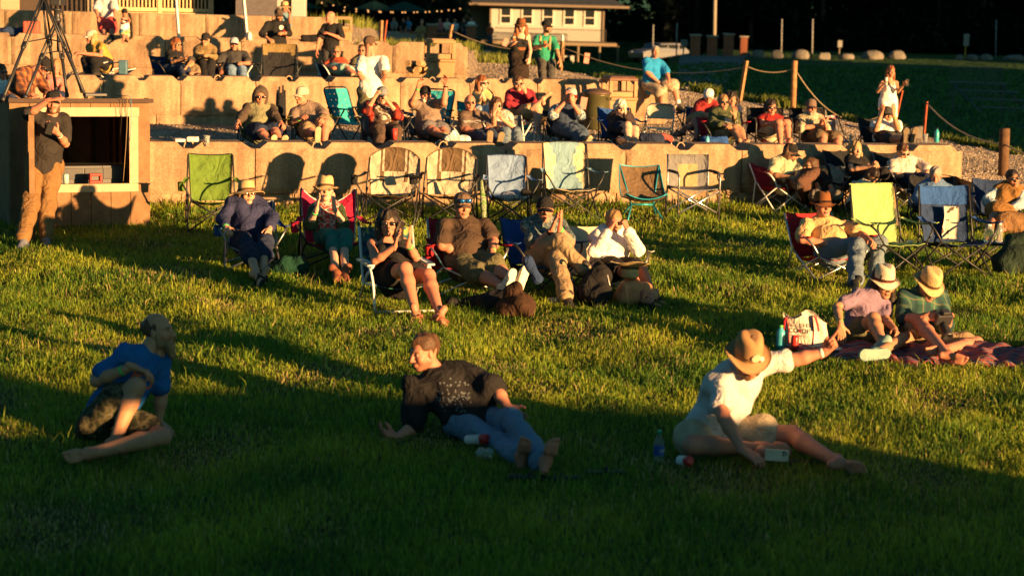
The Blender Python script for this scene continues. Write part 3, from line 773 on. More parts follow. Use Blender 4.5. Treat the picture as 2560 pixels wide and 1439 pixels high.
camp_chair(place(1425, 545), R(14), 'tall blue and cream camp chair with a wide high back at the wall', F_sky, T_black, w=.28, sh=.42, bh=.98, lean=.12, fab2=F_cream, panels=pan_sb, arm=F_sky, trim=F_black, dip=-.02)
bucket_chair(place(1605, 548), R(8), 'small brown sling chair with turquoise poles at the wall', F_brown, F_mesh, mat('turquoise_tube', (.03, .30, .38), rough=.35, metal=.3))
director_chair(place(1730, 548), R(14), 'grey and tan folding arm chair with shiny crossed braces at the wall', F_grey, cloth('tan_back', (.36, .25, .14)), T_grey, cross=metal('bright_aluminium', (.85, .84, .82), .25))
camp_chair(place(2225, 690), R(25), 'empty lime green camp chair in front of the lawn sitters', F_lime, T_black, w=.27, sh=.38, bh=.98, lean=.16, dip=0, sag=.03)
camp_chair(place(2385, 690), R(12), 'empty blue camp chair with a mesh back and a towel over it', F_blue, T_black, w=.27, sh=.40, bh=.97, lean=.14, fab2=[F_navy], panels=lambda a, b_: 0 if b_ > .66 else 1, dip=.02)
# empty chairs on the terraces
zT1, zT2 = .50, .93
camp_chair(at(697, 205, yB(-4.4) + 1.1) * [1, 1, 0] + [0, 0, zT2], R(5), 'large black camp chair with a tan top panel, empty on the second terrace', F_black, T_black, w=.30, sh=.42, bh=1.0, fab2=[cloth('dark_tan_canvas', (.20, .14, .06))], panels=lambda a, b_: 1 if b_ > .68 + .5 * (.5 - abs(a - .5)) * .4 else 0, lean=.1, dip=0)
webbed_chair(at(880, 330, 31.8) * [1, 1, 0] + [0, 0, zT1], R(48), 'turquoise webbed lawn chair standing empty behind the plaid shirt', cloth('turquoise_web', (.04, .36, .40)), T_black)
webbed_chair(at(1075, 330, 31.8) * [1, 1, 0] + [0, 0, zT1], R(-20), 'turquoise webbed lawn chair behind the man with raised arms', cloth('turquoise_web', (.04, .36, .40)), T_black)
steel_chair(at(1645, 365, 31.6) * [1, 1, 0] + [0, 0, zT1], R(-12), 'empty tan steel folding chair on the gravel', mat('tan_steel', (.44, .36, .26), rough=.45, var=.08), T_grey)
# ================================================================ PEOPLE
def skin(name, rgb): return rgb
SK = dict(fair=(.50, .27, .17), mid=(.40, .20, .115), tan=(.32, .15, .085), red=(.46, .19, .12), pale=(.56, .34, .235))
M_skin = mat('skin', rough=.55, var=.08, scale=30, attr=True, spec=.3, bump=.08, bscale=160)
HAIRC = dict(dark=(.020, .012, .008), brown=(.075, .035, .016), light=(.25, .14, .06), blond=(.36, .22, .09), grey=(.26, .23, .20), white=(.62, .55, .46), red=(.20, .065, .02))
def hairmat(c):
    return mat('hair_' + c, HAIRC[c], rough=.55, var=.35, scale=60, bump=.6, bscale=90, spec=.35)
_cache = {}
def head_mesh(vs, fem):
    k = ('head', vs, fem)
    if k in _cache: return _cache[k]
    s = SDF(); j = .92 if fem else 1.0
    s.ell((0, -.018, .032), (.074, .094, .086), .02)
    s.ell((0, .022, -.030), (.060 * j, .068, .082), .03)
    s.cone((.050 * j, .0, -.062), (.018 * j, .060, -.097), .022, .018, .025); s.cone((-.050 * j, .0, -.062), (-.018 * j, .060, -.097), .022, .018, .025)
    s.ell((0, .068, -.098), (.020 * j, .018, .018), .02)
    s.ell((.040, .060, -.030), .026, .02); s.ell((-.040, .060, -.030), .026, .02)
    for x in (-1, 1): s.cone((x * .012, .083, .024), (x * .048, .066, .022), .010, .008, .012)
    for x in (-1, 1): s.ell((x * .031, .094, .004), (.019, .016, .013), .012, sub=True)
    s.cone((0, .086, .010), (0, .112, -.034), .0085, .0125, .010)
    for x in (-1, 1): s.ell((x * .013, .098, -.037), .0095, .008)
    s.ell((0, .088, -.064), (.023, .012, .0062), .008); s.ell((0, .086, -.076), (.020, .012, .0072), .008)
    for x in (-1, 1): s.ell((x * .031, .0755, .003), (.0135, .0125, .0125), .003)
    for x in (-1, 1):
        s.ell((x * .076, -.006, -.008), (.008, .017, .031), .006)
    s.cone((0, -.022, -.05), (0, -.034, -.20), .054 * j, .056 * j, .03)
    V, F = s.mesh(vs)
    _cache[k] = (V, F); return V, F
def head_cols(V, base, brow, stub=0.0, fem=False):
    c = np.tile(np.array(base), (len(V), 1)); x, y, z = np.abs(V[:, 0]), V[:, 1], V[:, 2]
    red = np.array([base[0] * 1.05, base[1] * .72, base[2] * .68])
    def bl(wt, col): 
        nonlocal c
        wt = np.clip(wt, 0, 1)[:, None]; c = c * (1 - wt) + np.array(col) * wt
    bl(.55 * np.exp(-(((x - .045) / .02) ** 2 + ((z + .03) / .022) ** 2)) * (y > .03), red)
    bl(.6 * np.exp(-((x / .014) ** 2 + ((z + .034) / .014) ** 2)) * (y > .09), red)
    lip = np.exp(-((x / .021) ** 4 + ((z + .070) / .0105) ** 4)) * (y > .082)
    bl(lip * .85, (.42, .13, .10) if fem else (base[0] * .85, base[1] * .52, base[2] * .5))
    bl(np.exp(-((x / .02) ** 4 + ((z + .0700) / .0018) ** 2)) * (y > .082) * .8, (.09, .03, .025))
    b = np.exp(-(((x - .030) / .019) ** 4 + ((z - .0235 + (x - .03) ** 2 * 6) / .0055) ** 2)) * (y > .06)
    bl(b * .85, brow)
    if stub: bl(stub * np.clip((-.045 - z + .25 * np.maximum(0, .05 - y)) / .02, 0, 1) * (y > -.01) * (lip < .3) * (z > -.125), brow)
    d = np.sqrt((x - .031) ** 2 + (y - .0755) ** 2 + (z - .003) ** 2)
    eye = (d < .0142) & (y > .078)
    bl(eye * .8 * (np.abs(z - .003) < .0055), (.34, .29, .26))
    bl(eye * (np.hypot(x - .031, z - .003) < .0078), (.03, .02, .015))
    bl(eye * (np.abs(z - .0105) < .003), brow)
    return c
def hand_mesh(vs, curl):
    k = ('hand', vs, curl)
    if k in _cache: return _cache[k]
    s = SDF()
    for t, dk in ((.029, .086), (.010, .092), (-.010, .088), (-.028, .079)):
        s.cone((-.01, 0, t * .55), (dk, 0, t), .0155, .0125, .012)
    s.ell((.03, .008, .022), (.03, .014, .016), .012)
    s.cone((-.04, 0, 0), (.0, 0, 0), .023, .024, .015)
    C = dict(open=(8, 10, 8), relax=(24, 32, 20), grip=(62, 72, 40), flat=(2, 4, 3), point=(72, 88, 45), cup=(35, 40, 28))[curl]
    for i, (t, dk, ln) in enumerate(((.029, .086, .074), (.010, .092, .083), (-.010, .088, .077), (-.028, .079, .060))):
        cc = (4, 6, 5) if (curl == 'point' and i == 0) else C
        p = np.array([dk, 0, t]); a = 0; spread = t * (3.2 if curl in ('open',) else 1.6)
        for f, ang, r in ((.48, cc[0] + 3 * i, .0098), (.29, cc[1], .0088), (.23, cc[2], .0078)):
            a += R(ang); d = unit([math.cos(a), math.sin(a), spread if a < 1 else 0]); q = p + d * ln * f
            s.cone(p, q, r, r - .001, .006); p = q
    p = np.array([.022, .006, .030]); tk = dict(open=(.62, .25, .75), flat=(.72, .2, .6), relax=(.72, .45, .5), grip=(.75, .62, .1), point=(.75, .62, .1), cup=(.7, .6, .4))[curl]
    d = unit(tk); q = p + d * .046; s.cone(p, q, .0145, .0112, .01); d2 = unit(d * .8 + np.array([.4, .15, -.12])); s.cone(q, q + d2 * .034, .011, .0088, .006)
    V, F = s.mesh(vs); _cache[k] = (V, F); return V, F
def foot_mesh(vs, kind):
    """local: x toe, y up, z side; ankle joint at the origin"""
    k = ('foot', vs, kind)
    if k in _cache: return _cache[k]
    s = SDF()
    if kind == 'bare':
        s.cone((-.035, -.045, 0), (.02, -.02, 0), .030, .034, .03); s.cone((0, .06, 0), (0, -.01, 0), .034, .036, .02)
        s.cone((.02, -.022, .004), (.125, -.055, .004), .036, .026, .03, flat=(np.array([0, 1.0, 0]), 1.25)); s.cone((.09, -.058, -.022), (.13, -.06, -.018), .02, .018, .02); s.cone((.09, -.056, .03), (.138, -.058, .03), .022, .018, .02)
        for i, (zz, xx, r) in enumerate(((.034, .178, .0125), (.013, .176, .009), (-.003, .17, .0085), (-.017, .16, .008), (-.03, .148, .0075))):
            s.cone((.135 - i * .004, -.056, zz * .9), (xx, -.064, zz), r, r, .006)
        s.cut((0, -1, 0), .076)
    elif kind == 'shoe':
        s.cone((-.03, -.04, 0), (.03, -.025, 0), .043, .044, .03); s.cone((.03, -.02, 0), (.15, -.052, .004), .042, .034, .03); s.cone((.12, -.055, .0), (.165, -.055, .002), .043, .034, .02, flat=(np.array([0, 1.0, 0]), 1.5))
        s.cone((-.005, .0, 0), (-.005, .05, 0), .044, .046, .02); s.cut((0, -1, 0), .072)
    elif kind == 'sole':
        fy = (np.array([0, 1.0, 0]), .35)
        s.cone((-.035, -.08, 0), (.06, -.08, 0), .044, .042, .01); s.cone((.06, -.08, 0), (.150, -.08, .003), .042, .051, .02); s.cut((0, -1, 0), .088); s.cut((0, 1, 0), -.066)
    elif kind == 'strap':
        s.cone((.08, -.02, -.05), (.10, -.018, .05), .012, .012, .01); s.cone((.08, -.07, -.05), (.08, -.02, -.05), .011, .011, .01); s.cone((.10, -.02, .05), (.10, -.07, .052), .011, .011, .01); s.cone((-.02, -.0, -.036), (.03, .004, -.03), .009, .009, .01); s.cone((-.02, -.0, .036), (.03, .004, .03), .009, .009, .01)
    V, F = s.mesh(vs); _cache[k] = (V, F); return V, F
def hair_sdf(style):
    s = SDF(); n = .004
    front = lambda zc=-.045, rz=.085, rx=.078: s.ell((0, .105, zc), (rx, .075, rz), .012, sub=True)
    if style == 'short':
        s.ell((0, -.024, .040), (.083, .101, .092), .02); front(-.05, .10); s.cut((0, .45, -1), .058)
        for x in (-1, 1): s.ell((x * .084, .000, -.024), (.02, .022, .040), .006, sub=True)
        n = .006
    elif style == 'crop':
        s.ell((0, -.022, .036), (.079, .098, .087), .02); front(-.05, .10, .072); s.cut((0, .4, -1), .052)
        for x in (-1, 1): s.ell((x * .082, .000, -.024), (.018, .02, .038), .006, sub=True)
        n = .004
    elif style == 'fringe':
        s.ell((0, -.026, .026), (.081, .098, .083), .02); s.ell((0, .045, .115), (.085, .115, .085), .015, sub=True); front(-.04, .12, .076); s.cut((0, .35, -1), .06)
        for x in (-1, 1): s.ell((x * .084, .000, -.024), (.02, .022, .040), .006, sub=True)
        n = .006
    elif style in ('long', 'vlong', 'bob', 'bangs'):
        L = dict(long=-.20, vlong=-.30, bob=-.11, bangs=-.17)[style]
        s.ell((0, -.022, .042), (.086, .101, .094), .02)
        front(-.075 if style == 'bangs' else -.055, .105 if style != 'bangs' else .095, .068)
        for x in (-1, 1): s.cone((x * .068, -.008, .0), (x * .080, .0, L), .034, .030, .03); s.cone((x * .05, -.05, .0), (x * .055, -.06, L - .02), .05, .045, .03)
        s.cone((0, -.065, 0), (0, -.075, L - .03), .06, .055, .03); n = .007
    elif style == 'curly':
        s.ell((0, -.025, .042), (.098, .112, .10), .02); front(-.06, .10, .07)
        for x in (-1, 1): s.cone((x * .082, -.012, .0), (x * .10, -.01, -.15), .044, .05, .03); s.cone((x * .05, -.06, .0), (x * .06, -.07, -.17), .06, .06, .03)
        n = .014
    elif style == 'bun':
        s.ell((0, -.022, .040), (.081, .100, .091), .02); front(-.05, .105, .072); s.cut((0, .5, -1), .062); s.ell((0, -.115, .03), .036, .012); n = .004
    elif style == 'beard':
        s.ell((0, .046, -.088), (.052, .044, .045), .015)
        for x in (-1, 1): s.cone((x * .058, .012, -.03), (x * .045, .035, -.085), .018, .024, .02)
        s.ell((0, .10, -.068), (.022, .02, .010), .008, sub=True); n = .005
        s.cone((-.022, .092, -.056), (.022, .092, -.056), .008, .008, .006)
    elif style == 'longbeard':
        s.ell((0, .046, -.090), (.054, .046, .046), .015); s.cone((0, .062, -.10), (0, .07, -.165), .044, .028, .02)
        for x in (-1, 1): s.cone((x * .060, .012, -.02), (x * .045, .035, -.085), .018, .026, .02)
        s.ell((0, .104, -.070), (.022, .02, .010), .008, sub=True); n = .007
        s.cone((-.024, .092, -.055), (.024, .092, -.055), .009, .009, .006)
    return s, n
def hair_mesh(style, vs):
    k = ('hair', style, vs)
    if k in _cache: return _cache[k]
    s, n = hair_sdf(style); r = s.mesh(vs, noise=n, nf=70, seed=3, aniso=(1.5, 1, .5)); _cache[k] = r; return r
def cap_bm(style='cap', n=28):
    """dome and bill in head axes"""
    b = MB()
    a = np.linspace(0, 2 * math.pi, n, endpoint=False)
    prof = [(1.0, .022), (1.01, .045), (.97, .075), (.86, .102), (.62, .124), (.3, .134), (.02, .136)]
    V = np.concatenate([np.stack([r * .086 * np.cos(a), r * .107 * np.sin(a) - .018, np.full(n, z)], 1) for r, z in prof])
    F = [(i * n + j, i * n + (j + 1) % n, (i + 1) * n + (j + 1) % n, (i + 1) * n + j) for i in range(len(prof) - 1) for j in range(n)]
    F.append(tuple(range((len(prof) - 1) * n, len(prof) * n)))
    b.add(V, F)
    return b
def bill_bm(flip=False):
    U = np.linspace(-1, 1, 11); W = np.linspace(0, 1, 6); sg = -1 if flip else 1
    def q(u, v):
        ang = u * 1.05; r0 = np.array([.086 * math.sin(ang), .107 * math.cos(ang) - .018])
        ex = .078 * math.cos(ang * 1.15) * v
        return (r0[0] * (1 + .06 * v), (r0[1] + ex) * sg if sg > 0 else -(r0[1] + .036 + ex), .030 - .022 * v - .026 * u * u)
    return MB().sheet(np.array([[q(u, v) for v in W] for u in U]), .005)
def straw_bm(kind, n=40):
    """crown and brim in head axes; kind 'wide' or 'fedora' or 'western'"""
    a = np.linspace(0, 2 * math.pi, n, endpoint=False)
    br = dict(wide=.19, fedora=.140, western=.150, sun=.175)[kind]; h = dict(wide=.125, fedora=.135, western=.15, sun=.13)[kind]
    crown = [(1.0, .03), (1.0, .05), (.985, .03 + h * .5), (.93, .03 + h * .78), (.80, .03 + h * .94), (.5, .03 + h), (.05, .03 + h * (.99 if kind in ('wide', 'sun') else .86))]
    pin = 0 if kind in ('wide', 'sun') else 1
    V = []
    for r, z in crown:
        x = r * .090 * np.cos(a); y = r * .112 * np.sin(a) - .015
        zz = np.full(n, z)
        if pin:
            top = np.clip((z - .06) / (h - .03), 0, 1)
            x = x * (1 - .22 * top * np.clip(np.sin(a), 0, 1)); zz = zz + .02 * top * (np.abs(np.cos(a)) - .6) * (1 if r > .3 else 0)
        V.append(np.stack([x, y, zz], 1))
    F = [(i * n + j, i * n + (j + 1) % n, (i + 1) * n + (j + 1) % n, (i + 1) * n + j) for i in range(len(crown) - 1) for j in range(n)]
    F.append(tuple(range((len(crown) - 1) * n, len(crown) * n)))
    c = MB().add(np.concatenate(V), F)
    G = []
    for t in np.linspace(0, 1, 6):
        rx = .089 + (br - .089) * t; ry = .111 + (br + .012 - .111) * t
        z = .032 - .02 * t + (.030 * np.abs(np.cos(a)) ** 2 * t ** 2 if pin else -.012 * t * t) + .010 * np.sin(3 * a + 1) * t - (.022 * np.sin(a) * t if pin else 0)
        G.append(np.stack([rx * np.cos(a), ry * np.sin(a) - .015, z], 1))
    G = np.array(G); G = np.concatenate([G, G[:, :1]], 1)
    br_ = MB().sheet(G, .006)
    band = MB().lathe([(.0925, .036), (.0925, .062)], c=(0, -.015, 0), n=n, cap=False, sq=(1, 1.235))
    return c, br_, band
def glasses_bm(big=1.0):
    s = SDF()
    for x in (-1, 1):
        s.ell((x * .033, .093, .002), (.027 * big, .011, .021 * big), .002)
    V, F = s.mesh(.0045)
    b = MB(); b.add(V, F)
    b.tube([(-.02, .102, .010), (.02, .102, .010)], .0035, 6)
    for x in (-1, 1): b.tube([(x * .055, .088, .008), (x * .074, .06, .010), (x * .080, -.005, .006)], .0035, 6)
    return b
M_lens = mat('sunglass_lens', (.012, .010, .010), rough=.12, var=.0, spec=.8)
M_straw = mat('straw', (.50, .35, .17), rough=.85, var=.2, scale=60, bump=.7, bscale=140)
M_felt = mat('tan_felt', (.36, .20, .09), rough=.95, var=.1)

def solve(p, L, px, py, sign=-1):
    """the point on the sight line through (px, py) at bone length L from p, nearer (-1) or farther (+1)"""
    d = unit(pdir(px, py)); o = CAMP - p; b = o @ d; c = o @ o - L * L; D = b * b - c
    t = -b + sign * math.sqrt(D) if D > 0 else -b
    return CAMP + d * t
ZOOM = {1: (0, 0, 3.597), 2: (600, 0, 3.597), 3: (1200, 0, 3.597), 4: (1840, 0, 3.556), 5: (0, 200, 3.27), 6: (440, 360, 3.998), 7: (860, 360, 3.27), 8: (1260, 360, 3.27),
        9: (1880, 320, 3.597), 10: (1920, 640, 4.0), 11: (160, 740, 3.27), 12: (900, 800, 3.426), 13: (1600, 800, 3.427), 14: (560, 160, 4.741), 15: (1100, 160, 4.267), 0: (0, 0, 1)}
def orth(n, d):
    n = np.asarray(n, float); n = n - d * (n @ d)
    if np.linalg.norm(n) < 1e-3: n = np.cross(d, [0.3, .9, .2])
    return unit(n)
def person(label, Z, J, d=None, gy=None, zg=0.0, yaw=0, head=(0, 0, 0), k=1.0, fat=1.0, fem=False, sk='mid', hair=('short', 'brown'), beard=None, stub=0.0,
           hat=None, glasses=False, top=None, bottom=None, shoes=('shoe', None), hands={}, feet={}, lean=.12, chair=None, headd=-.04, group='people watching from chairs', base=None, vsk=1.0, fr=None):
    x0, y0, zs = ZOOM[Z]
    J = {a: ((x0 + b[0] / zs, y0 + b[1] / zs) + tuple(b[2:])) for a, b in J.items()}
    yw = R(yaw); fv = np.array([math.sin(yw), -math.cos(yw), 0]); lv = np.array([math.cos(yw), math.sin(yw), 0])
    if d is None: d = gnd(J['hp'][0], gy, zg)[1]
    pix = FPX / d * 1024 / 2560      # render pixels per metre
    hip = at(*J['hp'][:2], d)
    lat = lv * (1 if fv[1] < .2 or abs(lv[0]) < .5 else 1)
    # image-left limb 'a', image-right limb 'b'
    side = lv if lv[0] >= 0 else -lv
    if abs(lv[0]) < .35: side = lv if lv[0] >= -.001 else -lv
    P = {}
    for q, sg in (('a', -1), ('b', 1)):
        j = J['s' + q]; P['s' + q] = at(j[0], j[1], d + (j[2] if len(j) > 2 else lean + sg * .17 * k * side[1]))
    mid = (P['sa'] + P['sb']) / 2
    up = unit(mid - hip)
    neck = mid + up * .035 * k
    hj = J['h']; hd = at(hj[0], hj[1], d + (hj[2] if len(hj) > 2 else (mid[1] - d) + headd))
    wv = unit(P['sb'] - P['sa'])
    def joint(name, parent, L):
        j = J[name]
        if len(j) > 2 and j[2] == 'g':
            return gnd(j[0], j[1], zg + (j[3] if len(j) > 3 else .08))
        if len(j) > 2 and not isinstance(j[2], str): return at(j[0], j[1], d + j[2])
        return solve(parent, L * k, j[0], j[1], 1 if len(j) > 2 and j[2] == '+' else -1)
    for q, sg in (('a', -1), ('b', 1)):
        P['h' + q] = hip + (side * sg) * .095 * k
        if 'e' + q in J: P['e' + q] = joint('e' + q, P['s' + q], .29)
        if 'w' + q in J: P['w' + q] = joint('w' + q, P['e' + q], .255)
        if 'k' + q in J: P['k' + q] = joint('k' + q, P['h' + q], .43)
        if 'f' + q in J: P['f' + q] = joint('f' + q, P['k' + q], .42)
    loc = np.array([hip[0], hip[1], zg]) if base is None else base
    root = thing('person', tuple(map(float, loc)), label, 'person', group)
    vs = max(.0105, .95 / pix) * vsk
    hv = max(.0058, .58 / pix); hv = round(hv, 4)
    rel = lambda V: V - loc
    parts = []; cols = []
    sk_rgb = np.array(SK[sk])
    chest = hip + (mid - hip) * .72
    dep = unit(np.cross(wv, up))
    # ---- body
    def torso(s, e, f=1.0, kk=.05):
        s.cone(hip + up * .02, hip + (mid - hip) * .45, (.152 * fat + e) * k, (.148 * fat + e) * k, kk, flat=(dep, 1.28))
        s.cone(hip + (mid - hip) * .40, chest + up * .05, (.148 * fat + e) * k, (.150 * f + e) * k, kk, flat=(dep, 1.35))
        for q in 'ab': s.cone(chest + up * .10 * k + (P['s' + q] - mid) * .3, P['s' + q] - up * .012 * k, (.074 + e) * k, (.058 + e) * k, kk)
        if fat > 1.12: s.ell(hip + (mid - hip) * .32 - dep * np.sign(dep @ fv) * 0 + fv * .05 * k, np.array([.13, .13, .12]) * fat * k * .95 + e, .06)
        if fem:
            for q in (-1, 1): s.ell(chest + unit(fv - up * (fv @ up)) * .085 * k + wv * q * .07 * k - up * .01, (.062 + e) * k, .04)
    s = SDF(); torso(s, -.012)
    s.cone(neck - up * .05 * k, hd + (neck - hd) * .45, .064 * k, .054 * k, .03)
    am = (.86 if fem else 1.0) * (1 + (fat - 1) * .6)
    for q in 'ab':
        if 'e' + q in P:
            s.cone(P['s' + q], P['e' + q], .049 * am * k, .041 * am * k, .03)
            m_ = P['e' + q] + (P['w' + q] - P['e' + q]) * .3
            s.cone(P['e' + q], m_, .040 * am * k, .042 * am * k, .02); s.cone(m_, P['w' + q], .042 * am * k, .027 * k, .02)
        if 'k' + q in P:
            lm = (1 + (fat - 1) * .5) * (.84 if bottom and bottom.get('len', 2) > 1.2 else 1)
            s.cone(P['h' + q], P['k' + q], .088 * lm * k, .060 * lm * k, .04)
            m_ = P['k' + q] + (P['f' + q] - P['k' + q]) * .3
            back = unit(hip - P['k' + q]) * .012
            s.cone(P['k' + q], m_ + back, .055 * lm * k, .058 * lm * k, .03); s.cone(m_ + back, P['f' + q], .057 * lm * k, .037 * k, .03)
    V, F = s.mesh(vs); parts.append((V, F)); cols.append(np.tile(sk_rgb, (len(V), 1)))
    # ---- head
    yw2, pt, rl = R(yaw + head[0]), R(head[1]), R(head[2] if len(head) > 2 else 0)
    Fr = frame(yw2)
    Rx = np.array([[1, 0, 0], [0, math.cos(pt), -math.sin(pt)], [0, math.sin(pt), math.cos(pt)]])
    Ry = np.array([[math.cos(rl), 0, math.sin(rl)], [0, 1, 0], [-math.sin(rl), 0, math.cos(rl)]])
    HM = Fr @ Rx @ Ry
    hs = k if k >= .9 else (k * .55 + .45)
    hxf = lambda V: (V * hs) @ HM.T + hd
    V, F = head_mesh(hv, fem)
    brow = HAIRC[hair[1]] if hair else (.1, .06, .04)
    parts.append((hxf(V), F)); cols.append(head_cols(V, sk_rgb, np.array(brow) * .7, stub, fem))
    # ---- hands
    hvs = max(.0052, round(.5 / pix, 4))
    for q, sg in (('a', -1), ('b', 1)):
        if 'w' + q not in P: continue
        hp_ = hands.get(q, {})
        dr = unit(hp_['d']) if 'd' in hp_ else unit(P['w' + q] - P['e' + q])
        n = orth(hp_.get('n', (-sg * .6, .2, -.8)), dr)
        th = np.cross(n, dr) if ((sg > 0) == (lv[0] >= 0)) else np.cross(dr, n)   # thumb side by which hand it is
        if hp_.get('flip'): th = -th
        V, F = hand_mesh(hvs, hp_.get('c', 'relax'))
        M = np.stack([dr, n, th], 1)
        W = (V * k * (.92 if fem else 1)) @ M.T + P['w' + q] + dr * .012
        if np.linalg.det(M) < 0: F = F[:, ::-1]
        parts.append((W, F)); cols.append(np.tile(sk_rgb * [1.03, .95, .93], (len(V), 1)))
    # ---- feet
    FT = {}
    for q, sg in (('a', -1), ('b', 1)):
        if 'f' + q not in P: continue
        t = feet.get(q, tuple(fv * .95 + side * sg * .25 + np.array([0, 0, -.12]))); t = unit(t)
        n = orth(P['k' + q] - P['f' + q], t)
        zz = np.cross(t, n); zz = zz * (1 if ((sg < 0) == (lv[0] >= 0)) else -1)
        FT[q] = np.stack([t, n, zz], 1)
        if shoes[0] in ('bare', 'sandal'):
            V, F = foot_mesh(max(.0055, round(.6 / pix, 4)), 'bare'); 
            if np.linalg.det(FT[q]) < 0: F = F[:, ::-1]
            parts.append(((V * k) @ FT[q].T + P['f' + q], F)); cols.append(np.tile(sk_rgb * [.97, .92, .9], (len(V), 1)))
    n0 = 0; VV = []; FF = []
    for V, F in parts: VV.append(V); FF.append(F + n0); n0 += len(V)
    body = mk('body', rel(np.concatenate(VV)), np.concatenate(FF), M_skin, root, cols=np.concatenate(cols))
    out = dict(root=root, P=P, hd=hd, HM=HM, loc=loc, hip=hip, mid=mid, up=up, chest=chest, dep=dep, wv=wv, fv=fv, k=k)
    seed = abs(hash(label)) % 1000 if False else sum(map(ord, label)) % 1000
    # ---- hair, beard
    if hair and hair[0] not in ('bald',):
        V, F = hair_mesh(hair[0], max(.006, hv)); mk('hair', rel(hxf(V)), F, hairmat(hair[1]), root)
    if beard:
        V, F = hair_mesh(beard[0], max(.006, hv)); mk('beard', rel(hxf(V)), F, hairmat(beard[1]), root)
    def headpart(b, name, m, parent=root, smooth=True):
        b.M = None; V = np.concatenate(b.V); return mk(name, rel(hxf(V)), b.F, m, parent, smooth)
    if hat:
        hk, hm = hat[0], hat[1]
        if hk in ('cap', 'backcap'):
            o = headpart(cap_bm(), 'cap', hm); headpart(bill_bm(hk == 'backcap'), 'bill', hat[2] if len(hat) > 2 else hm, o)
        elif hk == 'hood':
            s = SDF(); s.ell((0, -.03, .045), (.115, .125, .125), .03); s.cone((0, -.03, .12), (0, -.02, .165), .07, .02, .05); s.cone((0, -.05, -.05), (0, -.06, -.14), .11, .12, .05); s.ell((0, .12, -.03), (.085, .13, .105), .03, sub=True)
            V, F = s.mesh(max(.011, hv), noise=.006, nf=30); mk('hood', rel(hxf(V)), F, hm, root)
        else:
            c, br_, bd = straw_bm(hk); o = headpart(c, 'hat', hm); headpart(br_, 'brim', hm, o)
            headpart(bd, 'hat_band', hat[2] if len(hat) > 2 else mat('hat_band_brown', (.09, .045, .02)), o)
    if glasses:
        g_ = headpart(glasses_bm(1.1 if glasses == 'big' else 1.0), 'sunglasses' if glasses != 'clear' else 'eyeglasses', M_lens)
    # ---- top
    nz = .010 if vs < .016 else .008
    if top:
        s = SDF(); e = top.get('e', .012); torso(s, e, 1.02)
        if top.get('hem', 1):
            s.cone(hip + up * .05, hip - up * .02, (.158 * fat + e) * k, (.162 * fat + e) * k, .04, flat=(dep, 1.22))
        if top.get('collar'): s.cone(neck - up * .03 * k, neck + (hd - neck) * .22, .088 * k, .078 * k, .02)
        sl = top.get('sl', .55); loose = top.get('loose', .022)
        slm = top.get('slmat'); SL = []
        for q in 'ab':
            if sl <= 0 or 'e' + q not in P: continue
            s2 = SDF() if slm else s
            if slm: SL.append(s2)
            S_, E_, W_ = P['s' + q], P['e' + q], P['w' + q]
            if sl <= 1:
                s2.cone(S_, S_ + (E_ - S_) * sl, (.060 * am + e * .6) * k, (.050 * am + loose) * k, .035)
            else:
                s2.cone(S_, E_, (.060 * am + e * .6) * k, (.045 * am + loose * .7) * k, .035); s2.cone(E_, E_ + (W_ - E_) * (sl - 1), (.045 * am + loose * .7) * k, (.032 + loose * .6) * k, .03)
        if sl <= 0:      # strappy top: straps over the shoulders, cut below the collar bones
            pl = unit(up); s.p.append(('h', pl, float(pl @ (mid - up * .045 * k))))
        V, F = s.mesh(vs, noise=nz, nf=26, seed=seed)
        # neck opening: drop what would climb the neck
        nm = top.get('name', 'shirt')
        o = mk(nm, rel(V), F, top['m'], root); out['shirt'] = o
        if sl <= 0:
            b = MB()
            for sg in (-1, 1):
                c0 = mid + wv * sg * .085 * k
                b.tube([c0 - up * .06 * k + fv * .115 * k, c0 + up * .0 * k + fv * .08 * k, c0 + up * .045 * k + fv * .0, c0 + up * .0 - fv * .08 * k, c0 - up * .07 * k - fv * .1 * k], .010, 6)
            b.M = None; mk('strap', rel(np.concatenate(b.V)), b.F, top['m'], o)
        if slm:
            for s2 in SL: V, F = s2.mesh(vs, noise=nz, nf=26, seed=seed + 1); mk('sleeve', rel(V), F, slm, o)
    # ---- bottom
    if bottom:
        s = SDF(); ln = bottom.get('len', 2.0); e = bottom.get('e', .016); fl = bottom.get('flare', .02); lm = 1 + (fat - 1) * .5
        if bottom.get('skirt'):
            kn = (P['ka'] + P['kb']) / 2; ft = (P['fa'] + P['fb']) / 2
            ends = [hip + (kn - hip) * min(1, ln)] + ([kn + (ft - kn) * (ln - 1)] if ln > 1 else [])
            s.cone(hip + up * .05, hip, .15 * fat * k, .18 * fat * k, .06, flat=(dep, 1.2))
            for q in 'ab':
                E1 = P['h' + q] + (P['k' + q] - P['h' + q]) * min(1, ln); s.cone(P['h' + q], E1, .115 * lm * k, (.10 + fl) * k, .09)
                if ln > 1: s.cone(E1, P['k' + q] + (P['f' + q] - P['k' + q]) * (ln - 1), (.10 + fl) * k, (.11 + fl * 1.6) * k, .10)
        else:
            s.cone(hip + up * .07 * k, hip - up * .03 * k, (.142 * fat + e) * k, (.148 * fat + e) * k, .05, flat=(dep, 1.25))
            for q in 'ab':
                if 'k' + q not in P: continue
                H_, K_, A_ = P['h' + q], P['k' + q], P['f' + q]
                t1 = min(1, ln)
                s.cone(H_, H_ + (K_ - H_) * t1, (.094 * lm + e) * k, (.094 * lm + e - .026 * t1 + (fl if ln <= 1 else 0)) * k, .014)
                if ln > 1: s.cone(K_, K_ + (A_ - K_) * (ln - 1), (.067 * lm + e) * k, (.066 * lm + e - .022 * (ln - 1) + fl * .6) * k, .014)
        V, F = s.mesh(vs, noise=nz * 1.15, nf=24, seed=seed + 7)
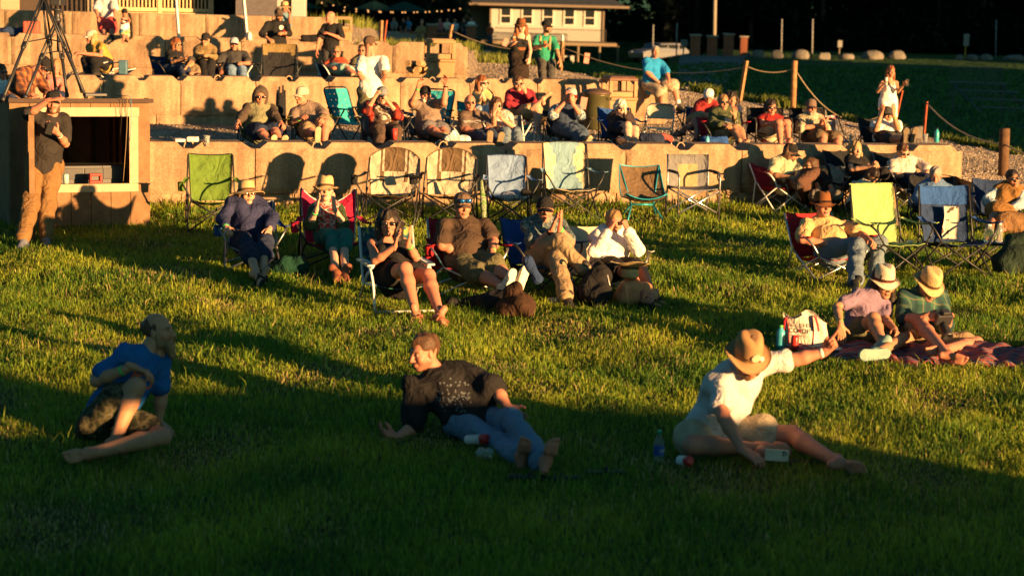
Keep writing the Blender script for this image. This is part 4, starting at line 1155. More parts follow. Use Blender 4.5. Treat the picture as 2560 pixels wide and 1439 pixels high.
        out['trousers'] = mk(bottom.get('name', 'trousers' if ln > 1 else 'shorts'), rel(V), F, bottom['m'], root)
    # ---- shoes
    if shoes[0] in ('shoe', 'sandal') and shoes[1] is not None:
        for q in 'ab':
            if q not in FT: continue
            fl_ = np.linalg.det(FT[q]) < 0
            def put(kind, name, m, parent):
                V, F = foot_mesh(max(.0065, round(.7 / pix, 4)), kind); F = F[:, ::-1] if fl_ else F
                return mk(name, rel((V * k) @ FT[q].T + P['f' + q]), F, m, parent)
            if shoes[0] == 'shoe':
                o = put('shoe', 'shoe', shoes[1], root); (put('sole', 'sole', shoes[2] if len(shoes) > 2 else shoes[1], o) if pix > 40 else None)
            else:
                o = put('sole', 'sandal', shoes[1], root); put('strap', 'strap', shoes[1], o)
        if shoes[0] == 'shoe' and len(shoes) > 3:
            pass
    if shoes[0] == 'shoe' and len(shoes) > 3 and shoes[3] is not None:     # socks
        for q in 'ab':
            if 'f' + q in P: s = SDF().cone(P['f' + q], P['f' + q] + (P['k' + q] - P['f' + q]) * .3, .047 * k, .050 * k, .02); V, F = s.mesh(vs); mk('sock', rel(V), F, shoes[3], root)
    if chair:
        fn, ckw = chair; c = dict(ckw); cy = c.pop('yaw', yaw); back = c.pop('back', -.03)
        cyr = R(cy); cf = np.array([math.sin(cyr), -math.cos(cyr), 0])
        cl = np.array([hip[0], hip[1], zg]) + cf * back
        if fn is camp_chair:
            sh = max(.2, min(.42, hip[2] - zg - .095 + .05)); c.setdefault('sh', sh); c['bh'] = min(c.get('bh', 9), c['sh'] + .50) - c.pop('low', .09); c['w'] = c.get('w', .25) * .93
        fn(cl, cyr, **c)
    return out
def band_on(o, which, t, m, r=.034, name='wristband'):
    """a wristband round the forearm"""
    P = o['P']; E, W = P['e' + which], P['w' + which]; c = E + (W - E) * t; d = unit(W - E)
    mkb = MB().tube([c - d * .011, c + d * .011], r, 12)
    return mk(name, np.concatenate(mkb.V) - o['loc'], mkb.F, m, o['root'])
def print_on(o, text, size, m, off=(0, 0), name='print', garment='shirt', direction=None, up=None):
    """lettering laid on the front of a garment by dropping it onto the cloth"""
    g = o[garment]; me = g.data
    vs = [v.co for v in me.vertices]; bvh = BVHTree.FromPolygons(vs, [p.vertices[:] for p in me.polygons])
    fdir = unit(o['fv']) if direction is None else unit(direction)
    u_ = orth(o['up'] if up is None else up, fdir); r_ = np.cross(u_, fdir)
    c = o['chest'] - o['loc'] + r_ * off[0] + u_ * off[1]
    if isinstance(text, str):
        cu = bpy.data.curves.new('t', 'FONT'); cu.body = text; cu.size = size; cu.align_x = 'CENTER'; cu.align_y = 'CENTER'; cu.resolution_u = 2
        to = bpy.data.objects.new('t', cu); COL.objects.link(to); dg = bpy.context.evaluated_depsgraph_get()
        tm = bpy.data.meshes.new_from_object(to.evaluated_get(dg)); bpy.data.objects.remove(to)
        V2 = [(v.co.x, v.co.y) for v in tm.vertices]; Fs = [tuple(p.vertices) for p in tm.polygons]
    else: V2, Fs = text
    out = []
    for x, y in V2:
        p = c + r_ * x + u_ * y + fdir * .6
        h = bvh.ray_cast(Vector(p), Vector(-fdir), 1.2)
        out.append(np.array(h[0]) + fdir * .004 if h[0] is not None else None)
    ok = [f for f in Fs if all(out[i] is not None for i in f)]
    if not ok: return None
    dm = np.median([ (q - c) @ fdir for q in out if q is not None])
    V = [q if q is not None else c for q in out]
    V = [q if abs((q - c) @ fdir - dm) < .12 else q for q in V]
    return mk(name, V, ok, m, g, smooth=False)
K = cloth
def S_(n, r): return cloth(n, r)
c_black = K('black_cotton', (.018, .017, .018)); c_char = K('charcoal_cotton', (.05, .048, .048)); c_white = K('white_cotton', (.72, .68, .64)); c_navy = K('navy_cotton', (.02, .028, .06))
c_brown = K('brown_cotton', (.085, .055, .04)); c_khaki = K('khaki_twill', (.30, .21, .12)); c_olive = K('olive_twill', (.12, .11, .06)); c_denim = K('blue_denim', (.13, .20, .30)); c_ddenim = K('dark_denim', (.035, .05, .09))
c_jean = K('mid_denim', (.13, .17, .21)); c_grey = K('grey_cotton', (.26, .22, .20)); c_taupe = K('taupe_cotton', (.20, .145, .115)); c_teal = K('teal_leggings', (.02, .14, .12)); c_red = K('maroon_cotton', (.24, .025, .04))
c_yellow = K('yellow_cotton', (.58, .37, .17)); c_purple = K('purple_cotton', (.20, .14, .21)); c_cream = K('cream_cotton', (.62, .54, .42)); c_blue = K('royal_blue_cotton', (.012, .10, .30)); c_sky = K('bright_blue_cotton', (.02, .22, .48))
c_green = K('green_cotton', (.03, .24, .15)); c_rust = K('rust_cotton', (.38, .07, .03)); c_pink = K('pink_cotton', (.55, .16, .15)); c_dgreen = K('dark_green_knit', (.05, .07, .03)); c_rose = K('red_shorts', (.55, .07, .07))
c_lin = K('grey_white_linen', (.50, .47, .46)); c_short = K('stone_shorts', (.42, .34, .23)); c_tan = K('tan_cotton', (.45, .30, .16)); c_bluegrey = K('blue_knit', (.11, .19, .33)); c_lden = K('light_denim', (.34, .42, .48)); c_ochre = K('brown_dress', (.22, .11, .035))
f_flor = blotch('floral_print', [(.45, .06, .04), (.5, .42, .38), (.02, .12, .12), (.35, .04, .03)], 26); f_camo = blotch('dark_camouflage', [(.02, .02, .015), (.06, .055, .03), (.10, .085, .05), (.03, .035, .02)], 16)
f_camo2 = blotch('pale_camouflage', [(.42, .34, .24), (.28, .22, .14), (.5, .42, .32), (.2, .17, .11)], 18); f_tdye = blotch('grey_tie_dye', [(.06, .08, .09), (.16, .19, .19), (.05, .07, .08), (.10, .13, .14)], 11)
f_haw = blotch('leaf_print', [(.45, .40, .28), (.10, .09, .07), (.50, .45, .32), (.22, .16, .08)], 24); f_batik = blotch('batik_blue', [(.12, .18, .26), (.42, .42, .38), (.08, .11, .17), (.3, .34, .36)], 9)
f_plaidred = plaid('red_plaid', (.50, .05, .03), (.03, .015, .015), (.10, .02, .02), 7, 8); f_plaidrust = plaid('rust_plaid', (.28, .08, .03), (.05, .03, .03), (.42, .22, .06), 7, 7); f_plaidgrn = plaid('green_plaid', (.035, .10, .075), (.02, .045, .05), (.22, .17, .07), 6, 7)
f_band = blotch('grey_print_tee', [(.010, .010, .012), (.018, .018, .020), (.012, .012, .013), (.09, .10, .11)], 26)
s_dark = mat('dark_leather', (.03, .025, .022), rough=.6); s_black = mat('black_rubber', (.012, .012, .012), rough=.7); s_white = mat('white_canvas_shoe', (.62, .56, .46), rough=.8); s_tan = mat('tan_sole', (.46, .36, .22), rough=.8); s_grey = mat('grey_sneaker', (.12, .13, .17), rough=.8); s_brown = mat('brown_sandal', (.20, .07, .035), rough=.7); s_mint = mat('mint_sneaker', (.20, .30, .26), rough=.8)
M_wband = mat('green_wristband', (.05, .42, .10), rough=.5); M_bandw = mat('white_wristband', (.7, .68, .62), rough=.5); M_watch = mat('black_watch', (.01, .01, .01), rough=.3)
M_ink = mat('white_ink', (.55, .52, .48), rough=.8); M_inko = mat('orange_ink', (.72, .12, .02), rough=.8); M_inkb = mat('black_ink', (.02, .02, .02), rough=.8)
def ch(label, fab, **k): return (camp_chair, dict(label=label, fab=fab, **k))
def T1(px, off=1.4):
    d = 29.0
    for _ in range(3): d = float(yA((px - 1280) * d / 5000)) + .6 + off
    return d
def T2(px, off=1.2):
    d = 37.0
    for _ in range(3): d = float(yB((px - 1280) * d / 5000)) + .6 + off
    return d
UP = (0, -.15, 1)
clapA = dict(d=(.25, -.2, 1), n=(1, .1, .1), c='flat'); clapB = dict(d=(-.25, -.2, 1), n=(-1, .1, .1), c='flat')
L1 = 'people seated on the lawn'; L2 = 'people on the gravel terrace'; L3 = 'people on the upper terraces'; L4 = 'people sitting on the grass'

# ---------------------------------------------------------------- front row on the lawn
p = person('woman in a wide straw hat and long navy jacket seated in a blue camp chair', 6, dict(h=(712, 505), sa=(575, 590), sb=(840, 600), ea=(465, 745), eb=(965, 745), wa=(505, 835), wb=(935, 850), hp=(760, 960), ka=(700, 985), kb=(885, 975), fa=(815, 1325, 'g'), fb=(870, 1290, 'g')),
    gy=668, yaw=8, head=(16, 14), fem=True, sk='fair', hair=('bob', 'light'), hat=('wide', M_straw), glasses=True, fat=1.15, top=dict(m=K('navy_quilted', (.030, .034, .085)), sl=1.75, e=.03, loose=.03, name='jacket'), bottom=dict(m=c_navy, len=1.45, flare=.02), shoes=('sandal', s_black), group=L1,
    chair=ch('blue camp chair with silver arms under the woman in the wide straw hat', F_navy, tube=T_grey, arm=F_blue, bh=.80, yaw=10, cup=1, trim=F_white))
band_on(p, 'a', .9, M_wband)
p = person('woman in a straw fedora with both hands cupped round her mouth, crimson chair', 6, dict(h=(1495, 465), sa=(1375, 640), sb=(1625, 645), ea=(1340, 800), eb=(1680, 810), wa=(1405, 650), wb=(1580, 640), hp=(1560, 925), ka=(1560, 930), kb=(1680, 925), fa=(1595, 1275, 'g'), fb=(1690, 1270, 'g')),
    gy=662, yaw=8, head=(0, 14), fem=True, sk='pale', hair=('bun', 'red'), hat=('fedora', M_straw), glasses=True, top=dict(m=f_flor, sl=1.0, slmat=c_dgreen, loose=.03), bottom=dict(m=c_teal, len=1.3, flare=.0), shoes=('shoe', s_brown), group=L1,
    hands=dict(a=dict(d=(.15, -.1, 1), n=(.9, .3, 0), c='flat'), b=dict(d=(-.05, -.1, 1), n=(-.9, .3, 0), c='flat')),
    chair=ch('crimson camp chair under the woman with cupped hands', F_crim, tube=T_black, bh=.86, w=.30, low=-.02, arch=-.05, dip=.12, trim=F_white, yaw=10, cup=1))
band_on(p, 'a', .75, M_wband)
p = person('dark haired woman in a black tank top clapping in a low chair', 7, dict(h=(362, 650), sa=(232, 810), sb=(475, 800), ea=(255, 955), eb=(585, 925), wa=(415, 835), wb=(525, 815), hp=(430, 1075), ka=(500, 1020), kb=(690, 1075), fa=(585, 1375, 'g'), fb=(785, 1390, 'g')),
    gy=768, yaw=18, head=(-14, 4), fem=True, sk='red', hair=('curly', 'dark'), glasses=True, fat=1.2, top=dict(m=c_black, sl=0, e=.014, name='tank_top'), bottom=dict(m=c_black, len=.42), shoes=('sandal', s_brown), group=L1, hands=dict(a=dict(d=(.2, -.1, 1), n=(1, .2, .1), c='open'), b=dict(d=(.25, -.1, 1), n=(-1, .2, .2), c='open')),
    chair=(low_beach_chair, dict(label='low beach chair with flat cream arms under the woman in black', fab=F_tropic, sh=.22, bh=.72)))
band_on(p, 'b', .8, M_wband)
p = person('heavy man in a brown tee shirt and cap leaning back with his white soles up', 7, dict(h=(970, 505), sa=(815, 665), sb=(1150, 665), ea=(800, 830), eb=(1225, 800), wa=(1010, 905), wb=(1215, 885), hp=(1000, 950), ka=(1110, 1065), kb=(1240, 1010), fa=(1310, 1170, -.72), fb=(1410, 1135, -.70)),
    gy=728, yaw=14, head=(4, -3), sk='red', hair=('crop', 'grey'), stub=.25, hat=('cap', K('brown_cap', (.14, .09, .06))), fat=1.28, lean=.2, top=dict(m=K('dark_brown_tee', (.065, .042, .030)), sl=.75, loose=.03), bottom=dict(m=c_olive, len=.95, flare=.03), shoes=('shoe', s_white, s_white), feet=dict(a=(.22, .1, 1), b=(.28, .1, .95)), group=L1,
    hands=dict(a=dict(d=(.75, -.35, -.35), n=(-.2, .3, -1), c='relax'), b=dict(d=(.25, -.5, -.6), n=(.2, .5, -1), c='relax')),
    chair=ch('red camp chair with steel tubes under the man in the brown tee shirt', F_red, tube=T_steel, bh=.80, w=.29, cup=1))
band_on(p, 'b', .85, M_wband)
g_ = MB()
g_.M = None
hb = glasses_bm(1.1); V = np.concatenate(hb.V) + np.array([0, .012, .062])
mk('sunglasses', (V @ p['HM'].T) + p['hd'] - p['loc'], hb.F, mat('blue_mirror_lens', (.02, .12, .35), rough=.1, metal=.6), p['root'])
p = person('clapping man in a black cap, tie dyed tee and khaki trousers, leg crossed', 8, dict(h=(335, 540), sa=(195, 660), sb=(455, 660), ea=(250, 835), eb=(545, 805), wa=(390, 700), wb=(455, 690), hp=(320, 930), ka=(445, 800), kb=(440, 935), fa=(665, 1025, -.5), fb=(515, 1265, 'g')),
    gy=735, yaw=22, head=(-18, 0), sk='red', hair=('short', 'grey'), hat=('cap', c_black), stub=.15, top=dict(m=f_tdye, sl=.8, loose=.035), bottom=dict(m=c_khaki, len=1.95, e=.022), shoes=('shoe', s_dark), feet=dict(a=(.75, -.6, -.2), b=(.4, -.9, -.1)), hands=dict(a=dict(d=(.3, -.1, 1), n=(1, .1, -.2), c='flat'), b=dict(d=(.12, -.1, 1), n=(-1, .1, .2), c='flat')), group=L1,
    chair=ch('blue camp chair under the clapping man in khaki trousers', F_blue, tube=T_black, bh=.80, cup=None))
band_on(p, 'a', .86, M_watch, .036); band_on(p, 'b', .9, M_wband)
p = person('woman in a loose white shirt holding her sunglasses with both hands', 8, dict(h=(900, 640), sa=(770, 760), sb=(1015, 750), ea=(745, 880), eb=(1095, 860), wa=(860, 705), wb=(1010, 700), hp=(850, 1015), ka=(1000, 1040), kb=(1120, 1020), fa=(1185, 1275, 'g'), fb=(1225, 1250, 'g')),
    gy=738, yaw=16, head=(-4, -2), fem=True, sk='red', hair=('bun', 'light'), glasses=True, top=dict(m=c_white, sl=1.85, e=.03, loose=.035, collar=1), bottom=dict(m=c_black, len=.6, flare=.03), shoes=('sandal', s_dark), feet=dict(a=(.8, -.6, -.1), b=(.9, -.4, -.1)), hands=dict(a=dict(d=(.35, .3, .8), n=(.6, .6, .1), c='grip'), b=dict(d=(-.35, .3, .8), n=(-.6, .6, .1), c='grip')), group=L1,
    chair=ch('tan and grey reclining camp chair under the woman in the white shirt', F_tan, tube=T_grey, bh=.86, w=.30, back=-.12, arm=cloth('bone_canvas', (.5, .46, .38))))

# ---------------------------------------------------------------- right hand group on the lawn
p = person('man in a yellow tee shirt and brown fedora reclining in a red camp chair', 9, dict(h=(640, 705), sa=(490, 870), sb=(835, 880), ea=(450, 1000), eb=(985, 965), wa=(690, 1045), wb=(1065, 1015), hp=(715, 1100), ka=(940, 1050), kb=(1140, 1040), fa=(925, 1390, 'g'), fb=(1110, 1290, 'g')),
    gy=690, yaw=22, head=(-6, 8), sk='red', hair=('crop', 'grey'), hat=('fedora', mat('brown_felt', (.17, .06, .02), rough=.95, var=.1), K('dark_band', (.03, .015, .01))), glasses='big', fat=1.18, lean=.2, top=dict(m=c_yellow, sl=.7, loose=.03, hem=0), bottom=dict(m=c_jean, len=1.95), shoes=('shoe', s_black), group=L1,
    chair=ch('red camp chair with steel tubes under the man in the yellow tee shirt', F_red, tube=T_steel, bh=.86, w=.29))
p = person('long haired man in a pale green tee shirt and black cap looking down', 9, dict(h=(350, 225), sa=(205, 305), sb=(415, 315), ea=(180, 420), eb=(420, 410), wa=(325, 440), wb=(395, 445), hp=(285, 490), ka=(575, 395), kb=(470, 520), fa=(420, 500, -.55), fb=(500, 680, 'g')),
    gy=524, yaw=25, head=(40, -18), sk='mid', hair=('long', 'brown'), beard=('beard', 'brown'), hat=('cap', c_black, c_black), top=dict(m=K('sage_tee', (.40, .38, .24)), sl=.8, loose=.03), bottom=dict(m=K('brown_flares', (.10, .05, .035)), len=1.95, flare=.035), shoes=('shoe', s_dark), group=L1,
    chair=ch('red camp chair with white legs under the man looking down by the wall', F_red, tube=T_white, bh=.72))
person('brown haired woman in a black tee shirt sitting low beside the man in the cap', 9, dict(h=(525, 345), sa=(545, 430), sb=(665, 450), ea=(600, 545), eb=(725, 560), wa=(560, 600), wb=(650, 610), hp=(640, 640), ka=(560, 600), kb=(770, 610), fa=(600, 690, 'g'), fb=(690, 690, 'g')),
    gy=528, yaw=-15, head=(-45, 5), fem=True, sk='mid', hair=('vlong', 'brown'), glasses=True, top=dict(m=c_black, sl=.45), bottom=dict(m=K('grey_trousers', (.14, .12, .10)), len=1.9), shoes=('shoe', s_dark), group=L1,
    chair=ch('low camp chair with a pale back under the woman in the black tee shirt', F_tan, tube=T_black, bh=.72, sh=.3))
person('blond woman in a black top holding food, seated close to the wall', 9, dict(h=(935, 195), sa=(875, 285), sb=(1000, 295), ea=(900, 375), eb=(1060, 365), wa=(1050, 345), wb=(1105, 325), hp=(940, 450), ka=(1060, 430), kb=(1180, 405), fa=(1150, 560, 'g'), fb=(1225, 510, 'g')),
    d=float(yA(5.0)) - .75, yaw=22, head=(-8, 4), fem=True, sk='fair', hair=('vlong', 'blond'), top=dict(m=c_black, sl=.35, loose=.02), bottom=dict(m=c_black, len=1.9), shoes=('shoe', s_dark), group=L1,
    chair=ch('black camp chair under the blond woman by the wall', F_black, tube=T_black, arm=F_grey))
person('man in a pale grey tee shirt and sunglasses looking down, by the wall end', 9, dict(h=(1355, 215), sa=(1255, 315), sb=(1490, 305), ea=(1265, 420), eb=(1590, 390), wa=(1400, 440), wb=(1545, 440), hp=(1375, 465), ka=(1450, 480), kb=(1560, 470), fa=(1430, 620, 'g'), fb=(1500, 610, 'g')),
    d=float(yA(5.8)) - .65, yaw=18, head=(8, -22), sk='fair', hair=('short', 'brown'), glasses=True, top=dict(m=K('pale_grey_tee', (.50, .42, .37)), sl=.75, loose=.03), bottom=dict(m=c_navy, len=.95, flare=.03), shoes=('shoe', s_dark), group=L1,
    chair=ch('black camp chair under the man in the pale grey tee shirt', F_black, tube=T_grey, arm=F_blue))
person('dark haired woman in a cream fleece jacket bent over her hands on the grass', 9, dict(h=(1090, 445), sa=(935, 530), sb=(1150, 540), ea=(890, 655), eb=(1190, 620), wa=(1040, 610), wb=(1100, 580), hp=(960, 720), ka=(930, 690), kb=(1110, 690), fa=(1010, 770, 'g'), fb=(1080, 770, 'g')),
    gy=538, yaw=25, head=(15, -32), fem=True, sk='mid', hair=('long', 'dark'), top=dict(m=K('cream_fleece', (.55, .46, .35)), sl=1.85, e=.03, loose=.03, name='jacket'), bottom=dict(m=c_black, len=1.9), shoes=('shoe', s_dark), group=L4)
person('curly fair haired person seen from behind in a patterned shirt, behind the lime chair', 9, dict(h=(1205, 605), sa=(1015, 755), sb=(1270, 755), ea=(950, 860), eb=(1290, 850), wa=(1010, 930, '+'), wb=(1230, 910, '+'), hp=(1110, 900), ka=(1010, 860, '+'), kb=(1210, 860, '+'), fa=(1030, 890, '+'), fb=(1200, 890, '+')),
    gy=575, yaw=168, head=(10, -5), fem=True, sk='mid', hair=('curly', 'light'), top=dict(m=blotch('green_pattern', [(.10, .12, .08), (.20, .14, .12), (.05, .07, .05), (.15, .16, .10)], 20), sl=.9, e=.02), bottom=dict(m=c_ddenim, len=1.9), shoes=('shoe', s_dark), group=L4, lean=-.06, headd=.04)
person('grey haired woman in a blue knitted sweater with papers on her lap', 9, dict(h=(1650, 430), sa=(1530, 540), sb=(1755, 550), ea=(1455, 660), eb=(1830, 650), wa=(1575, 650), wb=(1785, 665), hp=(1650, 725), ka=(1560, 730), kb=(1740, 730), fa=(1560, 890, 'g'), fb=(1720, 890, 'g')),
    gy=560, yaw=-4, head=(-6, -14), fem=True, sk='red', hair=('short', 'grey'), glasses=False, fat=1.15, top=dict(m=c_bluegrey, sl=1.6, e=.03, loose=.04), bottom=dict(m=c_black, len=1.95), shoes=('shoe', s_dark), group=L1,
    chair=ch('black camp chair under the woman in the blue sweater', F_black, tube=T_black, w=.30))
person('woman in an open pale denim jacket and brown dress at the right edge', 9, dict(h=(2345, 455), sa=(2215, 555), sb=(2420, 570), ea=(2115, 655), eb=(2420, 690), wa=(2245, 690), wb=(2290, 715), hp=(2240, 735), ka=(2190, 750), kb=(2260, 765), fa=(2130, 925, 'g'), fb=(2225, 920, 'g')),
    gy=568, yaw=-4, head=(12, 2, 12), fem=True, sk='tan', hair=('bun', 'dark'), glasses=True, top=dict(m=c_ochre, sl=1.55, e=.022, slmat=c_lden, loose=.04), bottom=dict(m=c_ochre, skirt=1, len=1.05, flare=.01, name='skirt'), shoes=('sandal', s_dark), group=L1,
    chair=ch('navy camp chair under the woman in the brown dress', F_navy, tube=T_grey, w=.30, bh=.86, back=-.1))

# ---------------------------------------------------------------- on the picnic blanket
p = person('woman in a purple tee shirt and cream hat on the picnic blanket', 10, dict(h=(1160, 275), sa=(900, 385), sb=(1190, 430), ea=(690, 510), eb=(1180, 640), wa=(725, 680), wb=(1270, 735), hp=(870, 870), ka=(1055, 630), kb=(1450, 790), fa=(1150, 885, 'g', .13), fb=(1090, 965, 'g', .12)),
    gy=862, yaw=28, head=(-8, -10), fem=True, sk='mid', hair=('curly', 'dark'), hat=('fedora', mat('cream_straw', (.60, .50, .36), rough=.85, var=.15, scale=60, bump=.6, bscale=140), K('plum_band', (.10, .03, .03))), glasses=True, top=dict(m=c_purple, sl=.7, loose=.022), bottom=dict(m=c_olive, len=.55, flare=.02), shoes=('shoe', s_mint, s_mint), feet=dict(a=(.3, -.9, -.1), b=(-.95, -.3, -.05)), group=L4, lean=.05,
    hands=dict(a=dict(d=(.1, -.3, -1), n=(0, .9, .1), c='open')))
band_on(p, 'a', .86, M_wband, .03); 
p = person('man in a straw hat and green plaid shirt looking down at a camera', 10, dict(h=(1610, 300), sa=(1375, 400), sb=(1715, 400), ea=(1350, 625), eb=(1775, 700), wa=(1570, 610), wb=(1820, 610), hp=(1480, 870), ka=(1510, 650), kb=(2085, 870), fa=(1790, 985, 'g', .12), fb=(1740, 940, 'g', .12)),
    gy=858, yaw=20, head=(6, -30), sk='red', hair=('crop', 'grey'), stub=.3, hat=('fedora', M_straw), glasses=True, top=dict(m=f_plaidgrn, sl=.95, loose=.03, collar=1), bottom=dict(m=c_khaki, len=.75, flare=.03), shoes=('bare', None), feet=dict(a=(.9, -.4, -.15), b=(-.9, -.3, -.1)), group=L4, lean=.02, headd=-.10,
    hands=dict(a=dict(d=(1, -.3, .15), n=(.2, .9, -.2), c='cup'), b=dict(d=(-.5, -.5, -.4), n=(-.6, .5, .2), c='grip')))
CAMMAN = p

# ---------------------------------------------------------------- foreground, on the grass
p = person('balding man with a long beard, blue tee shirt and camouflage shorts, on the grass', 11, dict(h=(775, 285), sa=(500, 480, .0), sb=(790, 540, .20), ea=(265, 690, -.08), eb=(795, 800, .18), wa=(560, 575, -.16), wb=(772, 1030, .16), hp=(330, 1030), ka=(590, 735), kb=(800, 1150), fa=(425, 1165, 'g', .07), fb=(215, 1285, 'g', .07)),
    gy=1096, yaw=52, head=(22, 6), sk='mid', hair=('fringe', 'brown'), beard=('longbeard', 'light'), top=dict(m=c_blue, sl=.72, loose=.03, hem=0), bottom=dict(m=f_camo, len=.62, flare=.03), shoes=('bare', None), feet=dict(a=(.75, -.6, -.25), b=(-.85, -.45, -.1)), group=L4, headd=.06, vsk=.9,
    hands=dict(a=dict(d=(.95, -.05, -.32), n=(.0, -.1, -1), c='relax'), b=dict(d=(.5, -.4, -.25), n=(0, 0, -1), c='flat')))
band_on(p, 'a', .72, M_wband, .034)
print_on(p, 'Ro', .16, M_inko, (.05, .02), direction=(.35, -1, .1))
p = person('man in a black printed tee shirt and jeans lying on one elbow', 12, dict(h=(545, 270), sa=(450, 560, .12), sb=(905, 430, .16), ea=(475, 905, .02), eb=(1175, 610, -.02), wa=(320, 1000, -.10), wb=(1270, 745, -.14), hp=(970, 880), ka=(1175, 1040, -.30), kb=(1300, 845, -.22), fa=(1375, 1165, 'g', .08), fb=(1575, 1220, 'g', .08)),
    gy=1085, yaw=10, head=(-62, -12, 0), sk='red', hair=('short', 'brown'), stub=.45, top=dict(m=c_black, sl=.85, loose=.04), bottom=dict(m=c_denim, len=1.93, e=.012), shoes=('bare', None), feet=dict(a=(.15, -.35, 1), b=(.22, .0, 1)), group=L4, headd=-.02, vsk=.9,
    hands=dict(a=dict(d=(-.85, -.3, .35), n=(.1, -.3, 1), c='relax'), b=dict(d=(.5, -.3, -.35), n=(-.2, -.6, .6), c='relax')))
g = np.random.default_rng(6); VV, FF = [], []
for i in range(70):
    a = g.uniform(0, 6.28); r_ = .13 * g.uniform(0, 1) ** .6; cx, cy = r_ * math.cos(a), r_ * math.sin(a) * 1.0; n0 = len(VV); m_ = 5
    VV += [(cx + g.uniform(.002, .011) * math.cos(t), cy + g.uniform(.002, .011) * math.sin(t)) for t in np.linspace(0, 6.28, m_, endpoint=False)]; FF.append(tuple(range(n0, n0 + m_)))
print_on(p, (VV, FF), 0, mat('grey_ink', (.12, .13, .14), rough=.8), (.0, -.06), direction=(.0, -1, .25))
p = person('man in a tan felt hat and pale shirt on the grass, arm stretched out', 13, dict(h=(930, 330), sa=(660, 530, -.10), sb=(1060, 350, .06), ea=(715, 830, -.36), eb=(1340, 335, .06), wa=(880, 1115, -.50), wb=(1575, 275, .04), hp=(600, 980), ka=(450, 1070, -.30), kb=(1310, 985, -.12), fa=(1040, 1100, 'g', .10), fb=(1690, 1215, 'g', .085)),
    gy=1128, yaw=24, head=(-6, -26, 6), sk='red', hair=('short', 'brown'), beard=('beard', 'brown'), hat=('western', M_felt, K('tan_band', (.30, .17, .08))), fat=1.1, top=dict(m=c_lin, sl=.6, loose=.022, e=.026, collar=1), bottom=dict(m=c_short, len=.50, flare=.03, e=.024), shoes=('bare', None), feet=dict(a=(.95, -.25, -.05), b=(.97, -.2, .05)), group=L4, headd=-.16, vsk=.9,
    hands=dict(a=dict(d=(.75, -.5, -.3), n=(.2, .3, -.9), c='relax'), b=dict(d=(.6, -.2, .75), n=(-.5, -.7, .2), c='point')))
band_on(p, 'b', .92, M_bandw, .032)
HATMAN = p
p = person('man in a black tee shirt standing by the shed, shading his eyes', 5, dict(h=(435, 185), sa=(300, 300), sb=(515, 315), ea=(235, 280, -.1), eb=(535, 520), wa=(395, 165, -.2), wb=(475, 440, -.28), hp=(360, 690), ka=(265, 960), kb=(395, 965), fa=(195, 1300, 'g', .12), fb=(375, 1285, 'g', .12)),
    gy=606, yaw=12, head=(0, 2), sk='red', hair=('crop', 'brown'), beard=('beard', 'brown'), hat=('cap', c_black), fat=1.15, lean=.0, top=dict(m=K('black_tee', (.030, .026, .025)), sl=.8, loose=.03), bottom=dict(m=K('brown_work_trousers', (.20, .11, .045)), len=1.95, e=.022), shoes=('shoe', s_grey), group='people standing',
    hands=dict(a=dict(d=(.9, -.1, .15), n=(-.1, .3, -1), c='flat'), b=dict(d=(-.6, -.1, .55), n=(.0, .9, .1), c='open')))
STAND = p
# ---------------------------------------------------------------- first gravel terrace
G2 = 'folding camp chairs on the terraces'
def ch2(label, fab, **k): k.setdefault('group', G2); return (camp_chair, dict(label=label, fab=fab, detail=False, **k))
c_hood = K('brown_hood', (.075, .055, .042)); c_moss = K('moss_tee', (.20, .19, .11))
p = person('person with a dark pointed hood up and sunglasses, seated in an olive chair', 14, dict(h=(432, 395), sa=(285, 520), sb=(560, 525), ea=(215, 620), eb=(605, 625), wa=(160, 690), wb=(680, 700), hp=(430, 785), ka=(430, 800), kb=(600, 785), fa=(565, 945), fb=(675, 935)),
    d=T1(650, 1.5), zg=zT1, yaw=16, head=(-4, 2), sk='red', hair=None, hat=('hood', c_hood), glasses=True, fat=1.2, top=dict(m=c_moss, sl=1.8, slmat=c_hood, e=.02, loose=.03), bottom=dict(m=c_navy, len=.85, flare=.03), shoes=('shoe', s_dark, s_tan), feet=dict(a=(.1, -.5, .9), b=(.35, -.5, .85)), group=L2,
    chair=ch2('olive camp chair under the hooded person', F_olive, tube=T_black, arm=F_olive, bh=.74))
p = person('man in a beige mesh cap turned to his neighbour, taupe tee shirt, one leg crossed', 14, dict(h=(920, 375), sa=(845, 570), sb=(1100, 520), ea=(800, 700), eb=(1190, 610), wa=(900, 645), wb=(1175, 650), hp=(1050, 760), ka=(1010, 800), kb=(1210, 700), fa=(1090, 850, -.75), fb=(1185, 990)),
    d=T1(765, 1.5), zg=zT1, yaw=10, head=(-50, -4), sk='red', hair=('crop', 'grey'), hat=('cap', K('beige_cap', (.52, .42, .32))), glasses=True, fat=1.15, top=dict(m=c_taupe, sl=.85, loose=.03), bottom=dict(m=c_khaki, len=.8, flare=.04), shoes=('shoe', s_dark, s_tan), feet=dict(a=(.1, -.5, .9), b=(.1, -1, -.1)), group=L2,
    chair=ch2('olive camp chair under the man in the beige cap', F_olive, tube=T_black, arm=F_olive, bh=.72))
band_on(p, 'a', .85, M_wband)
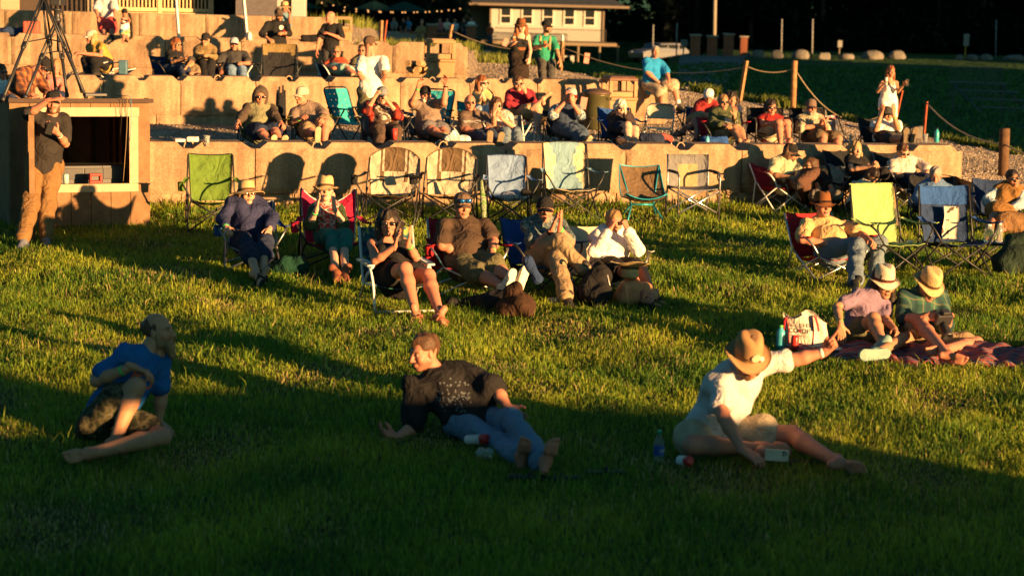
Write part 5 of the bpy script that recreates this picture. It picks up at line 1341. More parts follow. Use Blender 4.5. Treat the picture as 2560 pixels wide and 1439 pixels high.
p = person('woman in a red plaid flannel shirt and grey cap pulling her glasses with both hands', 14, dict(h=(1875, 375), sa=(1715, 480), sb=(2000, 500), ea=(1690, 560), eb=(2070, 610), wa=(1790, 390), wb=(1945, 450), hp=(1890, 755), ka=(1835, 790), kb=(2045, 800), fa=(1830, 1010), fb=(2035, 1020)),
    d=T1(950, 1.4), zg=zT1, yaw=4, head=(8, -4), fem=True, sk='fair', hair=('bun', 'light'), hat=('cap', K('slate_cap', (.17, .18, .19))), glasses=True, fat=1.2, top=dict(m=blotch('music_tee', [(.09, .06, .05), (.08, .055, .045), (.10, .065, .05), (.4, .36, .3)], 22), sl=1.25, slmat=f_plaidred, loose=.04), bottom=dict(m=c_brown, len=1.95), shoes=('shoe', s_dark), group=L2,
    hands=dict(a=dict(d=(.5, .1, .8), n=(.5, .6, 0), c='grip'), b=dict(d=(-.5, .1, .8), n=(-.5, .6, 0), c='grip')),
    chair=ch2('grey camp chair with tan pockets under the woman in red plaid', F_grey, tube=T_black, arm=F_tan, bh=.80, w=.30))
# open flannel panels down her front
for sg in (-1, 1):
    s = SDF(); c0 = p['mid'] + p['wv'] * sg * .10; s.cone(c0 + p['fv'] * .06, p['hip'] + p['wv'] * sg * .15 + p['fv'] * .09, .075, .07, .02, flat=(p['fv'], 1.3)); V, F = s.mesh(.02, noise=.006, nf=26); mk('flannel_panel', V - p['loc'], F, f_plaidred, p['root'])
p = person('grey bearded man in a black cap holding both arms raised', 2, dict(h=(1668, 850), sa=(1575, 945), sb=(1785, 940), ea=(1552, 930, -.25), eb=(1835, 925, -.2), wa=(1602, 790), wb=(1850, 765), hp=(1695, 1150), ka=(1720, 1165), kb=(1830, 1180), fa=(1850, 1240), fb=(1900, 1290)),
    d=T1(1067, 1.5), zg=zT1, yaw=14, head=(-6, 6), sk='red', hair=('short', 'white'), beard=('beard', 'white'), hat=('cap', c_black), glasses=True, fat=1.15, top=dict(m=c_taupe, sl=.75, loose=.03), bottom=dict(m=K('slate_shorts', (.13, .12, .13)), len=.7, flare=.03), shoes=('shoe', K('tan_boot', (.30, .22, .13)), s_tan), feet=dict(a=(.5, -.6, .6), b=(.7, -.6, .4)), group=L2,
    hands=dict(a=dict(d=(.3, -.1, 1), n=(.3, -.9, 0), c='relax'), b=dict(d=(.05, -.1, 1), n=(-.3, -.9, 0), c='relax')),
    chair=ch2('dark grey camp chair with tan arms under the man with raised arms', F_grey, tube=T_black, arm=F_tan, bh=.76))
band_on(p, 'a', .9, M_wband); band_on(p, 'b', .9, M_watch, .036)
p = person('balding man in a brown tee shirt with pale lettering, boot soles up', 15, dict(h=(322, 415), sa=(245, 560), sb=(465, 560), ea=(250, 690), eb=(530, 690), wa=(390, 725), wb=(465, 725), hp=(370, 785), ka=(430, 775), kb=(530, 745), fa=(515, 850, -.95), fb=(615, 860, -.95)),
    d=T1(1178, 1.3), zg=zT1, yaw=14, head=(-4, 2), sk='red', hair=('fringe', 'grey'), glasses=True, fat=1.15, top=dict(m=K('umber_tee', (.13, .09, .07)), sl=.85, loose=.03), bottom=dict(m=c_ddenim, len=1.95), shoes=('shoe', K('hiking_boot', (.14, .10, .06)), K('boot_tread', (.20, .15, .09))), feet=dict(a=(.05, .0, 1), b=(.2, .0, 1)), group=L2,
    chair=ch2('tan camp chair with white arms under the man with the boot soles up', F_tan, tube=T_white, bh=.66))
print_on(p, 'IN MANCHESTER', .052, M_ink, (0, .02))
p = person('brown haired woman with one hand over her mouth, in jeans and a pale sleeveless top', 15, dict(h=(603, 445), sa=(560, 565), sb=(720, 570), ea=(575, 640), eb=(765, 660), wa=(575, 530), wb=(655, 580), hp=(705, 740), ka=(700, 730), kb=(820, 745), fa=(690, 920), fb=(830, 920)),
    d=T1(1242, 1.3), zg=zT1, yaw=4, head=(6, -4), fem=True, sk='fair', hair=('bangs', 'brown'), glasses=True, top=dict(m=blotch('pink_white_top', [(.6, .5, .45), (.5, .2, .15), (.6, .55, .5), (.25, .10, .08)], 14), sl=.2), bottom=dict(m=c_jean, len=1.95), shoes=('shoe', s_dark), group=L2,
    hands=dict(a=dict(d=(.25, .2, 1), n=(.4, .9, 0), c='flat'), b=dict(d=(-.5, .2, .6), n=(-.3, .9, 0), c='relax')),
    chair=ch2('grey mesh camp chair under the woman with her hand over her mouth', F_grey, tube=T_white, bh=.74))
person('woman with long reddish hair and a yellow top clapping in a turquoise chair', 15, dict(h=(452, 205), sa=(375, 330), sb=(520, 340), ea=(395, 425), eb=(515, 430), wa=(430, 360), wb=(462, 350), hp=(430, 480), ka=(420, 500), kb=(520, 490), fa=(440, 660), fb=(530, 660)),
    d=T1(1200, 3.2), zg=zT1, yaw=14, head=(26, 0), fem=True, sk='pale', hair=('vlong', 'red'), glasses=True, top=dict(m=c_yellow, sl=1.7), bottom=dict(m=c_lden, len=1.95), shoes=('shoe', s_dark), group=L2, hands=dict(a=clapA, b=clapB),
    chair=ch2('turquoise camp chair under the woman in yellow', F_teal, tube=T_black, bh=.84))
person('man in a maroon shirt with a hand at his mouth and a bare leg crossed', 15, dict(h=(832, 210), sa=(745, 320), sb=(960, 315), ea=(720, 430), eb=(1000, 400), wa=(890, 470), wb=(905, 290), hp=(880, 515), ka=(985, 500), kb=(1035, 495), fa=(1095, 385, -.35), fb=(1050, 690)),
    d=T1(1300, 2.9), zg=zT1, yaw=14, head=(0, -2), sk='fair', hair=('short', 'brown'), beard=('beard', 'brown'), glasses=True, top=dict(m=c_red, sl=1.8), bottom=dict(m=c_tan, len=.8, flare=.03), shoes=('bare', None), feet=dict(a=(.9, -.2, .4), b=(.2, -1, -.1)), group=L2, hands=dict(b=dict(d=(-.4, .1, .8), n=(-.2, .9, 0), c='grip')),
    chair=ch2('turquoise camp chair with a cup holder under the man in maroon', F_teal, tube=T_white, arm=F_teal, bh=.84, cup=1))
person('man in a red and white cap holding his hands up before his face', 15, dict(h=(1402, 345), sa=(1235, 475), sb=(1465, 490), ea=(1205, 545), eb=(1500, 545), wa=(1335, 405), wb=(1415, 420), hp=(1340, 690), ka=(1370, 705), kb=(1485, 715), fa=(1530, 815), fb=(1570, 870)),
    d=T1(1425, 1.4), zg=zT1, yaw=10, head=(10, -2), sk='red', hair=('short', 'dark'), hat=('cap', K('red_white_cap', (.45, .40, .38)), K('red_bill', (.40, .02, .03))), glasses=True, top=dict(m=c_ddenim, sl=.95, slmat=f_batik, loose=.035), bottom=dict(m=K('wide_jeans', (.07, .10, .15)), len=1.95, flare=.04, e=.03), shoes=('shoe', K('tan_suede', (.36, .24, .12)), s_tan), feet=dict(a=(.4, -.6, .6), b=(.5, -.8, .4)), group=L2,
    hands=dict(a=dict(d=(.3, -.1, 1), n=(.4, .9, 0), c='open'), b=dict(d=(-.1, -.1, 1), n=(-.4, .9, 0), c='cup')),
    chair=ch2('black camp chair with brown pockets under the man in the red and white cap', F_black, tube=T_black, arm=F_brown, bh=.80, cup=1))
person('white haired woman in a dark hoodie resting her cheek on her hand, bare legs', 15, dict(h=(1928, 465), sa=(1840, 570), sb=(2020, 575), ea=(1850, 690), eb=(2045, 640), wa=(1940, 710), wb=(1985, 545), hp=(1930, 720), ka=(2000, 655), kb=(2080, 700), fa=(2010, 870), fb=(2090, 880)),
    d=T1(1552, 1.4), zg=zT1, yaw=10, head=(4, -6, -6), fem=True, sk='pale', hair=('bob', 'white'), glasses=True, top=dict(m=K('black_hoodie', (.045, .032, .035)), sl=1.9, e=.03, loose=.035, collar=1), bottom=dict(m=c_navy, len=.5), shoes=('sandal', s_dark), group=L2, hands=dict(b=dict(d=(-.2, .1, 1), n=(-.8, .4, 0), c='flat')),
    chair=ch2('blue camp chair under the white haired woman', F_blue, tube=T_black, bh=.86))
person('man in a red shirt and white cap sitting cross legged behind the green hoodie', 3, dict(h=(2055, 870), sa=(1965, 950), sb=(2110, 950), ea=(1950, 1020), eb=(2120, 1025), wa=(2010, 1035), wb=(2060, 1030), hp=(1970, 1075), ka=(1990, 1060), kb=(1965, 1085), fa=(1830, 1170, -.5), fb=(1945, 1240)),
    d=T1(1768, 3.0), zg=zT1, yaw=-8, head=(4, -4), sk='red', hair=('crop', 'grey'), hat=('cap', c_white), glasses='clear', top=dict(m=K('red_shirt', (.28, .03, .03)), sl=1.0, loose=.03), bottom=dict(m=c_khaki, len=.85, flare=.03), shoes=('sandal', s_brown), feet=dict(a=(-.8, -.6, -.1)), group=L2,
    chair=ch2('navy camp chair under the man in the white cap', F_navy, tube=T_black, bh=.80))
p = person('woman in a dark green hoodie with a white print, sunglasses, waving one hand', 3, dict(h=(2188, 920), sa=(2105, 1020), sb=(2290, 1035), ea=(2080, 1120), eb=(2305, 1110), wa=(2190, 1130), wb=(2290, 1045), hp=(2175, 1190), ka=(2290, 1160), kb=(2340, 1180), fa=(2350, 1290), fb=(2385, 1290)),
    d=T1(1808, 1.4), zg=zT1, yaw=12, head=(2, 0), fem=True, sk='mid', hair=('bun', 'light'), glasses=True, fat=1.15, top=dict(m=K('forest_hoodie', (.07, .08, .04)), sl=1.8, e=.03, loose=.035), bottom=dict(m=c_khaki, len=.6), shoes=('sandal', s_dark), group=L2, hands=dict(b=dict(d=(.0, -.1, 1), n=(0, -1, 0), c='open')),
    chair=ch2('red camp chair under the woman in the green hoodie', F_red, tube=T_black, bh=.72))
print_on(p, 'ABC' if False else ([(-.07, -.04), (.07, -.03), (.09, .02), (.02, .05), (-.08, .03)], [(0, 1, 2, 3, 4)]), 0, M_ink, (.02, 0))
person('person with dark curly hair half hidden behind the green hoodie', 3, dict(h=(2262, 895), sa=(2200, 975), sb=(2310, 975), ea=(2200, 1040), eb=(2325, 1035), wa=(2240, 1050), wb=(2300, 990), hp=(2255, 1100), ka=(2240, 1090), kb=(2300, 1090), fa=(2240, 1220), fb=(2300, 1220)),
    d=T1(1830, 3.0), zg=zT1, yaw=6, fem=True, sk='mid', hair=('curly', 'dark'), top=dict(m=c_navy, sl=.8), bottom=dict(m=c_ddenim, len=1.9), shoes=('shoe', s_dark), group=L2)
person('dark haired woman with a fringe in a red top hugging her bare knees', 4, dict(h=(312, 955), sa=(225, 1055), sb=(385, 1055), ea=(240, 1110), eb=(430, 1100), wa=(360, 1085), wb=(435, 1085), hp=(300, 1195), ka=(385, 1095), kb=(455, 1095), fa=(395, 1280), fb=(470, 1275)),
    d=T1(1928, 1.4), zg=zT1, yaw=10, head=(2, -4), fem=True, sk='red', hair=('bangs', 'dark'), glasses=True, top=dict(m=K('red_print_top', (.24, .02, .02)), sl=.2), bottom=dict(m=c_short, len=.55), shoes=('sandal', s_dark), group=L2, hands=dict(a=dict(d=(.5, -.4, -.6), n=(0, .6, -.8), c='relax'), b=dict(d=(.1, -.4, -.8), n=(0, .6, -.8), c='relax')),
    chair=(director_chair, dict(label='black folding arm chair under the woman in the red top', fab=F_black, mid=F_black, tube=T_black, bh=.80, group=G2)))
p = person('man in a leaf print shirt and brown cap clapping', 4, dict(h=(668, 955), sa=(570, 1065), sb=(745, 1060), ea=(575, 1145), eb=(795, 1150), wa=(745, 1110), wb=(800, 1120), hp=(680, 1210), ka=(775, 1220), kb=(910, 1235), fa=(770, 1370), fb=(905, 1370)),
    d=T1(2030, 1.4), zg=zT1, yaw=12, head=(2, -2), sk='red', hair=('crop', 'grey'), beard=('beard', 'grey'), hat=('cap', K('brown_grey_cap', (.16, .11, .09))), glasses=True, fat=1.1, top=dict(m=f_haw, sl=.95, loose=.035), bottom=dict(m=K('dark_khaki_shorts', (.11, .08, .05)), len=.8, flare=.03), shoes=('shoe', s_dark), group=L2, hands=dict(a=dict(d=(.7, -.2, .5), n=(.3, .2, .8), c='open'), b=dict(d=(-.3, -.2, .9), n=(-.5, .2, -.6), c='flat')),
    chair=(director_chair, dict(label='black folding arm chair under the man in the leaf print shirt', fab=F_black, mid=F_black, tube=T_black, bh=.80, group=G2)))
p = person('man in a white tee shirt with both hands at his dark cap, soles up', 4, dict(h=(1342, 1020), sa=(1235, 1110), sb=(1425, 1105), ea=(1245, 1160), eb=(1440, 1140), wa=(1290, 1020), wb=(1400, 1020), hp=(1330, 1225), ka=(1390, 1235), kb=(1440, 1235), fa=(1490, 1245, -.85), fb=(1555, 1235, -.85)),
    d=T1(2215, 1.3), zg=zT1, yaw=14, head=(0, 0), sk='mid', hair=('crop', 'dark'), hat=('cap', c_char), fat=1.2, top=dict(m=c_white, sl=.75, loose=.03), bottom=dict(m=c_char, len=.85, flare=.03), shoes=('shoe', s_dark, K('olive_sole', (.16, .12, .08))), feet=dict(a=(.0, .0, 1), b=(.2, .0, 1)), group=L2,
    hands=dict(a=dict(d=(.1, 0, 1), n=(.6, .7, 0), c='open'), b=dict(d=(.0, 0, 1), n=(-.6, .7, 0), c='open')),
    chair=ch2('black camp chair under the man in the white tee shirt', F_black, tube=T_black, bh=.74))
band_on(p, 'b', .8, M_wband)
zz = float(gravel_z(8.3, 44))
p = person('woman in a short white strapless dress standing on the gravel, phone in one hand', 4, dict(h=(1378, 635), sa=(1300, 735), sb=(1425, 735), ea=(1258, 815), eb=(1440, 815), wa=(1305, 755), wb=(1492, 755), hp=(1352, 880), ka=(1320, 1030), kb=(1385, 1030), fa=(1320, 1170), fb=(1385, 1170)),
    d=44.0, zg=zz, yaw=10, head=(4, -4), fem=True, sk='mid', hair=('vlong', 'red'), lean=0, top=dict(m=c_white, sl=0, name='dress'), bottom=dict(m=c_white, skirt=1, len=.95, flare=.03, name='skirt'), shoes=('sandal', s_dark), group='people standing')
b = MB(); q = p['P']['wb'] + np.array([.06, -.05, .05]); b.box(q, (.075, .012, .15), rz=.2); tag(b.build('phone', s_black, bevel=.004), 'dark phone held by the woman in the white dress', 'phone')
b = MB(); q = p['P']['wa'] + np.array([.06, -.06, .09]); b.lathe([(.03, -.09), (.034, .06), (.028, .075)], c=q, n=12); tag(b.build('drink_can', mat('white_can', (.65, .62, .58), rough=.4), smooth=True), 'white can held by the woman in the white dress', 'can')
person('man in a white tee shirt and dark cap standing with his back to the camera', 2, dict(h=(1168, 400), sa=(1095, 540), sb=(1285, 540), ea=(1075, 660), eb=(1305, 650), wa=(1110, 740, -.0), wb=(1280, 740, .0), hp=(1175, 830), ka=(1130, 1060), kb=(1210, 1060), fa=(1120, 1240), fb=(1215, 1240)),
    d=T1(925, 3.2), zg=zT1, yaw=178, head=(-30, 0), sk='red', hair=('crop', 'brown'), hat=('cap', c_brown), fat=1.1, lean=0, headd=.03, top=dict(m=c_white, sl=.75, loose=.03), bottom=dict(m=c_olive, len=.95, flare=.04), shoes=('shoe', s_dark), group='people standing')
p = person('man in a bright blue tee shirt sitting on the end of the second wall', 3, dict(h=(1578, 465), sa=(1495, 545), sb=(1625, 565), ea=(1505, 650), eb=(1680, 660), wa=(1600, 735), wb=(1700, 725), hp=(1545, 755), ka=(1645, 840), kb=(1755, 770), fa=(1630, 1010), fb=(1790, 965)),
    d=float(yB(2.1)) + .15, zg=ZB, yaw=24, head=(-14, 0), sk='red', hair=('crop', 'grey'), fat=1.15, lean=.02, top=dict(m=c_sky, sl=.8, loose=.035), bottom=dict(m=f_camo2, len=.85, flare=.04), shoes=('shoe', s_black, s_black, c_white), group='people on the terraces')
wz = float(gravel_z(0, 42.0))
p = person('woman in a long black dress, brown belt and brown fedora, holding a cup', 3, dict(h=(372, 240), sa=(310, 330), sb=(432, 325), ea=(275, 405), eb=(452, 445), wa=(297, 385), wb=(445, 525), hp=(350, 495), ka=(325, 640), kb=(370, 640), fa=(310, 790), fb=(375, 790)),
    d=float(yB(.2)) + 1.3, zg=wz, yaw=6, head=(10, 4), fem=True, sk='pale', hair=('curly', 'red'), hat=('fedora', mat('brown_felt', (.17, .06, .02))), lean=0, top=dict(m=c_black, sl=0, name='bodice'), bottom=dict(m=K('black_skirt', (.03, .02, .015)), skirt=1, len=1.85, flare=.03, name='skirt'), shoes=('sandal', s_dark), group='people standing')
b = MB(); b.lathe([(.168, -.05), (.170, .05)], n=22, cap=False, sq=(1, .78)); V = np.concatenate(b.V) + p['hip'] + np.array([0, 0, .10]) - p['loc']; mk('belt', V, b.F, K('brown_belt', (.22, .08, .03)), p['root'])
M_beer = mat('amber_cup', (.42, .14, .04), rough=.3)
def cup(px, py, d, label, m, h=.13, r=.04, name='cup', lid=None):
    q = at(px, py, d); b = MB(); b.lathe([(r * .75, 0), (r, h), (r * .93, h), (r * .7, .006)], c=q - np.array([0, 0, h / 2]), n=14); return tag(b.build(name, m, smooth=True), label, name.split('_')[-1])
cup(1285, 104, float(yB(.2)) + 1.12, 'amber cup held by the woman in the black dress', M_beer)
p = person('bearded man in a green tee shirt, black cap and backpack straps, holding a cup', 3, dict(h=(602, 240), sa=(520, 345), sb=(650, 350), ea=(492, 430), eb=(690, 450), wa=(570, 410), wb=(718, 540), hp=(592, 545), ka=(560, 650), kb=(635, 650), fa=(560, 790), fb=(635, 790)),
    d=float(yB(.8)) + 1.35, zg=wz, yaw=14, head=(24, 0), sk='mid', hair=('short', 'dark'), beard=('beard', 'dark'), hat=('cap', c_black), glasses=True, lean=0, top=dict(m=c_green, sl=.8, loose=.03), bottom=dict(m=K('grey_trousers2', (.07, .065, .06)), len=1.95), shoes=('shoe', s_dark), group='people standing')
for sg in (-1, 1):
    b = MB(); c0 = p['mid'] + p['wv'] * sg * .10; b.tube([c0 + np.array([0, .05, .05]), c0 + np.array([0, -.07, .05]), c0 + np.array([0, -.155, -.05]), c0 + np.array([0, -.165, -.22])], .022, 8, flat=.5); b.M = None
    mk('backpack_strap', np.concatenate(b.V) - p['loc'], b.F, K('tan_strap', (.40, .27, .13)), p['root'])
cup(1362, 111, float(yB(.8)) + 1.1, 'amber cup held by the man in the green tee shirt', M_beer)

# ---------------------------------------------------------------- upper terraces
LG = 'people on the upper terraces'
person('woman in a pale cap and mustard top leaning on her knees beside the tripods', 1, dict(h=(822, 335), sa=(800, 430), sb=(915, 420), ea=(830, 500), eb=(905, 500), wa=(745, 490), wb=(735, 480), hp=(930, 560), ka=(770, 540), kb=(850, 555), fa=(790, 650), fb=(860, 660)),
    d=T2(250), zg=zT2, yaw=-55, head=(-10, -4), fem=True, sk='red', hair=('bob', 'blond'), hat=('cap', K('pink_cap', (.62, .46, .38))), glasses=True, fat=1.2, top=dict(m=K('mustard_top', (.42, .26, .06)), sl=.3), bottom=dict(m=c_black, len=1.9), shoes=('shoe', s_dark), group=LG, chair=ch2('low camp chair under the woman in mustard', F_navy, tube=T_white, bh=.6))
person('long haired woman in a black top leaning over a child', 1, dict(h=(1590, 400), sa=(1525, 490), sb=(1615, 485), ea=(1550, 560), eb=(1630, 545), wa=(1640, 530), wb=(1680, 520), hp=(1555, 620), ka=(1640, 610), kb=(1690, 610), fa=(1640, 700), fb=(1690, 700)),
    d=T2(440), zg=zT2, yaw=32, head=(12, -6), fem=True, sk='mid', hair=('vlong', 'red'), glasses=True, top=dict(m=c_black, sl=.5), bottom=dict(m=c_ddenim, len=1.9), shoes=('shoe', s_dark), group=LG, chair=ch2('navy camp chair under the long haired woman', F_navy, tube=T_black, arm=F_black, bh=.82))
person('child in a cap drinking, sitting at the edge of the second wall', 1, dict(h=(1715, 560), sa=(1690, 615), sb=(1770, 620), ea=(1650, 650), eb=(1790, 655), wa=(1690, 580), wb=(1745, 655), hp=(1735, 690), ka=(1720, 680), kb=(1780, 690), fa=(1720, 760), fb=(1780, 760)),
    d=T2(478, .6), zg=zT2, yaw=-10, k=.68, head=(-10, 8), sk='mid', hair=('short', 'brown'), hat=('cap', c_char), top=dict(m=K('khaki_tee', (.25, .19, .11)), sl=.7), bottom=dict(m=c_char, len=.8), shoes=('shoe', s_dark), group=LG)
person('woman in a black cap and tan jacket with a dark bag on her lap', 1, dict(h=(1848, 360), sa=(1775, 450), sb=(1915, 445), ea=(1760, 510), eb=(1930, 510), wa=(1820, 500), wb=(1880, 500), hp=(1850, 590), ka=(1830, 570), kb=(1900, 570), fa=(1840, 720), fb=(1895, 720)),
    d=T2(515), zg=zT2, yaw=4, head=(-18, 0), fem=True, sk='mid', hair=('bun', 'dark'), hat=('cap', c_black), top=dict(m=K('tan_jacket', (.22, .15, .07)), sl=1.7, e=.025), bottom=dict(m=c_black, len=1.9), shoes=('shoe', s_dark), group=LG, chair=ch2('navy camp chair under the woman in the tan jacket', F_navy, tube=T_black, bh=.88))
p = person('man in a black tee shirt, blue jeans and a white fronted cap holding a drink', 1, dict(h=(2105, 400), sa=(2005, 500), sb=(2195, 495), ea=(1965, 590), eb=(2240, 570), wa=(1980, 630), wb=(2190, 570), hp=(2110, 640), ka=(2080, 620), kb=(2180, 620), fa=(2090, 770), fb=(2190, 770)),
    d=T2(583), zg=zT2, yaw=6, head=(4, 2), sk='red', hair=('crop', 'brown'), beard=('beard', 'brown'), hat=('cap', K('white_blue_cap', (.4, .42, .45)), c_navy), glasses=True, fat=1.15, top=dict(m=c_char, sl=.8, loose=.03), bottom=dict(m=c_denim, len=1.9), shoes=('shoe', s_dark), group=LG, chair=ch2('black camp chair with white arm tubes under the man in jeans', F_black, tube=T_white, bh=.72))
p = person('man in a black sweatshirt and cap standing with a drink', 2, dict(h=(350, 135), sa=(255, 225), sb=(410, 225), ea=(195, 305), eb=(440, 300), wa=(260, 355), wb=(390, 300), hp=(330, 400), ka=(300, 560), kb=(365, 560), fa=(295, 740), fb=(370, 740)),
    d=42.6, zg=zT2, yaw=10, head=(24, -14), sk='mid', hair=('short', 'dark'), beard=('beard', 'dark'), hat=('cap', K('dark_brown_cap', (.08, .055, .04))), fat=1.1, lean=0, top=dict(m=c_black, sl=1.5, e=.025, loose=.035), bottom=dict(m=c_black, len=1.95), shoes=('shoe', s_dark), group='people standing')
print_on(p, ([(.05 * math.cos(a), .05 * math.sin(a)) for a in np.linspace(0, 6.28, 14, endpoint=False)], [tuple(range(14))]), 0, M_ink, (.09, .06))
cup(709, 82, 42.2, 'dark red cup held by the man in the black sweatshirt', mat('dark_red_cup', (.15, .02, .02), rough=.4))
person('bald man in black with a sling bag standing and looking left', 2, dict(h=(808, 155), sa=(760, 245), sb=(890, 235), ea=(715, 345), eb=(915, 350), wa=(690, 450), wb=(815, 310), hp=(815, 440), ka=(780, 590), kb=(850, 590), fa=(775, 760), fb=(850, 760)),
    d=42.4, zg=zT2, yaw=-20, head=(-45, 0), sk='red', hair=None, fat=1.05, lean=0, top=dict(m=c_black, sl=.8, loose=.03), bottom=dict(m=c_char, len=1.95), shoes=('shoe', s_dark), group='people standing')
person('woman in a rust tee shirt and sunglasses lying back in a lounger', 2, dict(h=(868, 470), sa=(805, 560), sb=(935, 560), ea=(765, 600), eb=(955, 600), wa=(820, 605), wb=(1000, 620), hp=(880, 625), ka=(960, 620), kb=(1000, 650), fa=(1030, 690), fb=(1060, 690)),
    d=T2(845, 1.0), zg=zT2, yaw=25, head=(-20, 4), fem=True, sk='red', hair=('bun', 'light'), glasses=True, fat=1.1, lean=.3, top=dict(m=c_rust, sl=.7), bottom=dict(m=K('pale_turquoise', (.25, .42, .36)), len=.8), shoes=('shoe', K('tan_shoe', (.4, .28, .14))), group=LG, chair=ch2('black lounge chair under the woman in the rust tee shirt', F_black, tube=T_white, bh=.72))
person('man with blue mirrored sunglasses mostly hidden behind the white tee shirt', 2, dict(h=(1095, 455), sa=(1035, 550), sb=(1150, 550), ea=(1020, 610), eb=(1160, 610), wa=(1040, 650), wb=(1130, 650), hp=(1095, 660), ka=(1070, 650), kb=(1120, 650), fa=(1070, 760), fb=(1120, 760)),
    d=T2(905, 1.2), zg=zT2, yaw=0, sk='red', hair=('crop', 'brown'), glasses=True, top=dict(m=c_olive, sl=.8), bottom=dict(m=c_olive, len=.9), shoes=('shoe', s_dark), group=LG, chair=ch2('black camp chair behind the man in the white tee shirt', F_black, tube=T_black, bh=.80))
person('person in a white shirt and red shorts standing with back turned at the top left', 1, dict(h=(955, -85), sa=(890, 10), sb=(1020, 5), ea=(865, 90), eb=(1035, 90), wa=(880, 150), wb=(1030, 150), hp=(960, 175), ka=(935, 265), kb=(1005, 265), fa=(940, 345), fb=(1010, 340)),
    d=45.7, zg=1.55, yaw=172, sk='red', hair=('short', 'brown'), fat=1.15, lean=0, headd=.02, top=dict(m=K('white_blue_shirt', (.5, .48, .5)), sl=.8, loose=.04), bottom=dict(m=c_rose, len=.85, flare=.05), shoes=('shoe', s_dark), group='people standing')
person('small child in a black cap, white vest and striped shorts standing on the wall', 1, dict(h=(1122, 118), sa=(1100, 175), sb=(1148, 178), ea=(1098, 215), eb=(1165, 190), wa=(1135, 205), wb=(1160, 170), hp=(1120, 280), ka=(1108, 320), kb=(1138, 325), fa=(1108, 358), fb=(1140, 362)),
    d=44.9, zg=ZC, yaw=30, k=.60, sk='red', hair=('short', 'brown'), hat=('cap', c_black), lean=0, top=dict(m=c_white, sl=0), bottom=dict(m=blotch('striped_shorts', [(.1, .3, .5), (.5, .5, .1), (.1, .35, .3), (.5, .3, .05)], 12), len=.8), shoes=('sandal', s_dark), group='people standing')
person('man in a straw hat and teal shirt behind the black sweatshirt', 2, dict(h=(402, 70), sa=(365, 140), sb=(440, 140), ea=(355, 205), eb=(450, 200), wa=(380, 240), wb=(445, 130), hp=(405, 260), ka=(390, 340), kb=(420, 340), fa=(390, 420), fb=(420, 420)),
    d=47.0, zg=1.6, yaw=30, k=.95, sk='red', hair=('short', 'brown'), hat=('wide', M_straw), lean=0, top=dict(m=K('slate_blue_tee', (.12, .20, .24)), sl=.7), bottom=dict(m=c_khaki, len=.9), shoes=('shoe', s_dark), group='people standing')
gz_ = float(gravel_z(-4, 83))
person('girl in a belted tan tunic and leggings standing among the weeds', 2, dict(h=(1635, 200), sa=(1600, 250), sb=(1662, 250), ea=(1580, 290), eb=(1668, 295), wa=(1572, 290), wb=(1640, 315), hp=(1625, 330), ka=(1605, 385), kb=(1640, 385), fa=(1605, 440), fb=(1635, 440)),
    d=82, zg=gz_, yaw=-10, k=.82, fem=True, sk='red', hair=('short', 'light'), lean=0, top=dict(m=K('tan_tunic', (.26, .17, .08)), sl=1.0), bottom=dict(m=K('tan_tunic', (.26, .17, .08)), skirt=1, len=.55, name='skirt'), shoes=('shoe', s_dark), group='people standing')
# behind the shed
person('man in a rust plaid shirt and dark cap bending over behind the tripods', 1, dict(h=(395, 590), sa=(190, 660), sb=(330, 650), ea=(180, 790), eb=(400, 790), wa=(290, 850), wb=(430, 850), hp=(150, 880), ka=(170, 1020), kb=(260, 1020), fa=(150, 1200), fb=(260, 1200)),
    d=30.2, zg=zT1, yaw=62, head=(0, -35), sk='red', hair=('crop', 'brown'), hat=('cap', c_black), glasses='clear', fat=1.15, top=dict(m=f_plaidrust, sl=1.8, e=.025, loose=.04), bottom=dict(m=c_ddenim, len=1.9), shoes=('shoe', s_dark), group='people standing')
person('child in a pink vest seen through the tripod legs', 1, dict(h=(505, 600), sa=(440, 690), sb=(530, 700), ea=(420, 770), eb=(560, 780), wa=(450, 820), wb=(540, 830), hp=(490, 860), ka=(450, 870), kb=(520, 870), fa=(450, 1020), fb=(520, 1020)),
    d=31.3, zg=zT1, yaw=10, k=.85, fem=True, sk='red', hair=('bob', 'light'), top=dict(m=c_pink, sl=0), bottom=dict(m=c_navy, len=.8), shoes=('sandal', s_dark), group=LG)
person('person in a white shirt cut by the left edge of the picture', 1, dict(h=(15, 650), sa=(-60, 750), sb=(60, 755), ea=(-70, 830), eb=(60, 830), wa=(-20, 860), wb=(40, 880), hp=(0, 900), ka=(-20, 900), kb=(50, 900), fa=(-20, 1060), fb=(50, 1060)),
    d=31.0, zg=zT1, yaw=20, head=(20, 0), sk='red', hair=('long', 'brown'), fem=True, glasses=True, top=dict(m=c_white, sl=.8), bottom=dict(m=c_navy, len=1.9), shoes=('shoe', s_dark), group=LG, chair=ch2('dark camp chair at the left edge behind the shed', F_black, tube=T_black, bh=.7))
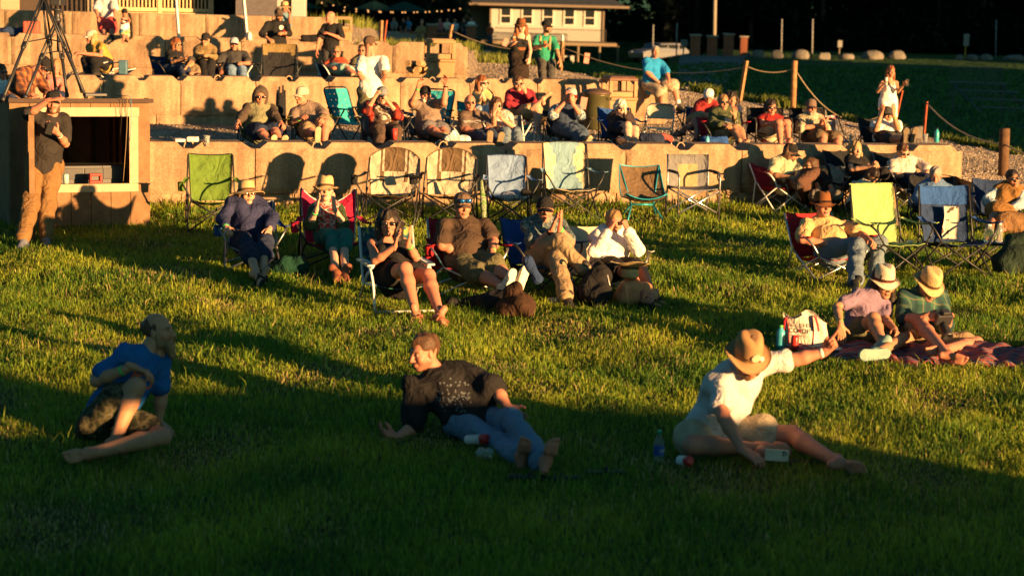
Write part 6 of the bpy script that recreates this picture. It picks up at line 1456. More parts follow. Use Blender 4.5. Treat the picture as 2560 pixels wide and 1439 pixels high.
# ================================================================ SHED, BINS, POSTS
M_wood = mat('shed_siding', (.20, .115, .06), rough=.85, var=.25, scale=7, bump=.3, bscale=30)
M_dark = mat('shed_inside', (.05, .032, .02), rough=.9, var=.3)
M_frame = mat('bare_pine_trim', (.40, .31, .21), rough=.8, var=.1, scale=12)
M_roof = mat('brown_roof_metal', (.055, .032, .024), rough=.75, var=.1)
gL, gR = gnd(26, 569), gnd(376, 561)
dv = gR - gL; W_ = np.linalg.norm(dv[:2]); ang = math.atan2(dv[1], dv[0])
sh = thing('shed', (gL[0], gL[1], 0), 'brown board booth with a big open hatch framed in pale wood', 'shed', rz=ang)
def sx(px): return (px - 29) / (375 - 29) * W_
ZT, ox0, ox1, oz0, oz1 = 1.53, sx(112), sx(323), .52, 1.35
DEP = 2.3
b = MB(); n = 7; pw = W_ / n
for i in range(n):
    a0, a1 = i * pw + .004, (i + 1) * pw - .004
    segs = [(a0, a1, 0, oz0), (a0, a1, oz1, ZT)]
    if a0 < ox0: segs.append((a0, min(a1, ox0), oz0, oz1))
    if a1 > ox1: segs.append((max(a0, ox1), a1, oz0, oz1))
    for x0, x1, z0, z1 in segs: b.box(((x0 + x1) / 2, .02, (z0 + z1) / 2), (x1 - x0, .04, z1 - z0))
b.build('front_wall', M_wood, sh)
b = MB()
for x_ in (W_ - .02, .02): b.add([(x_ + q, y_, z_) for q in (-.02, .02) for y_, z_ in ((.045, 0), (DEP + .04, 0), (DEP + .04, ZT - .16), (.045, ZT - .005))], [(0, 1, 2, 3), (7, 6, 5, 4), (0, 4, 5, 1), (1, 5, 6, 2), (2, 6, 7, 3), (3, 7, 4, 0)])
b.box((W_ / 2, DEP + .06, (ZT - .17) / 2), (W_, .03, ZT - .17)); b.build('side_wall', M_wood, sh)
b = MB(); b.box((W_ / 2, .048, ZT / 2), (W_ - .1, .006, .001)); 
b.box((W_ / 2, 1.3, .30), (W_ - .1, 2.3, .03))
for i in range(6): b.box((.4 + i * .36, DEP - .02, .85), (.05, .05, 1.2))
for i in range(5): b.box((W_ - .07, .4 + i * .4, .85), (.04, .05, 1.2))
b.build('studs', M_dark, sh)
fr = MB()
fo0, fo1, fz0, fz1 = sx(98), sx(344), .42, 1.46
for c, s_ in (((fo0 + fo1) / 2, fz1 - .055), ((fo0 + fo1) / 2, fz0 + .05)): pass
fr.box(((fo0 + fo1) / 2, -.012, fz1 - .055), (fo1 - fo0 + .02, .022, .11)); fr.box(((fo0 + fo1) / 2, -.012, fz0 + .05), (fo1 - fo0, .022, .10))
fr.box((fo1 - .055, -.011, (fz0 + fz1) / 2 - .005), (.11, .020, fz1 - fz0 - .215)); fr.box((fo0 + .04, -.011, (fz0 + fz1) / 2 - .005), (.08, .020, fz1 - fz0 - .215))
fr.build('hatch_frame', M_frame, sh)
b = MB(); b.box((W_ / 2, DEP / 2, ZT - .055), (W_ + .03, DEP + .16, .03), rot=np.array([[1, 0, 0], [0, .9978, .0665], [0, -.0665, .9978]])); b.box((W_ / 2 , -.09, ZT + .012), (W_ + .04, .02, .045)); b.build('roof', M_roof, sh)
b = MB(); b.box((-.02 + .12, -.95, .74), (.06, 1.7, 1.48), rz=R(-10)); b.build('wing_wall', M_wood, sh)
def shp(px, dy, z):   # point at the shed: across px, dy inwards
    c, s_ = math.cos(ang), math.sin(ang); x = sx(px); return np.array([gL[0] + c * x - s_ * dy, gL[1] + s_ * x + c * dy, z])
M_gear = mat('black_gear', (.025, .025, .028), rough=.45, var=.1, spec=.5)
def boxthing(name, label, cat, parts, loc, rz=0.0, group=None, bev=.006):
    """parts: list of (part name, material, [(centre, size), ...])"""
    t = thing(name, tuple(map(float, loc)), label, cat, group, rz)
    for pn, m, bx in parts:
        b = MB()
        for c, s_ in bx: b.box(c, s_)
        b.build(pn, m, t, bevel=bev)
    return t
boxthing('equipment_rack', 'black rack of audio gear lying inside the booth hatch', 'audio rack', [('case', M_gear, [((0, 0, .2), (1.0, .45, .4))]), ('face_plate', M_grey_ if False else mat('dark_panel', (.05, .05, .055), rough=.3), [((-.24, -.232, .3), (.46, .012, .14)), ((.24, -.232, .3), (.46, .012, .14)), ((-.24, -.232, .12), (.46, .012, .12)), ((.24, -.232, .12), (.46, .012, .12))])], shp(222, .55, .316), ang)
boxthing('red_box', 'small red plastic box in the booth hatch', 'box', [('frame', mat('red_plastic', (.6, .03, .02), rough=.4), [((0, 0, .015), (.15, .08, .03)), ((0, 0, .105), (.15, .08, .03)), ((-.062, 0, .06), (.026, .08, .06)), ((.062, 0, .06), (.026, .08, .06))]), ('insert', M_gear, [((0, .01, .06), (.098, .04, .06))])], shp(240, .06, .523), ang)
b = MB(); b.lathe([(.033, 0), (.034, .10), (.028, .118)], c=shp(167, .05, .523), n=14); tag(b.build('drink_can', mat('teal_white_can', (.35, .5, .48), rough=.35), smooth=True), 'pale blue can standing on the hatch sill of the booth', 'can')
def cable(label, pts, r, m):
    P = np.array(pts); b = MB(); b.tube(P, r, 6); return tag(b.build('cable', m, smooth=True), label, 'cable', 'cables hanging at the booth')
g = np.random.default_rng(5)
M_bcab = mat('black_cable', (.015, .015, .015), rough=.6); M_blcab = mat('blue_cable', (.05, .22, .34), rough=.6); M_ycab = mat('tan_cable', (.30, .20, .10), rough=.6)
for lab, m, px, ends in (('black cable looping over the booth roof edge', M_bcab, 305, (318, .9)), ('blue cable hanging over the booth roof edge', M_blcab, 320, (321, 1.05)), ('tan cable hanging down the hatch opening', M_ycab, 312, (304, .55)), ('thin black cable hanging beside the pale frame', M_bcab, 298, (296, 1.1))):
    p0 = shp(px, .25, ZT + .06); p1 = shp(px, -.15, ZT + .05); p2 = shp(ends[0], -.06, ends[1]); mid_ = (p1 + p2) / 2 + np.array([.02, -.02, 0])
    cable(lab, np.concatenate([[p0, (p0 + p1) / 2 + [0, 0, .02], p1], arc(p1 - [0, 0, .05], mid_, p2, 7)]), .0035, m)
rt = boxthing('router', 'black wireless router with two upright antennas on the booth roof', 'router', [('body', M_gear, [((0, 0, .02), (.27, .17, .035))])], shp(252, .35, ZT + .048), ang)
for x, tl in ((-.12, -.06), (.08, -.005)):
    b = MB(); b.tube([(x, .05, .03), (x + tl * .5, .05, .09), (x + tl, .05, .15)], .007, 8); b.build('antenna', M_gear, rt, smooth=True)
def tripod(label, apex, feet, head_h=.1):
    t = thing('tripod', tuple(map(float, apex)), label, 'tripod', 'camera tripods on the booth'); A = np.array(apex)
    for f in feet:
        f = np.array(f) - A; b = MB(); d_ = unit(f); s_ = orth((0, 0, 1), d_); s_ = np.cross(d_, s_)
        b.tube([s_ * .016, f * .5 + s_ * .024], .013, 7); b.tube([-s_ * .016, f * .5 - s_ * .024], .013, 7); b.tube([f * .45, f * .97], .021, 8); b.tube([f * .96, f], .026, 8)
        b.tube([f * .5 - d_ * .03, f * .5 + d_ * .03], .026, 8)
        b.build('leg', T_black, t, smooth=True)
    c = sum(np.array(f) - A for f in feet) / 3 * .42; b = MB()
    for f in feet: b.tube([c, (np.array(f) - A) * .45], .008, 6)
    b.tube([(0, 0, 0), c * 1.0], .012, 8); b.build('spreader', T_black, t, smooth=True)
    b = MB(); b.lathe([(.05, -.04), (.055, 0), (.04, .02), (.045, head_h), (.06, head_h + .01), (.06, head_h + .03)], n=14); b.build('head', M_gear, t, smooth=True)
    return t
ap1 = at(108, -8, 25.3); ap2 = at(143, 48, 25.6)
zr = ZT + .02
tripod('tall black camera tripod at the left of the booth roof', ap1, [gnd(6, 252, zr), gnd(140, 226, zr), gnd(216, 246, zr)])
t2 = tripod('black tripod carrying the video camera on the booth roof', ap2, [gnd(62, 246, zr), gnd(168, 242, zr), gnd(205, 230, zr)])
vc = thing('video_camera', tuple(ap2 + [0, 0, .135]), 'black video camera on the tripod, lens toward the stage', 'video camera')
b = MB(); b.box((0, .05, .11), (.13, .30, .15)); b.box((0, -.02, .215), (.05, .2, .05)); b.build('body', M_gear, vc, bevel=.01)
b = MB(); ax_ = np.array([[1, 0, 0], [0, 0, -1], [0, 1, 0]]).T; b.lathe([(.05, .09), (.05, .16), (.058, .17), (.058, .22), (.05, .22), (.03, .19)], c=(0, 0, .11), n=18, ax=ax_); b.build('lens', M_gear, vc, smooth=True)

M_bin = mat('tan_bin_plastic', (.34, .20, .10), rough=.6, var=.12, scale=5); M_bint = mat('brown_bin_lid', (.13, .06, .04), rough=.5); M_hole = mat('bin_dark', (.02, .015, .012), rough=.9)
def bin_(label, px, d, z, yaw, sc_=1.0, lidm=None):
    p = at(px, 200, d); t = thing('litter_bin', (p[0], p[1], z), label, 'litter bin', 'square litter bins', R(yaw)); k = sc_
    b = MB(); w1, w2 = .25 * k, .27 * k
    b.add([(sx_ * w, sy * w, zz) for zz, w in ((0, w1), (.55 * k, w2)) for sx_, sy in ((-1, -1), (1, -1), (1, 1), (-1, 1))], [(0, 1, 5, 4), (1, 2, 6, 5), (2, 3, 7, 6), (3, 0, 4, 7), (4, 5, 6, 7)]); b.build('body', M_bin, t, bevel=.02)
    b = MB(); b.box((0, 0, .30 * k), (.44 * k, .51 * k + .012, .42 * k)); b.build('panel', M_bin, t, bevel=.01)
    b = MB(); b.box((0, 0, .58 * k), (.58 * k, .58 * k, .05 * k)); b.build('rim', M_bin, t, bevel=.015)
    b = MB()
    for sx_ in (-1, 1):
        for sy in (-1, 1): b.box((sx_ * .245 * k, sy * .245 * k, .765 * k), (.07 * k, .07 * k, .31 * k))
    b.box((0, 0, .66 * k), (.50 * k, .50 * k, .10 * k)); b.build('hood_frame', M_bin, t, bevel=.012)
    b = MB(); b.box((.02, .05, .80 * k), (.06, .06, .2 * k)); b.build('ash_post', M_hole, t)
    b = MB(); b.box((0, 0, .945 * k), (.57 * k, .57 * k, .06 * k)); b.box((0, 0, .985 * k), (.50 * k, .50 * k, .03 * k)); b.build('lid', lidm or M_bint, t, bevel=.028)
    return t
bin_('tan square litter bin with a dark brown hood beside the round rubbish can', 1549, 38.3, zT1 - .02, 14, 1.0)
bin_('tan square litter bin by the firewood pile on the second terrace', 1098, 42.6, zT2, 8, 1.08, M_bin)
bin_('far tan square litter bin above the third wall', 855, 49.5, 1.52, 5, .82, M_bin)
M_can = mat('olive_can', (.075, .07, .03), rough=.4, var=.1, metal=.2)
p = at(1490, 300, 37.6); t = thing('rubbish_can', (p[0], p[1], zT1), 'round olive rubbish can with a domed lid', 'rubbish can')
b = MB(); b.lathe([(.20, 0), (.215, .02), (.235, .30), (.238, .31), (.238, .34), (.245, .62), (.255, .63), (.255, .66)], n=28); b.build('body', M_can, t, smooth=True)
b = MB(); b.lathe([(.275, .655), (.275, .685), (.24, .72), (.15, .755), (.06, .765), (.01, .766)], n=28); b.build('lid', mat('brown_lid', (.09, .055, .035), rough=.45), t, smooth=True)
for a in (.5, -.5 + math.pi):
    b = MB(); c = np.array([math.cos(-a) * .265, -abs(math.sin(a)) * .15 - .1, .58]); b.box(c, (.10, .03, .05)); b.build('handle', M_can, t, bevel=.01)
M_paper = mat('pink_paper', (.55, .25, .20), rough=.9); M_wpaper = mat('white_paper', (.66, .62, .56), rough=.9)
def paper(label, px, py, d, w_, h_, m=M_paper, tilt=.1, cat='paper sign', lines=True):
    q = at(px, py, d); t = thing('paper_sign', tuple(q), label, cat)
    b = MB(); b.box((0, 0, 0), (w_, .006, h_), rot=np.array([[math.cos(tilt), 0, math.sin(tilt)], [0, 1, 0], [-math.sin(tilt), 0, math.cos(tilt)]])); b.build('sheet', m, t); return t
paper('pink paper notice taped to the rubbish can', 1459, 258, 37.25, .12, .22, tilt=.15)
paper('pink paper notice hanging on the rope by the far deck', 1467, 146, 50.5, .13, .26, tilt=.1)
paper('small pink paper on the rope left of the woman in the black dress', 1264, 106, 51.0, .12, .2, tilt=.3)
# firewood
M_bark = mat('split_wood', (.40, .25, .12), rough=.9, var=.35, scale=20, bump=.5)
g = np.random.default_rng(8); k = 0
for row, (cnt, zz) in enumerate(((7, .10), (7, .22), (6, .34), (5, .46), (3, .58))):
    for i in range(cnt):
        q = at(1006 + 11.5 * i + row * 7 + g.uniform(-3, 3), 200, 41.3 + g.uniform(-.12, .12)); q[2] = zT2 + zz
        b = MB(); a = g.uniform(-.5, .5); el = g.uniform(-.15, .15); dd = np.array([math.sin(a), -math.cos(a), el]); r_ = g.uniform(.055, .075)
        b.tube([-dd * .2, -dd * .07, dd * .08, dd * .2], [r_, r_ * 1.05, r_ * .98, r_], 7)
        o = b.build('firewood_log', M_bark); o.location = tuple(q); tag(o, 'split log in the firewood pile beside the square bin', 'log', 'firewood pile')
# posts and rope
M_post = mat('weathered_post', (.30, .16, .075), rough=.9, var=.3, scale=9, bump=.4, bscale=40); M_rustp = mat('rusty_stake', (.32, .07, .03), rough=.8, var=.2); M_rope = mat('rope', (.36, .27, .17), rough=.95)
PT = {}
def post(key, label, top, base, d, wpx, m=M_post, round_=False):
    p0, p1 = at(*base, d), at(*top, d); s_ = d / FPX; w_ = wpx * s_
    z0 = min(float(max(gravel_z(p0[0], d), ground_z(p0[0], d))), p0[2]) - .15
    u = unit(p1 - p0); base_ = p0 + u * ((z0 - p0[2]) / u[2])
    o = MB()
    if round_: o.tube([base_, p1 - u * .02, p1], [w_ / 2, w_ / 2, w_ / 2 * .93], 14)
    else: o.tube([base_, p1], w_ / 2 * 1.15, 4)
    PT[key] = (p1, u)
    return tag(o.build('rope_post', m, smooth=round_), label, 'post', 'posts of the rope line')
post('a', 'square wooden post at the far weeds', (954, 52), (951, 113), 52, 8); post('b', 'thin rusty stake beside the square post at the weeds', (967, 51), (960, 108), 52.4, 4, M_rustp)
post('c', 'wooden stake right of the girl in the tan tunic', (1130, 62), (1121, 112), 53, 8); post('d', 'wooden stake with a bottle on top behind the couple', (1406, 103), (1401, 174), 51, 9)
post('e', 'leaning wooden stake with a red tip at the edge of the bank', (1866, 152), (1851, 243), 47, 10); post('f', 'thick round wooden post on the gravel bank', (1987, 152), (1983, 262), 46.5, 14, round_=True)
post('g', 'thin rusty stake behind the woman in the white dress', (2256, 226), (2240, 298), 45.3, 5, M_rustp); post('h', 'rusty stake on the bank right of the white dress', (2317, 254), (2308, 358), 40.5, 6, M_rustp); post('i', 'thick dark round post at the right edge', (2512, 321), (2507, 464), 31.5, 26, mat('dark_post', (.10, .055, .03), rough=.9, var=.3), round_=True)
def rope(label, a, b_, sag, o1=.15, o2=.15):
    p0 = PT[a][0] - PT[a][1] * o1; p1 = PT[b_][0] - PT[b_][1] * o2 if isinstance(b_, str) else b_
    t = np.linspace(0, 1, 16)[:, None]; P = p0 * (1 - t) + p1 * t; P[:, 2] -= sag * 4 * (t * (1 - t))[:, 0]
    b = MB(); b.tube(P, .013, 6); tag(b.build('rope', M_rope, smooth=True), label, 'rope', 'rope line')
rope('slack rope between the far stake and the stake behind the couple', 'c', 'd', .25); rope('slack rope from the stake behind the couple to the leaning stake', 'd', 'e', .35); rope('short rope between the leaning stake and the thick post', 'e', 'f', .12, .12, .18)
rope('long sagging rope from the thick post to the rusty stake', 'f', 'g', .75, .18, .3); rope('rope from the rusty stake to the dark post at the right edge', 'h', 'i', .18, .03, .25); rope('rope leaving the dark post beyond the right edge', 'i', at(2640, 400, 29), .05, .25)
def bottle(label, q, h, r, m, capm, name='bottle', group=None):
    t = thing(name, tuple(map(float, q)), label, 'bottle', group); b = MB(); b.lathe([(r * .9, 0), (r, .01), (r, h * .68), (r * .85, h * .76), (r * .42, h * .88), (r * .42, h * .92)], n=16); b.build('body', m, t, smooth=True)
    b = MB(); b.lathe([(r * .5, h * .905), (r * .5, h), (r * .1, h)], n=12); b.build('cap', capm, t, smooth=True); return t
bottle('small pale bottle standing on the wooden stake behind the couple', PT['d'][0], .17, .035, mat('pale_plastic', (.5, .55, .55), rough=.3), c_white)

# ================================================================ SMALL THINGS ON THE LAWN AND WALLS
def blob(name, label, cat, prims, m, vs=.014, noise=.012, nf=24, seed=1, group=None, flat_z=None):
    s = SDF()
    for q in prims: s.cone(q[0], q[1], q[2], q[3], q[4] if len(q) > 4 else .04)
    if flat_z is not None: s.cut((0, 0, -1), -flat_z)
    V, F = s.mesh(vs, noise=noise, nf=nf, seed=seed); c = V.mean(0); c[2] = V[:, 2].min()
    t = mk(name, V - c, F, m); t.location = tuple(c); return tag(t, label, cat, group)
def G3(px, py, z=0): return gnd(px, py, z)
def V3(*a): return np.array(a, float)
q = G3(725, 682); blob('bag', 'dark green bag on the grass between the two women at the left', 'bag', [(q + V3(-.12, 0, .06), q + V3(.12, 0, .06), .08, .09), (q + V3(-.05, 0, .12), q + V3(.08, 0, .13), .06, .06)], K('bag_green', (.010, .045, .028)), seed=2)
q = G3(1185, 772); blob('jacket', 'black jacket dropped on the grass beside the raised white soles', 'jacket', [(q + V3(-.2, .1, .04), q + V3(.2, .1, .06), .07, .10), (q + V3(.1, 0, .05), q + V3(.35, .05, .12), .09, .08)], c_black, seed=3, noise=.02)
q = G3(1290, 790); blob('bag', 'dark brown slouching bag under the white shoe soles', 'bag', [(q + V3(-.08, .05, .07), q + V3(.08, .05, .08), .09, .10), (q + V3(-.04, .1, .2), q + V3(.0, .1, .26), .08, .05), (q + V3(.06, 0, .1), q + V3(.12, -.05, .04), .07, .05)], K('bag_brown', (.05, .026, .016)), seed=4, noise=.02)
q = G3(1492, 770); t = blob('backpack', 'black backpack on the grass beside the tan leather bag', 'backpack', [(q + V3(-.05, .1, .14), q + V3(.02, .1, .30), .15, .11), (q + V3(.0, -.02, .10), q + V3(.05, -.02, .16), .10, .09)], c_black, seed=5)
b = MB(); b.tube(arc((-.06, -.05, .42), (0, -.05, .50), (.06, -.05, .42)), .012, 6); b.build('handle', c_black, t, smooth=True); b = MB(); b.tube([(.10, -.14, .08), (.13, -.1, .22), (.10, -.06, .34)], .007, 5); b.build('zip', M_wband if False else mat('zip_white', (.5, .48, .45)), t, smooth=True)
q = G3(1588, 765); M_leather = mat('tan_leather', (.58, .25, .11), rough=.55, var=.15, scale=8, bump=.2)
t = blob('handbag', 'tan leather handbag on the grass with a straw hat on top', 'handbag', [(q + V3(-.10, .05, .08), q + V3(.12, .05, .08), .10, .10), (q + V3(-.09, .05, .17), q + V3(.09, .05, .17), .075, .075)], M_leather, seed=6, noise=.008)
for s_ in (-1, 1):
    b = MB(); b.tube(arc((s_ * .10 - .02, -.12, .26), (s_ * .10, -.2, .12), (s_ * .04 - .03, -.13, .02)), .011, 6, flat=.5); b.build('strap', M_leather, t, smooth=True)
c, br_, bd = straw_bm('wide'); ht = thing('straw_hat', tuple(q + V3(-.06, .04, .315)), 'straw hat lying upside down on the tan leather handbag', 'straw hat')
Mx = Matrix.Rotation(math.pi * .96, 4, 'X')
for bb, nm, mm in ((c, 'crown', M_straw), (br_, 'brim', M_straw), (bd, 'hat_band', mat('hat_band_brown', (.09, .045, .02)))):
    V = np.concatenate(bb.V); V = V @ np.array(Mx.to_3x3()).T + [0, 0, .10]; mk(nm, V, bb.F, mm, ht)
q = at(1333, 665, 18.7); blob('stuff_sack', 'blue sack hanging from the arm of the blue camp chair', 'sack', [(q + V3(-.05, 0, .06), q + V3(.03, 0, -.13), .045, .058)], F_navy, seed=7, vs=.012)
q = at(1290, 488, 25.6); blob('clothes', 'blue and white clothes heaped on the light blue chair', 'clothes', [(q + V3(-.15, 0, -.02), q + V3(.1, -.02, -.02), .05, .05), (q + V3(-.05, .05, 0), q + V3(.02, .05, .02), .045, .05)], blotch('blue_white_cloth', [(.5, .45, .4), (.05, .1, .3), (.45, .42, .40), (.08, .13, .3)], 20), vs=.016, noise=.015)
q = at(1303, 481, 25.5); blob('cap', 'dark cap lying on the clothes on the light blue chair', 'cap', [(q + V3(.04, 0, 0), q + V3(.09, 0, 0), .05, .04)], c_black, vs=.015, noise=.004)
q = at(1078, 650, 19.9); blob('shawl', 'red cloth hanging over the left arm of the red camp chair', 'shawl', [(q + V3(.02, 0, .10), q + V3(-.05, 0, -.10), .05, .085)], F_red, seed=9, vs=.013)
q = at(1208, 505, 25.4); b = MB(); b.tube([q + V3(.02, 0, -.33), q + V3(0, 0, 0), q + V3(-.03, 0, .28)], [.028, .042, .018], 10); tag(b.build('umbrella', blotch('green_white_umbrella', [(.3, .3, .22), (.06, .15, .03), (.34, .33, .26), (.10, .2, .05)], 18), smooth=True), 'folded green and white umbrella leaning between the chairs at the wall', 'umbrella')
M_clear = glassy('clear_plastic', (.92, .95, .95), .08, .85)
def tumbler(label, q, h=.14, r=.042, m=None, tip=None):
    b = MB(); b.lathe([(r * .7, .0), (r, h), (r * .95, h), (r * .66, .006)], n=16)
    o = b.build('cup', m or M_clear, smooth=True); o.location = tuple(map(float, q)); 
    if tip: o.rotation_euler = tip
    return tag(o, label, 'cup')
tumbler('clear plastic cup tipped over on the grass by the backpack', G3(1370, 752, .04), tip=(R(88), 0, R(70)))
zl = ZA + .085
tumbler('clear plastic cup standing on the lowest wall at the left', at(517, 378, 27.0) * [1, 1, 0] + [0, 0, zl - .06], .15, .045)
b = MB(); b.box((0, 0, .02), (.22, .10, .04)); o = b.build('napkins', M_wpaper, bevel=.01); o.location = tuple(at(455, 372, 27.0) * [1, 1, 0] + [0, 0, zl]); o.rotation_euler = (.1, 0, .5); tag(o, 'crumpled white napkins on the lowest wall near the shed', 'napkins')
b = MB(); b.box((0, 0, .035), (.15, .12, .07)); o = b.build('takeaway_box', M_wpaper, bevel=.015); o.location = tuple(at(482, 372, 27.0) * [1, 1, 0] + [0, 0, zl]); tag(o, 'white takeaway box on the lowest wall left of the clear cup', 'box')
# things on the first terrace
q = at(1632, 352, T1(1632, .0)); q[2] = ZA + .09; blob('jacket', 'bundled navy jacket on the lowest wall below the steel chair', 'jacket', [(q + V3(-.16, 0, .03), q + V3(.10, 0, .03), .07, .065)], c_navy, vs=.02, noise=.02, seed=10)
q = at(1662, 347, T1(1662, .1)); q[2] = ZA + .10; blob('jacket', 'dull red jacket heaped beside the navy one on the wall', 'jacket', [(q + V3(-.06, .05, .04), q + V3(.08, .05, .03), .06, .05)], K('dull_red_jacket', (.28, .07, .06)), vs=.02, noise=.02, seed=11)
q = at(1790, 350, T1(1790, .5)); q[2] = .72; blob('bag', 'royal blue bag at the feet of the woman in the green hoodie', 'bag', [(q + V3(-.1, 0, .1), q + V3(.1, 0, .1), .12, .10)], F_blue, vs=.02, noise=.015, seed=12)
M_tealb = mat('teal_bottle', (.03, .30, .36), rough=.35)
bottle('turquoise flask on the lowest wall right of the rusty stake', at(2340, 372, T1(2340, .1)) * [1, 1, 0] + [0, 0, zl], .22, .038, M_tealb, s_black)
bottle('blue flask beside the bare feet near the red camp chair on the terrace', at(1768, 350, T1(1768, .4)) * [1, 1, 0] + [0, 0, .72], .24, .036, mat('sky_flask', (.08, .35, .5), rough=.35), s_black)
tumbler('clear cup on the lowest wall left of the turquoise flask', at(2312, 372, T1(2312, .1)) * [1, 1, 0] + [0, 0, zl], .13)
q = at(1143, 355, T1(1143, .1)); q[2] = ZA + .08; blob('sweater', 'white sweater lying on the lowest wall under the boots', 'sweater', [(q + V3(-.16, 0, .02), q + V3(.14, -.03, .02), .045, .055), (q + V3(-.1, 0, .06), q + V3(-.06, 0, .10), .03, .035)], c_white, vs=.018, noise=.015, seed=13)
b = MB(); q = at(986, 372, T1(986, .15)); b.lathe([(.03, 0), (.042, .15), (.039, .15)], c=(q[0], q[1], zl), n=14); tag(b.build('cup', mat('red_cup', (.6, .05, .04), rough=.4), smooth=True), 'red cup on the lowest wall at the plaid woman\'s foot', 'cup')
q = at(2092, 322, T1(2092, 2.2)); t = camp_chair((q[0], q[1], zT1 - .02), R(20), 'tie dyed pastel camp chair beside the man in the leaf print shirt', F_tie, T_black, sh=.3, bh=.66, detail=False, group=G2)
q = at(700, 300, T1(700, 2.4)); t = thing('folded_chair', (q[0], q[1], zT1), 'black folded camp chair leaning on the second wall behind the hooded person', 'chair', G2)
for i, (x, hh) in enumerate(((-.10, .95), (-.05, 1.0), (0, .9), (.05, 1.02), (.10, .95))):
    b = MB(); b.tube([(x, -.02 * i, 0), (x * .55, .12, hh)], .014, 7); b.build('leg', T_black, t, smooth=True)
b = MB(); b.tube([(0, .0, .25), (0, .1, .9)], [.10, .12], 10, flat=.6); b.build('cloth', F_black, t, smooth=True)
# left: things on the third terrace
q = at(40, 82, 45.8); blob('blanket', 'dark blue folded chair lying on the third terrace at the far left', 'chair', [(q + V3(-.6, 0, .0), q + V3(.15, 0, .02), .12, .10)], F_navy, vs=.03, noise=.02)
q = at(80, 76, 45.6); b = MB(); b.box((0, 0, .02), (.34, .3, .36)); t = b.build('cool_bag', K('red_check', (.5, .10, .07)), bevel=.03); t.location = tuple(q); tag(t, 'red and white cool bag on the third terrace at the far left', 'bag')
q = at(308, 168, T2(308, .8)); b = MB(); b.box((0, 0, .0), (.16, .12, .26)); t = b.build('flask', mat('slate_blue_plastic', (.06, .13, .18), rough=.4), bevel=.02); t.location = tuple(q); tag(t, 'slate blue box beside the woman in mustard', 'box')
q = at(777, 102, 45.2); q[2] = 1.80; blob('shoulder_bag', 'black shoulder bag on the third wall beside the bald man', 'bag', [(q + V3(-.14, 0, .09), q + V3(.14, 0, .09), .08, .08)], c_black, vs=.025, noise=.01)
# ---------------------------------------------------------------- right group
q = at(2385, 552, 20.3)
G = np.array([[(u * .085 + .01 * math.sin(v * 6), -.012 - .02 * math.sin(v * 3), -.36 * v + .02) for v in np.linspace(0, 1, 9)] for u in np.linspace(-1, 1, 6)])
b = MB(); b.sheet(G, .01); t = b.build('towel', blotch('cream_print_towel', [(.55, .48, .40), (.5, .44, .36), (.56, .5, .42), (.1, .08, .07)], 12), smooth=True); t.location = tuple(at(2378, 520, gnd(2385, 690)[1] + .26)); tag(t, 'cream towel with dark writing hung over the blue chair back', 'towel')
t = boxthing('laptop', 'white sheet on the lap of the woman in the blue sweater', 'paper', [('sheet', M_wpaper, [((0, 0, 0), (.36, .24, .012))])], at(2340, 512, gnd(2338, 560)[1] - .35), -.3)
t.rotation_euler = (R(22), 0, -.3)
t = boxthing('papers', 'white papers lying on the grass behind the lime chair', 'paper', [('sheet', M_wpaper, [((0, 0, .02), (.5, .3, .02))])], G3(2268, 610), .2)
tb = thing('camp_table', tuple(G3(2470, 672)), 'low black folding table with water bottles on it', 'table')
b = MB(); b.box((0, 0, .30), (.5, .4, .02)); b.build('tabletop', F_black, tb)
for x in (-1, 1):
    for y in (-1, 1): b = MB(); b.tube([(x * .2, y * .16, .29), (-x * .2, y * .15, 0)], .01, 6); b.build('leg', T_black, tb, smooth=True)
q = G3(2470, 672)
bottle('clear water bottle on the low black table', q + V3(.10, -.02, .312), .22, .04, M_clear, c_white); bottle('clear jug standing left of the water bottle on the low table', q + V3(-.02, -.02, .312), .20, .055, M_clear, c_white)
q = G3(2545, 690); blob('bag', 'dark bag with a green scarf at the right edge of the lawn', 'bag', [(q + V3(-.12, 0, .15), q + V3(.2, 0, .2), .17, .17), (q + V3(-.05, .1, .35), q + V3(.15, .1, .4), .1, .1)], K('bag_black_green', (.02, .035, .025)), seed=21, noise=.02)
q = G3(2530, 585); blob('bag', 'tan canvas bag behind the low table at the right edge', 'bag', [(q + V3(-.1, 0, .15), q + V3(.2, 0, .15), .15, .15)], K('bag_tan', (.20, .11, .05)), seed=22)
# ---------------------------------------------------------------- picnic
M_blan = plaid('picnic_plaid', (.04, .045, .10), (.30, .07, .06), (.55, .45, .36), 9, 11)
bx = [gnd(1945, 872), gnd(2100, 915), gnd(2600, 925), gnd(2600, 872)]
nu, nv = 60, 26; G = np.zeros((nu, nv, 3)); g = np.random.default_rng(3)
for i in range(nu):
    for j in range(nv):
        a, c = i / (nu - 1), j / (nv - 1); q = (bx[1] * (1 - a) + bx[2] * a) * (1 - c) + (bx[0] * (1 - a) + bx[3] * a) * c
        q = q + V3(.05 * math.sin(c * 7 + a * 9), .05 * math.sin(a * 13), 0)
        G[i, j] = (q[0], q[1], .055 + .030 * math.sin(a * 31 + c * 6) * math.sin(c * 8 + a * 4) + .016 * math.sin(a * 57 - c * 9) - (.03 if j in (0, nv - 1) or i in (0, nu - 1) else 0))
b = MB(); b.sheet(G, .012); tag(b.build('picnic_blanket', M_blan, smooth=True), 'navy and red plaid picnic blanket spread on the grass', 'blanket')
q = G3(2012, 880); q[2] = .06
t = thing('tote_bag', tuple(q), 'white canvas tote bag with red straps and black lettering on the blanket', 'tote bag')
yw = -.12
